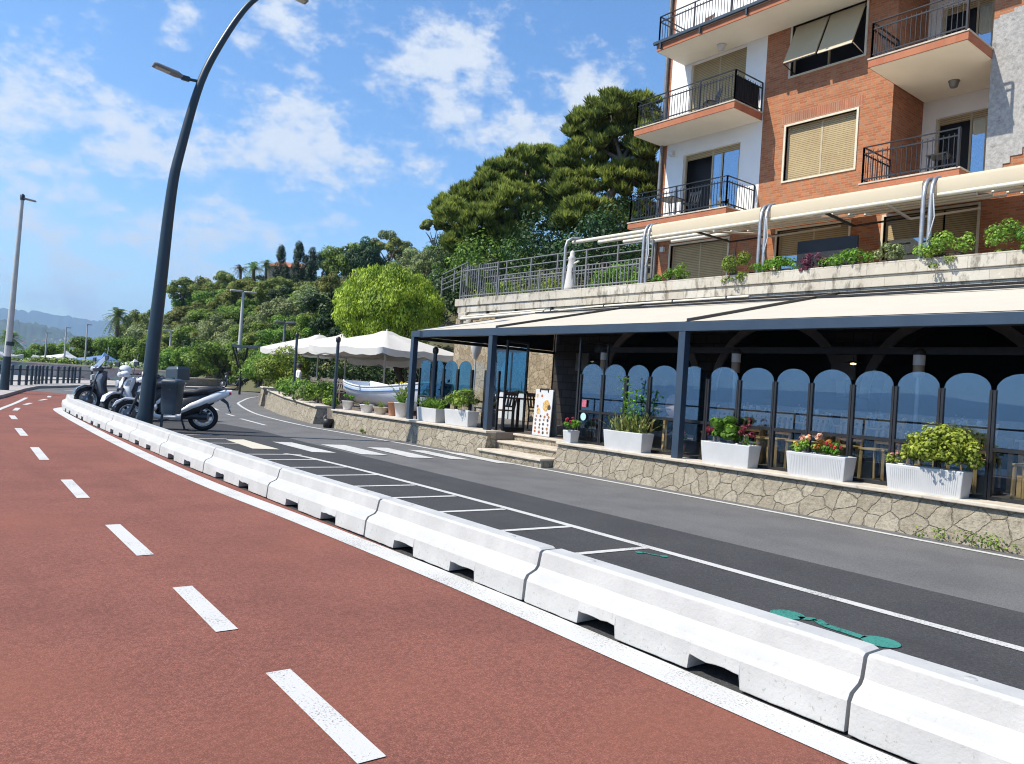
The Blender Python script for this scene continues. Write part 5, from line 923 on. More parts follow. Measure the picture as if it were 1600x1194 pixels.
    m = MB()
    for s_ in (-1, 1): m.tube([(-wb+.42, s_*.1, .24), (-wb+.34, s_*.16, 0.01), (-wb+.26, s_*.17, 0.005)], 0.014, 6)
    m.build('centre_stand', 'scooter_dark', e)
    if screen:
        m = MB(); m.loft([[Vector((wb-.14-t*.22, y*(1-.3*t), 1.06+t*.30-abs(y)*.25*t)) for y in (-.22, -.12, 0, .12, .22)] for t in (0, .35, .7, 1)], closed=False, cap=False); m.build('windscreen', 'smoked_screen', e, fix=False)
    if topbox:
        m = MB(); m.loft([[Vector((wb-1.72+x, y, z)) for x, y in ((-.2, -.2), (.2, -.22), (.2, .22), (-.2, .2))] for z in (.98, 1.1, 1.24)] + [[Vector((wb-1.72+x*.85, y*.8, 1.31)) for x, y in ((-.2, -.2), (.2, -.22), (.2, .22), (-.2, .2))]], smooth=False); m.build('top_box', 'bin_blue', e, bevel=0.03)
    return e
HD = math.atan2(0.33, -0.945)
hx, hy = math.cos(HD), math.sin(HD)
def sc_at(rx, ry, **k):   # rear wheel contact point
    return (rx+hx*0.70*k.get('s', 1), ry+hy*0.70*k.get('s', 1), 0.005)
s1 = scooter(sc_at(5.62, 18.75, s=1.12), HD, 'white scooter nearest the camera, black seat, its tail to the road'); s1.scale = (1.12, 1.08, 1.06)
s2 = scooter((5.0, 21.9, 0.005), R(206), 'white scooter facing the path behind the lamp post, with a dark top box', topbox=True, lean=R(4)); s2.scale = (1.12, 1.1, 1.12)
s3 = scooter((5.0, 24.9, 0.005), R(194), 'dark grey maxi scooter with a windscreen, farthest of the parked row', 'scooter_grey', 'scooter_dark', True, big=True); s3.scale = (1.2, 1.15, 1.2)
q = MB(); q.lathe((0, 0, 0), [(0.125, -0.11), (0.145, -0.04), (0.14, 0.04), (0.11, 0.105), (0.06, 0.135), (0.001, 0.14)], 20)
hel = empty('helmet', (5.15, 24.9, 1.24), R(190), 'white open-face helmet resting on the dark maxi scooter', 'helmet'); q.build('shell', 'scooter_white', hel)
q = MB(); q.loft([[Vector((0.148*math.cos(a), 0.148*math.sin(a), z)) for a in [R(-60+20*k) for k in range(7)]] for z in (-0.12, -0.03, 0.03)], closed=False, cap=False); q.build('visor', 'smoked_screen', hel, fix=False); hel.scale = (1.25, 1.25, 1.25)
f1 = scooter((18.6, 55.6, 0.12), R(150), 'far dark scooter parked by the stone wall under the tall twin lamp', 'scooter_dark'); f2 = scooter((20.3, 57.0, 0.12), R(140), 'far white scooter behind the dark one by the stone wall', 'scooter_white', screen=True)
# ------------------------------------------------------------------ plants
def blades(n, h, spread, wd, mat, name, parent, base=(0.3, 0.1), rng=RNG, droop=0.3):
    P, N, T, Ls = [], [], [], []
    for i in range(n):
        b0 = np.array([rng.uniform(-base[0], base[0]), rng.uniform(-base[1], base[1]), 0]); a = rng.uniform(0, 6.28); s = rng.uniform(0.15, 1)*spread; hh = h*rng.uniform(0.6, 1)
        d = np.array([math.cos(a)*s, math.sin(a)*s, hh]); prev = b0; K = 4
        for k in range(1, K+1):
            t = k/K; p = b0 + d*t; p[2] = hh*(t-droop*t*t*s/max(spread, .01)); seg = p-prev
            P.append((p+prev)/2); T.append(seg); Ls.append(np.linalg.norm(seg)*0.55); N.append(np.cross(seg, [-math.sin(a), math.cos(a), 0])+0.1*unit(1, rng)[0]); prev = p
    k = np.tile([1.0, 0.95, 0.75, 0.4], n)
    return leaf_mesh(name, np.array(P), norm(np.array(N)), np.array(Ls), wd*k, np.repeat(rng.uniform(0.1, 1, n), 4), mat, np.array(T), parent)
def bush(parent, c, r, n, leaf, mat, name='foliage', k=10, tone=(0.2, 0.75), asp=0.5, rng=RNG, sub=(0.3, 0.45)):
    B_ = clumps(c, r, k, sub, rng, -0.35, tone); P, N, T = shell(B_, 1, rng, inner=0.55)
    tot = sum(float(b[1][0]*b[1][2]) for b in B_); P, N, T = shell(B_, n/tot, rng, inner=0.5)
    P[:, 2] = np.maximum(P[:, 2], c[2]-r[2]*0.9)
    return leaf_mesh(name, P, N, leaf*rng.uniform(0.7, 1.2, len(P)), leaf*asp*rng.uniform(0.8, 1.2, len(P)), T, mat, None, parent)
def blossom(parent, pts, r, mat, name='blossom'):
    for p in pts:
        P = np.array(p) + unit(26)*r*RNG.uniform(0.3, 1, (26, 1)); 
        leaf_mesh(name, P, norm(P-np.array(p)+[0, 0, .3*r]), r*0.55, r*0.4, RNG.uniform(0, 1, 26), mat, None, parent)
foliage('petal_red', (0.42, 0.02, 0.06), (0.65, 0.06, 0.12), 0.3); foliage('petal_peach', (0.75, 0.34, 0.20), (0.92, 0.62, 0.45), 0.3); foliage('petal_yellow', (0.7, 0.45, 0.02), (0.9, 0.7, 0.05), 0.3); foliage('petal_pink', (0.6, 0.2, 0.25), (0.8, 0.42, 0.4), 0.3)
def planter(ya, yb, label, z=0.515, h=0.34, d=0.32, x=10.06, ribs=False, taper=0.03, mat='planter_white'):
    w = abs(ya-yb); e = empty('planter', (x+d/2, (ya+yb)/2, z), label=label, cat='planter'); t = taper
    o = [[Vector((sx*(d/2-k), sy*(w/2-k), zz)) for sx, sy in ((-1, -1), (1, -1), (1, 1), (-1, 1))] for k, zz in ((t, 0), (0, h), (0.03, h), (0.035, h-0.05))]
    m = MB(); m.loft(o, smooth=False); m.build('box', mat, e, bevel=0.012)
    if ribs:
        m = MB(); n = int(w/0.028)
        for k in range(n):
            y = -w/2+0.06+(w-0.12)*k/(n-1); yy = y*(1-2*t/w); m.bar((-d/2+t-0.001, yy, 0.03), (-d/2+0.004, y, h-0.04), 0.009, 0.008)
        m.build('rib_pattern', mat, e)
    m = MB(); m.box((-d/2+.04, -w/2+.04, h-0.07), (d/2-.04, w/2-.04, h-0.045)); m.build('soil', 'soil', e); return e, w, h
e, w, h = planter(16.45, 15.56, 'white planter of green ferns beside the end pergola post', 0.545, 0.33); blades(150, 0.38, 0.34, 0.028, 'leaf_basil', 'foliage', e, (0.08, 0.36)).location = (0, 0, h-0.05)
e, w, h = planter(15.2, 14.22, 'white planter with a yellow-green shrub left of the third pergola post', 0.545, 0.36); bush(e, (0, -0.03, h+0.22), (0.3, 0.5, 0.28), 1700, 0.035, 'leaf_hedge', k=16)
e, w, h = planter(11.02, 10.78, 'small white square pot with red flowers beside the steps', 0.515, 0.24, 0.24, taper=0.02); bush(e, (0, 0, h+0.1), (0.17, 0.2, 0.12), 520, 0.03, 'leaf_basil', k=8); blossom(e, [(-0.1, 0.02, h+0.22), (-.05, .1, h+.2), (-.12, -.08, h+.17), (0, -.02, h+.24)], 0.03, 'petal_red')
e, w, h = planter(9.93, 8.98, 'white planter of long spiky pale green leaves with tall stems', 0.515, 0.34)
blades(110, 0.5, 0.36, 0.022, 'leaf_blade', 'foliage', e, (0.08, 0.38)).location = (0, 0, h-0.05)
for (y, hh) in ((0.12, 0.95), (-0.16, 0.75), (-0.02, 0.6)): 
    q = MB(); q.tube([(0, y, h-.05), (0.02, y+.03, h+hh*.5), (-.02, y+.01, h+hh)], 0.008, 6); q.build('stem', 'leaf_basil', e)
    n = 60; zz = RNG.uniform(0.3, 1.02, n)*hh; P = np.stack([RNG.normal(0, .06, n), y+RNG.normal(0, .07, n), h+zz], 1); leaf_mesh('stem_leaves', P, unit(n), 0.032, 0.02, RNG.uniform(.2, 1, n), 'leaf_basil', None, e)
e, w, h = planter(7.74, 6.83, 'white planter with a bright basil-green plant and dark red leaves', 0.515, 0.345)
bush(e, (-0.03, 0.08, h+0.17), (0.21, 0.27, 0.24), 1100, 0.042, 'leaf_basil', k=12, asp=0.7); bush(e, (0, -0.26, h+0.2), (0.13, 0.12, 0.24), 150, 0.028, 'leaf_red', 'red_foliage', k=6); bush(e, (0, 0.35, h+0.12), (0.12, 0.12, 0.15), 160, 0.034, 'leaf_red', 'red_foliage', k=5); blades(26, 0.22, 0.12, 0.014, 'leaf_basil', 'stem_leaves', e, (0.05, 0.05)).location = (0, -0.3, h-0.04)
e, w, h = planter(6.22, 5.32, 'ribbed white planter with peach roses and small red blooms', 0.515, 0.34, ribs=True)
bush(e, (0, 0.22, h+0.07), (0.17, 0.22, 0.13), 600, 0.026, 'leaf_hedge', k=10); bush(e, (0, -0.24, h+0.05), (0.15, 0.22, 0.11), 460, 0.026, 'leaf_basil', k=9); bush(e, (0.02, 0.0, h+0.12), (0.1, 0.12, 0.15), 260, 0.026, 'leaf_orange', 'orange_foliage', k=6)
blossom(e, [(-.08, .25, h+.2), (-.05, .18, h+.22), (-.02, .02, h+.26), (0.0, .06, h+.22)], 0.045, 'petal_peach'); blossom(e, [(-.1, -.2, h+.14), (-.05, -.32, h+.13), (-.08, -.12, h+.16), (-.11, -.26, h+.11)], 0.028, 'petal_red'); blossom(e, [(-.1, .35, h+.12), (-.12, .3, h+.1)], 0.03, 'petal_yellow')
e, w, h = planter(4.78, 3.84, 'ribbed white planter overflowing with a big yellow-green succulent shrub', 0.515, 0.33, ribs=True)
bush(e, (0.0, -0.14, h+0.19), (0.32, 0.46, 0.32), 6000, 0.026, 'leaf_succulent', k=110, asp=0.75, sub=(0.24, 0.34), rng=np.random.default_rng(3)); bush(e, (-0.02, 0.36, h+0.06), (0.14, 0.16, 0.1), 300, 0.024, 'leaf_succulent', 'low_foliage', k=7); blossom(e, [(-.06, .44, h+.12), (-.05, .37, h+.14), (-.03, .3, h+.12)], 0.026, 'petal_pink')
e, w, h = planter(2.9, 2.2, 'plain white planter partly beyond the right picture edge', 0.515, 0.33); bush(e, (0, 0, h+0.12), (0.16, 0.3, 0.16), 700, 0.03, 'leaf_hedge', k=9)
# pots and hedges along the left part of the wall
def pot(loc, r, h, label, mat='white_paint', plant='bush', pr=None):
    e = empty('plant_pot', loc, label=label, cat='plant pot'); m = MB(); m.lathe((0, 0, 0), [(r*.7, 0), (r, h), (r*1.05, h), (r*1.05, h+.015), (r*.9, h+.015), (r*.85, h-.03), (0.001, h-.03)], 16); m.build('pot', mat, e)
    pr = pr or r
    if plant == 'bush': bush(e, (0, 0, h+pr*.6), (pr, pr, pr*.8), 320, 0.03, 'leaf_basil', k=7)
    elif plant == 'blades': blades(40, pr*2, pr*1.2, 0.02, 'leaf_blade', 'foliage', e, (0.05, 0.05)).location = (0, 0, h-.03)
    return e
pot((10.25, 20.6, 0.545), 0.17, 0.24, 'small round white pot below the boat stern', pr=0.16); pot((10.25, 19.4, 0.545), 0.2, 0.2, 'low oval white pot below the middle of the boat', plant='blades', pr=0.1); pot((10.25, 18.62, 0.545), 0.2, 0.18, 'cream bowl pot between the oval pot and the terracotta jar', 'cap_stone', 'blades', 0.12); pot((10.3, 18.05, 0.545), 0.13, 0.34, 'tall terracotta jar beside the white palm pot', 'terracotta', 'none')
e = pot((10.28, 17.55, 0.545), 0.2, 0.36, 'white pot holding a tall feathery palm beside the end post', plant='none')
blades(26, 0.85, 0.42, 0.035, 'leaf_blade', 'foliage', e, (0.05, 0.05)).location = (0, 0, .33); blades(40, 0.4, 0.3, 0.03, 'leaf_basil', 'low_foliage', e, (0.06, 0.06)).location = (0, 0, .33)
for i, (x, y, z, r, l, mt) in enumerate([(10.55, 23.3, .56, (.5, .75, .45), 'dark green cushion bush on the wall left of the dark pole', 'leaf_broad'), (10.95, 26.0, .62, (.45, .8, .38), 'green bush in the middle of the far stone wall', 'leaf_broad'), (11.35, 27.6, .66, (.45, .6, .42), 'mid green bush next to the biggest hedge ball', 'leaf_hedge'), (12.1, 30.4, .6, (.95, 1.35, 1.15), 'biggest round hedge bush at the left end of the terrace wall', 'leaf_hedge'), (10.6, 24.5, .58, (.35, .4, .28), 'small bush with pale flowers between two wall bushes', 'leaf_olive'), (10.5, 22.3, .55, (.25, .25, .2), 'little bush at the wall gap', 'leaf_hedge')]):
    e = empty('hedge_bush', (x, y, z), label=l, cat='bush'); bush(e, (0, 0, r[2]*.75), r, int(2600*r[0]*r[2]/.5)+500, 0.055 if i != 3 else 0.06, mt, k=22); q = MB(); q.tube([(0, 0, -0.05), (0, 0, r[2]*.6)], 0.04, 6); q.build('stem', 'bark', e)
bk = empty('bucket', (9.66, 20.6, 0), label='small black bucket standing on the road against the wall end', cat='bucket'); q = MB(); q.lathe((0, 0, 0), [(0.001, 0.0), (0.11, 0), (0.15, 0.26), (0.14, 0.26), (0.1, 0.03), (0.001, 0.03)], 16); q.build('body', 'black_plastic', bk); q = MB(); q.tube([(0.14*math.cos(R(a)), 0, 0.26+0.12*math.sin(R(a))) for a in range(0, 181, 20)], 0.006, 5); q.build('handle', 'galvanised', bk)
for i, (x, y, l) in enumerate([(9.75, 18.6, 'weed tuft at the foot of the wall by the parked pots'), (9.88, 3.6, 'strip of weeds at the foot of the wall at the right edge')]):
    e = empty('weed_tuft', (x, y, 0.0), label=l, cat='weeds'); bush(e, (0, 0, 0.05), (0.1, 0.14 if i == 0 else 0.75, 0.08), 260 if i == 0 else 420, 0.02, 'leaf_hedge', k=10)
# plants on the parapet
for (x, y, l, mt, r, hang) in [(15.15, 12.75, 'small round green bush on the parapet under the ground floor shutters', 'leaf_basil', (.3, .42, .24), 0), (15.12, 13.35, 'tiny spiky plant beside the corner awning post', 'leaf_basil', (.15, .18, .12), 0), (15.05, 10.75, 'leafy plant spilling over the parapet left of the middle post', 'leaf_hedge', (.34, .55, .3), .3), (15.1, 9.8, 'green plants on the parapet right of the middle post', 'leaf_basil', (.26, .6, .2), 0),
    (15.1, 8.95, 'purple-leaved plant on the parapet', 'leaf_purple', (.24, .3, .2), .1), (15.1, 8.15, 'low green plants in the middle of the right parapet', 'leaf_basil', (.25, .62, .2), 0), (15.15, 7.35, 'grey-green rosette plant left of the right post', 'leaf_olive', (.22, .3, .22), 0), (15.02, 6.25, 'green plant hanging down the parapet right of the right post', 'leaf_hedge', (.26, .55, .24), .4), (15.2, 5.3, 'dense yellow-green shrub on the parapet at the far right', 'leaf_hedge', (.36, .36, .36), .1), (15.05, 4.75, 'trailing plant at the right picture edge of the parapet', 'leaf_basil', (.28, .4, .22), .25)]:
    e = empty('parapet_plant', (x, y, 4.46), label=l, cat='plant'); bush(e, (0, 0, r[2]*.7), r, int(5200*r[1]*r[2])+260, 0.034, mt, k=14)
    if hang: bush(e, (-.14, 0.05, -hang*.35), (.1, r[1]*.65, hang*.75), 300, 0.034, mt, 'trailing_foliage', k=8)
    q = MB(); q.box((-.06, -r[1]*.5, -0.005), (.14, r[1]*.5, 0.05)); q.build('root_ball', 'soil', e)
for (y, l, rr) in [(21.0, 'low green shrubs behind the tall bar railing', .8), (18.6, 'yellow-green shrubs behind the low railing left of the parasol', .7), (15.4, 'taller green shrubs behind the low railing right of the parasol', .95)]:
    e = empty('terrace_shrub', (15.8, y, 4.18), label=l, cat='shrub'); bush(e, (0, 0, .5*rr), (.4, 1.35, .62*rr), 2200, 0.05, 'leaf_hedge' if rr < .9 else 'leaf_basil', k=24); q = MB(); q.tube([(0, 0, 0), (0, 0, .5)], .04, 6); q.build('stem', 'bark', e)
# closed white parasol wrapped in its cover
e = empty('closed_parasol', (15.2, 16.72, 4.45), label='closed white parasol wrapped in its cover on the parapet', cat='parasol')
q = MB(); q.lathe((0, 0, 0), [(0.02, -0.01), (0.20, 0.0), (0.185, 0.10), (0.15, 0.4), (0.115, 0.75), (0.10, 0.92), (0.125, 0.97), (0.07, 1.03), (0.075, 1.1), (0.05, 1.17), (0.001, 1.2)], 18); q.build('cover', 'parasol_white', e)
q = MB(); q.tube([(0.0, 0, 1.19), (0.05, 0.02, 1.28), (0.02, -0.03, 1.36)], 0.012, 6); q.build('tip', 'dark_frame', e); q = MB(); q.bar((0.0, -0.30, 0.86), (0, -0.08, 0.80), 0.05, 0.04); q.bar((0, 0.3, 0.68), (0, .08, .8), .05, .04); q.build('tie_flap', 'parasol_white', e)
e = empty('folded_table', (15.75, 9.25, 4.18), R(90), 'dark folded table leaning behind the parapet plants', 'table'); q = MB(); q.box((-.9, -.03, .1), (.5, .03, 1.05)); q.build('table_top', 'black_plastic', e); q = MB(); q.bar((-.7, .1, 0), (.3, -.05, 1.0), .04); q.build('leg', 'black_plastic', e)
# ------------------------------------------------------------------ dining furniture
def dining_table(loc, rz, label, mat='wood_light', w=0.75, l=1.1):
    e = empty('dining_table', loc, rz, label, 'table'); q = MB(); q.box((-w/2, -l/2, 0.72), (w/2, l/2, 0.75)); q.build('table_top', mat, e, bevel=0.006)
    for sx in (-1, 1):
        for sy in (-1, 1): q = MB(); q.bar((sx*w*.42, sy*l*.44, 0), (sx*w*.42, sy*l*.44, 0.72), 0.055); q.build('leg', mat, e)
    return e
def glasses(loc, label):
    e = empty('glassware', loc, label=label, cat='glassware')
    for x, y, s in ((0, 0, 1), (0.12, 0.2, .9), (-0.1, -0.22, 1), (0.14, -0.3, .8)):
        q = MB(); q.lathe((x, y, 0), [(0.03, 0), (0.006, 0.01), (0.006, 0.09*s), (0.035, 0.12*s), (0.04, 0.17*s), (0.033, 0.21*s)], 10); q.build('wine_glass', 'glassware', e)
    q = MB(); q.lathe((-.05, .06, 0), [(0.03, 0), (0.035, .1), (0.015, .14), (.02, .17)], 10); q.build('vase', 'glassware', e); n = 14; P = np.array([-.05, .06, .2])+RNG.normal(0, .03, (n, 3)); leaf_mesh('flower', P, unit(n), .02, .014, RNG.uniform(0, 1, n), 'petal_pink', None, e)
TB = [(8.0, 'behind the second pergola post'), (6.9, 'behind the basil planter'), (5.7, 'behind the peach-flowered planter'), (4.5, 'behind the big succulent'), (3.2, 'at the right picture edge')]
for i, (y, l) in enumerate(TB):
    dining_table((11.75, y, ZF), 0, 'wooden dining table ' + l); glasses((11.75, y, ZF+0.752), 'wine glasses and small vase on the table ' + l)
    chair((11.12, y+0.22, ZF), R(90), 'wooden chair with its back to the glass, left seat ' + l, group='wooden restaurant chairs'); chair((11.15, y-0.3, ZF), R(84), 'wooden chair with its back to the glass, right seat ' + l, group='wooden restaurant chairs')
    chair((12.4, y, ZF), R(-90), 'wooden chair across the table ' + l, group='wooden restaurant chairs')
dining_table((11.9, 14.8, ZF), 0, 'dark wooden table seen left of the menu board', 'wood_dark'); chair((11.2, 14.4, ZF), R(95), 'dark wooden chair left of the menu board', 'wood_dark'); chair((11.25, 15.2, ZF), R(85), 'dark wooden chair behind the yellow-green shrub planter', 'wood_dark'); chair((12.5, 14.6, ZF), R(-80), 'dark wooden chair on the far side of the table left of the menu board', 'wood_dark')
dining_table((12.6, 12.3, ZF), 0, 'dark wooden table in the shade behind the menu board', 'wood_dark'); chair((11.8, 11.7, ZF), R(60), 'dark wooden chair behind the menu board', 'wood_dark')
hc = empty('high_chair', (10.85, 9.15, ZF), R(80), 'wooden high chair with a round pale back pad behind the glass', 'high chair')
for sx in (-1, 1):
    for sy in (-1, 1): q = MB(); q.bar((sx*.22, sy*.22, 0), (sx*.15, sy*.15, .62), .035); q.build('leg', 'wood_light', hc)
q = MB(); q.box((-.18, -.18, .62), (.18, .18, .66)); q.build('seat', 'wood_light', hc); q = MB(); q.lathe((0, -.17, .86), [(.001, -.03), (.2, -.03), (.21, 0), (.2, .03), (.001, .03)], 18, axis='Y'); q.build('back_pad', 'cloth_pink', hc); q = MB(); q.box((-.2, .05, .78), (.2, .3, .8)); q.build('tray', 'wood_light', hc)
rp = empty('red_flower_pot', (10.78, 8.72, ZF), label='terracotta pot of red flowers at the foot of the second pergola post', cat='plant pot'); q = MB(); q.lathe((0, 0, 0), [(.07, 0), (.1, .22), (.09, .22), (.001, .2)], 14); q.build('pot', 'terracotta', rp); bush(rp, (0, 0, .3), (.12, .12, .1), 140, .03, 'leaf_basil', k=5); blossom(rp, [(-.06, .05, .38), (0, -.05, .4), (-.08, -.04, .33), (.03, .04, .36)], .05, 'petal_red')
# menu board
e = empty('menu_board', (10.88, 12.55, ZF), R(-1), 'white A-frame menu board with food pictures at the top of the steps', 'menu board')
for s_, rx in ((-1, 0), (1, 0)):
    q = MB(); x0, x1 = (-0.06, -0.02) if s_ < 0 else (0.16, 0.02); q.prism([(x0, -.29, 0), (x1, -.29, 1.0), (x1+.02, -.29, 1.0), (x0+.02, -.29, 0)], (0, .58, 0)); q.build('panel', 'white_paint' if s_ < 0 else 'grey_metal', e)
q = MB(); q.box((-.03, -.14, .99), (.03, .14, 1.02)); q.box((-.03, -.15, .94), (.03, -.12, 1.0)); q.box((-.03, .12, .94), (.03, .15, 1.0)); q.build('carry_handle', 'dark_frame', e)
basic('food_brown', (0.30, 0.14, 0.05), 0.5, 0.5, 60); basic('food_tan', (0.55, 0.36, 0.14), 0.5, 0.5, 40); basic('food_dark', (0.07, 0.05, 0.05), 0.5, 0.4, 60); basic('food_red', (0.42, 0.12, 0.06), 0.5, 0.4, 60)
random.seed(4)
def dish(y, z, r, mt):
    q = MB(); xx = -0.061+0.04*z; q.poly([(xx-0.002-0.04*0, y+r*math.cos(a)*random.uniform(.8, 1.1), z+r*math.sin(a)*random.uniform(.8, 1.1)) for a in [2*math.pi*k/10 for k in range(10)]]); 
    q.v = [(-0.063+0.04*v[2], v[1], v[2]) for v in q.v]; q.build('food_picture', mt, e, fix=False)
dish(-.10, .66, .125, 'food_tan'); dish(-.2, .62, .06, 'food_dark'); dish(.06, .86, .035, 'food_red'); dish(.22, .86, .04, 'food_tan'); dish(.14, .52, .07, 'food_tan'); dish(.18, .63, .035, 'food_red')
for r_ in range(5):
    for c_ in range(4): dish(.2-.135*c_+random.uniform(-.015, .015), .42-.085*r_+random.uniform(-.01, .01), random.uniform(.026, .036), random.choice(['food_brown', 'food_dark', 'food_red', 'food_brown']))
dish(-.17, .47, .035, 'food_red')
# patio heaters
for (y, l) in ((11.45, 'patio heater tube left of the second pergola post'), (8.19, 'patio heater tube just right of the second pergola post'), (5.07, 'patio heater tube near the right side')):
    e = empty('patio_heater', (11.5, y, ZF), label=l, cat='patio heater', group='patio heaters'); q = MB(); q.tube([(0, 0, .05), (0, 0, 1.52)], .03, 8); q.build('pole', 'galvanised', e); q = MB(); q.lathe((0, 0, 0), [(.22, 0), (.22, .04), (.05, .08)], 16); q.build('base', 'galvanised', e)
    q = MB(); q.tube([(0, 0, 1.52), (0, 0, 1.70)], .075, 14); q.build('burner', 'heater_brown', e); q = MB(); q.tube([(0, 0, 1.702), (0, 0, 1.85)], .08, 14); q.build('white_collar', 'white_paint', e); q = MB(); q.lathe((0, 0, 1.852), [(.085, 0), (.085, .05), (.05, .09), (.001, .1)], 14); q.build('cap', 'dark_frame', e)
e = empty('pendant_lamp', (13.3, 7.0, 2.35), label='small lit pendant lamp deep under the pergola', cat='lamp'); q = MB(); q.tube([(0, 0, .02), (0, 0, .16)], .006, 5); q.build('cord', 'dark_frame', e); q = MB(); q.lathe((0, 0, 0), [(.16, 0), (.02, .03), (.001, .03)], 14); q.build('shade', 'dark_frame', e)
b = NB('lit_bulb'); b.b.inputs['Emission Color'].default_value = (1, .72, .35, 1); b.b.inputs['Emission Strength'].default_value = 1.5; MATS['lit_bulb'] = b.m
q = MB(); q.lathe((0, 0, -.03), [(.001, -.01), (.05, 0), (.05, .02), (.001, .03)], 10); q.build('bulb', 'lit_bulb', e)
# ------------------------------------------------------------------ parasols, boat, left dining terrace
def parasol(loc, rz, half, label, h=2.75):
    e = empty('parasol', loc, rz, label, 'parasol', 'big white parasols on the dining terrace'); N = 8
    q = MB(); q.tube([(0, 0, 0), (0, 0, h)], .035, 10); q.build('pole', 'pale_pole', e); q = MB(); q.box((-.35, -.35, 0), (.35, .35, .08)); q.build('base', 'concrete', e, bevel=.01)
    def rim(t, n=24):
        out = []
        for k in range(n):
            s_ = k/n*4; sd, f = int(s_), s_-int(s_); c = [(-1, -1), (1, -1), (1, 1), (-1, 1)]; a, b2 = c[sd], c[(sd+1) % 4]
            x, y = a[0]+(b2[0]-a[0])*f, a[1]+(b2[1]-a[1])*f; sag = .07*math.sin(math.pi*(f*2 % 1))*t
            out.append(Vector((x*half*t, y*half*t, h-0.66*t**1.15-sag)))
        return out
    m = MB(); m.loft([rim(t, 48) for t in (.16, .3, .5, .7, .86, 1.0)], cap=False)
    L0 = rim(1.0, 48); m.loft([L0, [p+Vector((0, 0, -.2-.05*abs(math.sin(math.pi*k/3)))) for k, p in enumerate(L0)]], cap=False)
    m.build('canopy', 'parasol_white', e, fix=False)
    m = MB(); m.loft([[Vector((p.x*1.3, p.y*1.3, h-.035-0.09)) for p in rim(.16, 24)], [Vector((p.x*.4, p.y*.4, h+.05)) for p in rim(.16, 24)]], cap=False); m.poly([Vector((p.x*.4, p.y*.4, h+.05)) for p in rim(.16, 24)]); m.build('vent_cap', 'parasol_white', e, fix=False)
    m = MB(); m.lathe((0, 0, h+.05), [(.03, 0), (.04, .04), (.001, .1)], 8); m.build('finial', 'white_paint', e)
    for k in range(8):
        s_ = [(-1, -1), (0, -1), (1, -1), (1, 0), (1, 1), (0, 1), (-1, 1), (-1, 0)][k]; m = MB(); m.bar((0, 0, h-.08), (s_[0]*half*.98, s_[1]*half*.98, h-.70), .02, .03); m.bar((0, 0, h-.85), (s_[0]*half*.5, s_[1]*half*.5, h-.36), .016, .02); m.build('rib', 'pale_pole', e)
parasol((14.15, 25.6, .51), R(14), 2.0, 'white square parasol nearest the pergola, its corner behind the end post'); parasol((14.4, 29.4, .51), R(8), 1.8, 'middle white parasol of the dining terrace'); parasol((14.7, 32.8, .51), R(4), 1.9, 'leftmost white parasol of the dining terrace'); parasol((16.6, 28.2, .51), R(20), 1.7, 'white parasol standing behind the front ones', 2.45)
e = empty('closed_parasol', (13.2, 18.45, .51), label='small closed white parasol seen under the left end of the pergola', cat='parasol')
q = MB(); q.tube([(0, 0, 0), (0, 0, 2.3)], .025, 8); q.build('pole', 'pale_pole', e); q = MB(); q.lathe((0, 0, 0), [(.02, 2.42), (.17, 2.36), (.2, 2.25), (.13, 1.95), (.05, 1.78), (.03, 1.76)], 14); q.build('wind_flap', 'parasol_white', e)
e = empty('boat', (11.7, 20.65, .62), R(-92), 'white wooden rowing boat resting on the terrace behind the pots', 'boat'); Lb = 4.9; rings = []; inner = []
for i in range(17):
    t = i/16; x = (t-.5)*Lb; w_ = 0.78*math.sin(math.pi*min(1, .18+t*.82))**.6 if t < .96 else .06; w_ = max(.05, w_*(1 if t > .02 else .9)); sh = .62+.28*abs(t-.42)**1.6*2.2; kz = .10*abs(2*t-1)**3
    rings.append([Vector((x, y*w_, z)) for y, z in ((-1, sh), (-1.0, sh-.08), (-.92, sh*.62), (-.66, .2+kz), (-.06, kz), (.06, kz), (.66, .2+kz), (.92, sh*.62), (1.0, sh-.08), (1, sh))])
m = MB(); m.loft(rings, cap=False, closed=False); m.add(rings[0], [tuple(range(10))]); hull = m.build('hull', 'boat_white', e, fix=False); sd_ = hull.modifiers.new('s', 'SOLIDIFY'); sd_.thickness = .03
for s_ in (0, 9):
    m = MB(); m.tube([r_[s_] + Vector((0, 0, .0)) for r_ in rings], .03, 6); m.build('gunwale', 'white_paint', e); m = MB(); m.tube([r_[1 if s_ == 0 else 8].lerp(r_[2 if s_ == 0 else 7], .35) + Vector((0, -.015 if s_ == 0 else .015, 0)) for r_ in rings], .016, 5); m.build('rubbing_strake', 'boat_blue', e)
for x in (-.9, .4): m = MB(); m.box((x-.12, -.62, .48), (x+.12, .62, .51)); m.build('thwart', 'boat_white', e)
for x in (-1.2, 1.0): m = MB(); m.box((x-.06, -.35, -.11), (x+.06, .35, .12)); m.build('cradle', 'wood_grey', e)
bb = empty('flower_tub', (12.6, 21.6, .51), label='tub of yellow flowers behind the boat stern', cat='flower tub'); q = MB(); q.lathe((0, 0, 0), [(.2, 0), (.26, .62), (.001, .6)], 14); q.build('pot', 'wood_grey', bb); bush(bb, (0, 0, .72), (.28, .3, .16), 260, .035, 'leaf_hedge', k=7); blossom(bb, [(.1, .1, .86), (-.1, -.1, .84), (-.15, .1, .85), (.05, -.15, .88), (0, 0, .9)], .06, 'petal_yellow')
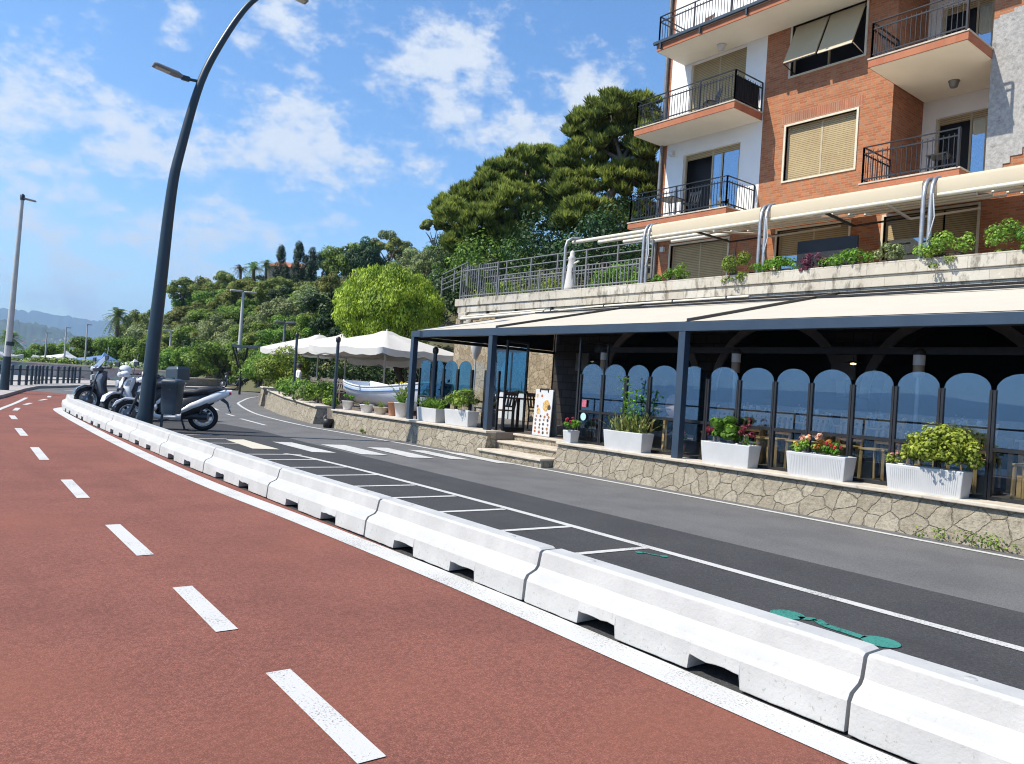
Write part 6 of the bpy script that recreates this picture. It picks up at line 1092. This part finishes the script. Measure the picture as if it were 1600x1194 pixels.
for i, (x, y, l) in enumerate([(11.9, 24.3, 'grey wooden table nearest the boat'), (12.5, 27.0, 'grey wooden table under the middle parasol'), (13.2, 29.8, 'grey wooden table under the leftmost parasol')]):
    dining_table((x, y, .51), R(15), l, 'wood_grey', .8, 1.3); chair((x-.65, y+.2, .51), R(100), 'grey wooden chair before the ' + l, 'wood_grey', 'grey terrace chairs'); chair((x-.5, y-.5, .51), R(110), 'grey wooden chair at the near end of the ' + l, 'wood_grey', 'grey terrace chairs'); chair((x+.7, y, .51), R(-75), 'grey wooden chair behind the ' + l, 'wood_grey', 'grey terrace chairs')
def person(loc, rz, label, top, hair, legs):
    """seated figure: one continuous body grown from a skeleton"""
    o = Vector((0, 0, 0)); V = [(0, 0, .52), (0, .02, .70), (0, .0, .90), (0, .02, 1.04), (0, .03, 1.12), (0, .05, 1.22), (0, .05, 1.30)]; E = [(i, i+1) for i in range(6)]; Rr = [(.15, .12), (.14, .1), (.16, .1), (.12, .08), (.055, .055), (.085, .1), (.07, .085)]
    def chainv(start, pts, rs):
        p = start
        for q_, r_ in zip(pts, rs): V.append(q_); Rr.append((r_, r_)); E.append((p, len(V)-1)); p = len(V)-1
        return p
    for s_ in (-1, 1):
        chainv(0, [(s_*.1, .05, .50), (s_*.13, .44, .50), (s_*.13, .46, .08), (s_*.13, .58, .04)], [.09, .07, .05, .035])
        h = chainv(3, [(s_*.19, .02, 1.02), (s_*.24, .06, .76), (s_*.17, .30, .70)], [.055, .045, .035])
        for k, (dx, dy) in enumerate(((.0, .09), (.02, .1), (-.02, .095), (.035, .08), (-.04, .05))): chainv(h, [(s_*.17+dx, .30+dy*.6, .70-.01), (s_*.17+dx*1.3, .30+dy, .685)], [.011, .008])
    me = bpy.data.meshes.new('person'); me.from_pydata(V, E, []); ob = link(bpy.data.objects.new('person', me)); ob.location = loc; ob.rotation_euler = (0, 0, rz)
    md = ob.modifiers.new('skin', 'SKIN'); me.skin_vertices[0].use_clamp if False else None
    for i, r_ in enumerate(Rr): me.skin_vertices[0].data[i].radius = r_
    me.skin_vertices[0].data[0].use_root = True; ss = ob.modifiers.new('sub', 'SUBSURF'); ss.levels = ss.render_levels = 2
    bm_ = NB('body_' + top); z = bm_.n('ShaderNodeSeparateXYZ', {0: bm_.obj()}); ct = {'cloth_white': (.72, .71, .7), 'cloth_pink': (.62, .42, .38)}[top]
    c = bm_.mix(bm_.ramp(z.outputs[2], .50, .56), legs, ct); c = bm_.mix(bm_.ramp(z.outputs[2], 1.075, 1.085), c, (.52, .32, .23)); fr = bm_.math('MULTIPLY', bm_.ramp(z.outputs[1], .2, .24), bm_.ramp(z.outputs[2], .62, .66)); c = bm_.mix(fr, c, (.52, .32, .23)); bm_.set(col=c, rough=.8); me.materials.append(bm_.m)
    tag(ob, label, 'person'); q = MB(); q.lathe((0, .035, 1.24), [(.10, -.06), (.105, .02), (.085, .09), (.04, .125), (.001, .13)], 14); q.build('hair', hair, ob); return ob
person((12.0, 28.4, .55), R(80), 'person in white sitting at a table under the parasols', 'cloth_white', 'hair_dark', (.05, .06, .1)); person((19.75, 56.1, .45), R(100), 'person in pale pink sitting by the far parked scooters', 'cloth_pink', 'hair_fair', (.55, .38, .33))
# ------------------------------------------------------------------ far left: railing, wall, hedge, boats
FPT = [(3.3, 40.4), (3.9, 41.5), (4.58, 42.5), (5.15, 44.3), (5.6, 45.6), (6.15, 46.8), (6.95, 48.4), (7.5, 49.4), (8.0, 50.2), (9.6, 52.6)]
e = empty('bollard_railing', (FPT[0][0], FPT[0][1], .12), label='dark metal railing of posts and two rails round the outer bend', cat='railing'); o = Vector((FPT[0][0], FPT[0][1], 0)); fp = smooth_pts(FPT, 2)
for p in fp: q = MB(); q.tube([(p.x-o.x, p.y-o.y, 0), (p.x-o.x, p.y-o.y, .86)], .065, 10); q.lathe((p.x-o.x, p.y-o.y, .86), [(.07, 0), (.07, .05), (.03, .08), (.001, .085)], 10); q.build('post', 'dark_navy', e)
for z in (.72, .2): q = MB(); q.tube([(p.x-o.x, p.y-o.y, z) for p in fp], .03, 6); q.build('rail', 'dark_navy', e)
def simple_wall(label, pts, h, th, mat, cap='cap_stone'):
    e = empty('stone_wall', (*pts[0], 0), label=label, cat='wall'); o = Vector((*pts[0], 0)); rr, rc = [], []
    for i, p in enumerate(pts):
        t = (Vector(pts[min(i+1, len(pts)-1)])-Vector(pts[max(0, i-1)])).normalized(); u = Vector((-t.y, t.x, 0)); q_ = Vector((*p, 0))-o
        rr.append([q_, q_+Vector((0, 0, h)), q_+u*th+Vector((0, 0, h)), q_+u*th]); rc.append([q_-u*.05+Vector((0, 0, h+.003)), q_-u*.05+Vector((0, 0, h+.1)), q_+u*(th+.05)+Vector((0, 0, h+.1)), q_+u*(th+.05)+Vector((0, 0, h+.003))])
    m = MB(); m.loft(rr, smooth=False); m.build('wall_face', mat, e); m = MB(); m.loft(rc, smooth=False); m.build('wall_cap', cap, e)
b = NB('painted_wall'); pw = b.pos(); v = b.n('ShaderNodeTexVoronoi', {'Vector': b.n('ShaderNodeMapping', {'Vector': pw, 'Scale': (1.2, 1.2, 1.6)}).outputs[0], 'Scale': 1.1}); hu = b.n('ShaderNodeHueSaturation', {'Saturation': .38, 'Value': .42, 'Color': v.outputs['Color']}).outputs[0]
c = b.mix(b.ramp(b.noise(pw, 2.2, 5), .42, .6), (.30, .27, .24), hu); sx = b.n('ShaderNodeSeparateXYZ', {0: pw}); c = b.mix(b.ramp(sx.outputs[0], 4.5, 6.8, .75, 0), c, (.12, .30, .33)); b.set(col=c, rough=.9); MATS['painted_wall'] = b.m
simple_wall('long stone wall with graffiti beyond the outer bend', [(1.0, 64.5), (6.0, 63.8), (10.0, 62.6), (16.0, 60.4)], 1.0, .6, 'painted_wall'); simple_wall('low stone wall under the dark round trees', [(15.2, 56.6), (17.5, 58.6), (20.5, 60.9)], .62, .5, 'far_stone')
for (x0, y0, x1, y1, h, l) in [(7.6, 67.0, 10.0, 66.2, .9, 'bright green hedge strip before the marina'), (10.2, 66.1, 15.2, 63.8, 1.0, 'green hedge strip right of the middle lamp pole'), (4.5, 68.2, 7.4, 67.2, .55, 'low grass bank at the left before the boats')]:
    e = empty('hedge', ((x0+x1)/2, (y0+y1)/2, .0), label=l, cat='hedge'); d = Vector((x1-x0, y1-y0)); B_ = [(np.array([(t-.5)*d.x, (t-.5)*d.y, 1.0+RNG.uniform(0, .1)]), np.array([.55, .45, h*.55]), RNG.uniform(.3, .7)) for t in np.linspace(0, 1, 12)]; P, N, T = shell(B_, 420); leaf_mesh('foliage', P, N, .10, .06, T, 'leaf_hedge', None, e)
    q = MB(); q.obox((0, 0, .5), (d.length, .5, 1.2), math.atan2(d.y, d.x)); q.build('stems', 'hill_earth', e)
def yacht(loc, rz, label, s=1.0, hullm='white_paint', cover=None):
    e = empty('motor_boat', loc, rz, label, 'boat', 'motor boats in the marina'); m = MB(); rr = []
    for t, w_, z0, z1 in ((-1, .8, .1, .75), (-.4, .95, .05, .8), (.3, .85, .1, .95), (.75, .45, .3, 1.1), (1, .04, .8, 1.25)): rr.append([Vector((t*3*s, y*w_*s, z*s)) for y, z in ((-1, z1), (-.8, z0+.2), (-.2, z0), (.2, z0), (.8, z0+.2), (1, z1))])
    m.loft(rr, smooth=False); m.build('hull', hullm, e); m = MB(); m.loft([[Vector((x*s, y*w_*s, z*s)) for y, z in ((-1, .8), (-.85, zt*.75), (0, zt), (.85, zt*.75), (1, .8))] for x, w_, zt in ((-2.2, .6, 1.0), (-1.2, .75, 1.5), (-.5, .7, 1.95), (-.3, .7, 1.6), (.9, .7, 1.35), (2.2, .4, 1.15))], smooth=False); m.build('cabin' if not cover else 'tarpaulin', cover or 'white_paint', e)
    m = MB(); m.box((-.9*s, -.78*s, 1.12*s), (-.5*s, .78*s, 1.22*s)); m.build('cabin_window', 'dark_frame', e)
    m = MB(); m.tube([(-.8*s, 0, 1.7*s), (-.9*s, 0, 2.5*s)], .03*s, 5); m.build('mast', 'pale_pole', e)
yacht((10.6, 76.0, .7), R(150), 'white cabin boat left of the middle lamp pole', .75); yacht((13.2, 74.5, .6), R(160), 'boat under a blue tarpaulin between the thin lamp poles', .85, 'white_paint', 'boat_blue'); yacht((8.3, 77.0, .35), R(170), 'low white boat left of the leftmost thin lamp pole', .62); yacht((15.4, 73.0, .5), R(165), 'white boat at the right end of the marina, behind the scooters', .7); yacht((5.9, 78.0, .6), R(20), 'white boat beside the tall lamp at the left edge', .8)
e = empty('steel_canopy', (16.6, 46.5, .0), R(-20), 'dark steel canopy frame with V-shaped struts beside the tall twin lamp', 'canopy')
q = MB(); q.box((-1.2, -1.2, 2.85), (1.1, 1.2, 2.98)); q.build('roof_slab', 'grey_metal', e)
for x in (-.6, .8):
    q = MB(); q.tube([(x, 0, 0), (x, 0, 1.2)], .07, 8)
    for dx, dy in ((-.55, -.8), (.3, -.8), (-.4, .8), (.3, .8)): q.tube([(x, 0, 1.2), (x+dx, dy, 2.86)], .05, 6)
    q.build('strut_column', 'dark_frame', e)
e = empty('villa', (43.6, 108.6, 12.3), R(-25), 'ochre villa with a red tiled roof between the cypresses on the hilltop', 'house')
q = MB(); q.box((-3.2, -2.2, 0), (3.2, 2.2, 4.3)); q.build('wall', 'house_ochre', e); q = MB(); q.loft([[Vector((x, y, 4.302)) for x, y in ((-3.6, -2.6), (3.6, -2.6), (3.6, 2.6), (-3.6, 2.6))], [Vector((x, y, 5.3)) for x, y in ((-1.6, -.1), (1.6, -.1), (1.6, .1), (-1.6, .1))]], smooth=False); q.build('roof', 'roof_tile', e)
for x in (-2, 0, 2): q = MB(); q.box((x-.35, -2.22, 2.0), (x+.35, -2.205, 3.3)); q.build('window', 'room_dark', e)
# seaside railing behind the viewer, seen mirrored in the glass
e = empty('sea_railing', (-2.75, 0, 0), label='dark railing along the quay edge, seen only as a reflection in the glass screens', cat='railing'); q = MB(); q.tube([(0, -30, 1.25), (0, 30, 1.25)], .035, 6); q.tube([(0, -30, .6), (0, 30, .6)], .02, 6); q.build('rail', 'dark_navy', e)
for k in range(-12, 13): q = MB(); q.tube([(0, k*2.4, 0), (0, k*2.4, 1.25)], .035, 6); q.build('post', 'dark_navy', e)
# ------------------------------------------------------------------ trees
LEAFMAT = dict(broad='leaf_broad', pinehill='leaf_pinehill', olive='leaf_olive', dark='leaf_dark', magnolia='leaf_dark')
def crown_mesh(kind, seed):
    """unit crown (radius about 1, base at z=0, height 2) as leaf mesh data"""
    rng = np.random.default_rng(seed)
    n, sub, lf, k = dict(broad=(7500, (.22, .38), .055, 30), pinehill=(7500, (.17, .30), .05, 40), olive=(6500, (.18, .34), .045, 36), dark=(6500, (.24, .36), .05, 26), magnolia=(7000, (.2, .3), .05, 34))[kind]
    B_ = clumps((0, 0, 1.0), (1.0, 1.0, .95), k, sub, rng, -.6, (.15, .85)); tot = sum(float(b[1][0]*b[1][2]) for b in B_)
    P, N, T = shell(B_, n/tot, rng, inner=.6, rnd=.6); o = leaf_mesh('crown', P, N, lf*rng.uniform(.7, 1.3, len(P)), lf*.6*rng.uniform(.8, 1.2, len(P)), T, LEAFMAT[kind]); me = o.data; bpy.data.objects.remove(o); return me
CR = {}
def tree(kind, name, x, y, z, h, r, label, cat='tree', group=None, var=3, flat=1.0):
    key = (kind, random.randrange(var))
    if key not in CR:
        tm = trunk_mb((0, 0, -.6), (0.05, 0.02, 1.3), .11, .04, [(.5, .2, 1.2), (-.45, .3, 1.1), (.1, -.5, 1.3), (-.2, -.3, 1.5)]); o = tm.build('trunk', 'bark'); CR[key] = (crown_mesh(kind, 100+len(CR)), o.data); bpy.data.objects.remove(o)
    e = empty(name, (x, y, z), random.uniform(0, 6.28), label, cat, group); e.scale = (r*1.12, r*1.12, h/2*flat)
    link(bpy.data.objects.new('crown', CR[key][0]), e); link(bpy.data.objects.new('trunk', CR[key][1]), e); return e
random.seed(21)
GT = 'dark round trees behind the far walls'; FL = ['leftmost low dark tree behind the marina wall', 'dark round tree left of the leftmost thin lamp pole', 'dark round tree right of the leftmost thin lamp pole', 'dark round tree between the middle and right thin lamp poles', 'dark round tree below the lone palm', 'dark round tree just left of the curved lamp post', 'dark round tree just right of the curved lamp post', 'dark round tree right of the small hill lamp', 'big dark round tree above the low stone wall', 'dark tree directly behind the tall twin lamp', 'small dark tree right of the tall twin lamp']
for (k, x, y, z, h, r), l in zip(FRONT_TREES, FL): tree('broad', 'round_tree', x, y, z, h+.3, r*1.05, l, 'tree', GT)
NM = dict(pinehill='hill_pine', olive='olive_tree', broad='hill_tree', dark='dark_conifer', magnolia='magnolia_tree'); LBL = dict(pinehill='olive-green pine with a rounded crown among the trees of the hillside', olive='pale grey-green olive-like tree on the hillside', broad='mid green leafy tree on the hillside', dark='dark slim conifer near the top of the hill', magnolia='dense dark green tree right behind the bright round tree')
UL = {0: 'dark pine at the lower left end of the hill skyline', 1: 'second pine from the left end of the hill skyline', 2: 'dark pine beside the curved lamp post on the skyline', 25: 'pale green tree below the big pines right of the bright round tree', 21: 'broad bright green tree on the hilltop right of the cypresses', 22: 'dark conifer between the cypresses and the hilltop green tree'}
for i, (k, x, y, z, h, r) in enumerate(HILL_TREES): tree(k, NM[k], x, y, z-.2, h+.3, r*1.05, UL.get(i, LBL[k]), 'tree', 'trees on the hillside')
# cypresses
def cyp_mesh(seed):
    rng = np.random.default_rng(seed); B_ = []
    for i in range(46):
        z = rng.uniform(.06, 1.9); w = (1-(z/2)**2.2)*.75+.08; a = rng.uniform(0, 6.28); B_.append((np.array([math.cos(a)*w*.6, math.sin(a)*w*.6, z]), np.array([.34, .34, .22]), rng.uniform(.1, .8)))
    P, N, T = shell(B_, 1900, rng, up=.6); o = leaf_mesh('crown', P, N, .05, .026, T, 'leaf_cypress'); me = o.data; bpy.data.objects.remove(o); return me
cm = [cyp_mesh(k) for k in (1, 2)]
for i, ((k, x, y, z, h, r), l) in enumerate(zip(CYPRESSES, ['left tall cypress on the hilltop', 'short cypress at the foot of the left tall one', 'middle and tallest cypress on the hilltop', 'right cypress on the hilltop', 'small cypress top seen between the middle and right ones'])):
    e = empty('cypress', (x, y, z-.3), i*1.3, l, 'cypress', 'cypresses on the hilltop'); e.scale = (r*1.3, r*1.3, (h+.3)/2); link(bpy.data.objects.new('crown', cm[i % 2]), e); q = MB(); q.tube([(0, 0, -.4), (0, 0, 1.2)], .1, 6); q.build('trunk', 'bark', e)
# umbrella pines
for i, ((k, x, y, z, h, r), l) in enumerate(zip(UMBRELLA_PINES, ['umbrella pine with a rounded crown on the hill skyline', 'flat-topped umbrella pine left of the big pines'])):
    e = empty('umbrella_pine', (x, y, z-.5), 0, l, 'tree'); rng = np.random.default_rng(40+i); B_ = clumps((0, 0, h*.62 if i == 0 else h*.8), (r, r, h*.34 if i == 0 else h*.16), 34, (.16, .26), rng, -.25, (.1, .8)); tot = sum(float(b[1][0]*b[1][2]) for b in B_); P, N, T = shell(B_, 9000/tot, rng); leaf_mesh('crown', P, N, .13, .07, T, 'leaf_pinehill', None, e)
    trunk_mb((0, 0, -1.0), (.2, .1, h*.6), .2, .1, [(r*.6, .2, h*.7), (-r*.55, .1, h*.68), (.1, -r*.5, h*.75), (.2, r*.5, h*.72)]).build('trunk', 'bark_grey', e)
# palms
def palm(loc, h, r, label, seed, dry=False, fronds=34):
    e = empty('palm_tree', loc, 0, label, 'palm'); rng = np.random.default_rng(seed); q = MB(); th = h-r*.75
    q.tube([(0, 0, -1.5), (.03, 0, th*.5), (0, .03, th-.3), (0, 0, th)], [.2*r/1.5, .17*r/1.5, .17*r/1.5, .3*r/1.5], 10); q.build('trunk', 'bark', e); P, N, T, Ls, W_, to = [], [], [], [], [], []
    for f in range(fronds):
        a = rng.uniform(0, 6.28); el = rng.uniform(-.75, 1.35); ln = r*rng.uniform(.85, 1.1); d = np.array([math.cos(a), math.sin(a), 0]); prev = None; tn = np.clip(.15+.5*(el+.7)/2+rng.normal(0, .12), 0, 1)
        for k in range(10):
            t = (k+.5)/10; p = np.array([0, 0, th]) + d*ln*t*math.cos(el) + np.array([0, 0, ln*t*math.sin(el)-ln*.55*t*t]); sl_ = d*math.cos(el)+np.array([0, 0, math.sin(el)-1.1*t]); sl_ /= np.linalg.norm(sl_); sd2 = np.cross(d, [0, 0, 1])
            for s_ in (-1, 1): q_ = sd2*s_*.8+sl_*.7-np.array([0, 0, .25]); P.append(p+q_*ln*.10*(1.1-t*.6)); T.append(q_); N.append(np.cross(q_, sl_)+.2*rng.normal(size=3)); Ls.append(ln*.15*(1.15-.7*t)); W_.append(ln*.018); to.append(tn)
            P.append(p); T.append(sl_); N.append(np.cross(sl_, sd2)); Ls.append(ln*.06); W_.append(ln*.012); to.append(tn)
    leaf_mesh('fronds', np.array(P), norm(np.array(N)), np.array(Ls), np.array(W_), np.array(to), 'leaf_dry' if dry else 'leaf_palm', np.array(T), e)
    return e
PLB = ['lone palm against the sky left of the curved lamp post', 'palm left of the cypresses on the hilltop', 'palm nearest the cypresses on the hilltop', 'dry brownish palm at the left of the hilltop palms', 'bushy yellowish palm at the left picture edge']
for i, (k, x, y, z, h, r) in enumerate(PALMS): palm((x, y, z-(.8 if i in (1, 2, 3) else 0)), h+(.8 if i in (1, 2, 3) else 0.3), r*(1.6 if i == 0 else 1.25), PLB[i], 60+i, i == 3, 60 if i in (0, 4) else 38)
palm((25.2, 61.5, 1.0), 3.4, 1.3, 'light green palm in the middle of the slope', 77); palm((14.5, 36.0, .3), 2.2, 1.2, 'low palm with arching fronds behind the leftmost terrace chairs', 78, fronds=30); palm((16.2, 33.5, .3), 2.0, 1.1, 'low palm behind the leftmost parasol', 79, fronds=30)
# big pines: brushes of needles on many small clumps
def pine(name, lobes_, trunks, label, seed, z0, mat='leaf_pine', tuft=.21):
    rng = np.random.default_rng(seed); e = empty(name, (*trunks[0][:2], z0), 0, label, 'pine tree'); o = np.array([*trunks[0][:2], z0]); P, N, T, Ls, to = [], [], [], [], []
    for (x, y, z, rx, rz) in lobes_:
        c = np.array([x, y, z])-o; tl = rng.uniform(.25, .6)
        for (cc, cr, ct) in clumps(c, (rx*1.03, rx*1.03, rz*.97), 54, (.13, .25), rng, -.7, (.0, .9)):
            n = 24; d = unit(n, rng); d[:, 2] = np.abs(d[:, 2])*.9-.15; base = cc + d*cr*rng.uniform(.55, 1.0, (n, 1)); ax = norm(d*.7+np.array([0, 0, 1.0])+.25*unit(n, rng))
            for k in range(5):
                t_ = norm(ax+.42*unit(n, rng)); L_ = tuft*rng.uniform(.6, 1.1, n); P.append(base+t_*L_[:, None]*.8); T.append(t_); N.append(norm(np.cross(t_, unit(n, rng)))); Ls.append(L_); to.append(np.clip(.45*ct+.35*tl+.45*(d[:, 2])-.12+rng.normal(0, .12, n), 0, 1))  # upper tufts toned brighter, hollows darker: light and shade put into the colour
    P = np.concatenate(P); Ls = np.concatenate(Ls); leaf_mesh('crown', P, np.concatenate(N), Ls, .034, np.concatenate(to), mat, np.concatenate(T), e)
    m = MB(); tp = [Vector(p)-Vector(o) for p in trunks]; tp[0] = Vector((0, 0, -2.0))
    random.seed(seed)
    for (a, b2) in (trunks_pairs(tp)): 
        mid = a.lerp(b2, .5)+Vector((random.uniform(-.3, .3), random.uniform(-.3, .3), .2)); m.tube([a, a.lerp(mid, .5)+Vector((random.uniform(-.1, .1), .1, 0)), mid, b2], [.26, .21, .18, .12], 9)
    for (x, y, z, rx, rz) in lobes_:
        c = Vector((x, y, z))-Vector(o); s_ = min(tp[1:], key=lambda p: (p-c).length); m.tube([s_, s_.lerp(c, .5)+Vector((0, 0, -.2)), c], [.11, .07, .03], 6)
    m.build('trunk', 'bark_grey', e); return e
def trunks_pairs(tp):
    out = [(tp[0], tp[1])]
    for p in tp[2:]: out.append((tp[0] if p.z < 1.2 else tp[1], p))
    return out
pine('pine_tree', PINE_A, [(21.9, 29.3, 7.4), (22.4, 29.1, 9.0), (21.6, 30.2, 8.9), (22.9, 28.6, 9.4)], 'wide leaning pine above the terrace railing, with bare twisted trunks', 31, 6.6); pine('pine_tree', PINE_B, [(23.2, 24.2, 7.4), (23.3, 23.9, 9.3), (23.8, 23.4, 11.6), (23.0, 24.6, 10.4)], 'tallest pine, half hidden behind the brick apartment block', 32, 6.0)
# understorey under the pines, seen behind the railing
for i, (x, y, z, rx, rz, l) in enumerate([(20.5, 27.5, 6.2, 2.0, 1.5, 'dark bushes under the wide pine'), (20.3, 24.0, 6.2, 1.8, 1.7, 'dark bushes behind the grey railing'), (20.6, 20.9, 6.2, 1.6, 1.6, 'dark bushes beside the brick block'), (19.5, 30.5, 5.0, 1.7, 1.1, 'bushes left of the pine trunks'), (27.5, 33.5, 9.2, 2.8, 2.2, 'dark thicket showing between the two big pines'), (28.5, 28.5, 9.5, 3.0, 2.6, 'dark thicket behind the tallest pine'), (25.8, 37.5, 8.4, 2.4, 1.8, 'thicket behind the left flank of the wide pine')]):
    e = empty('undergrowth_bush', (x, y, z), label=l, cat='bush'); bush(e, (0, 0, .5), (rx, rx, rz*1.3), 3200, .09, 'leaf_dark' if i else 'leaf_broad', k=26); q = MB(); q.tube([(0, 0, -1.2), (0, 0, .4)], .08, 6); q.build('stem', 'bark', e)
# bright round tree
e = empty('bright_tree', (16.35, 27.9, .5), label='round bright lime-green tree behind the white parasols', cat='tree'); o = np.array([16.35, 27.9, .5]); rng = np.random.default_rng(5); B_ = [(np.array([-.75, .25, 3.9])+q_*np.array([2.35, 2.35, 1.85])*rng.uniform(.80, .88), np.array([.36, .36, .30])*rng.uniform(.8, 1.2), rng.uniform(.1, .95)) for q_ in unit(260, rng) if q_[2] > -.85] + clumps((-.75, .25, 3.8), (1.6, 1.6, 1.3), 40, (.25, .35), rng, -.5, (.0, .4))
tot = sum(float(b2[1][0]*b2[1][2]) for b2 in B_); P, N, T = shell(B_, 42000/tot, rng, inner=.55, up=.1); dr = norm(N*.3+np.array([0, 0, -1])+.5*unit(len(P), rng)); leaf_mesh('crown', P, N, .07*rng.uniform(.7, 1.25, len(P)), .028, T, 'leaf_bright', dr, e)
trunk_mb((0, 0, 0), (-.2, .1, 3.2), .16, .1, [(-1.2, 1.3, 4.0), (.7, -.6, 4.2), (-.4, .3, 4.6), (-.9, .1, 3.6), (.4, .2, 4.3)]).build('trunk', 'bark', e)
# dark hedge behind the dining terrace
for i, (x, y, rx, rz, l) in enumerate([(18.0, 26.5, 1.3, 1.5, 'dark shrubbery behind the parasol nearest the pergola'), (18.6, 30.5, 1.5, 1.6, 'dark shrubbery behind the middle parasol'), (18.3, 34.5, 1.6, 1.6, 'dark shrubbery behind the leftmost parasol'), (17.0, 38.5, 1.5, 1.3, 'dark shrubbery left of the parasols'), (16.2, 43.0, 1.3, 1.2, 'green shrubbery right of the steel canopy')]):
    e = empty('shrubbery', (x, y, .4), label=l, cat='shrub'); bush(e, (0, 0, 1.2), (rx, rx*1.5, rz), 4200, .085, 'leaf_dark' if i < 4 else 'leaf_broad', k=30); q = MB(); q.tube([(0, 0, -.4), (0, 0, 1.2)], .08, 6); q.build('stem', 'bark', e)
# maquis that covers the slope: masses of bushes nobody would count
for si, (mt, nk, sd3) in enumerate((('leaf_scrub', 300, 99), ('leaf_scrub_grey', 150, 98), ('leaf_scrub_green', 220, 97))):
    rng = np.random.default_rng(sd3); B_ = []
    for k in range(nk):
        u, v = rng.uniform(0, .93), rng.uniform(0, 1.1); p = hill_point(u, v); s_ = rng.uniform(.5, 1.0)*(1.0+.3*(p.y > 70)); tb = rng.uniform(.1, .8)
        for j in range(9): d = unit(1, rng)[0]*s_*.75; B_.append((np.array([p.x+d[0], p.y+d[1], p.z+s_*.45+abs(d[2])*.75]), np.array([s_, s_, s_*.8])*rng.uniform(.3, .5), tb+rng.uniform(-.25, .25)))
    P, N, T = shell(B_, 190, rng, inner=.7); tag(leaf_mesh('hillside_scrub', P, N, .13*rng.uniform(.7, 1.3, len(P)), .075, T, mt), kind='stuff')
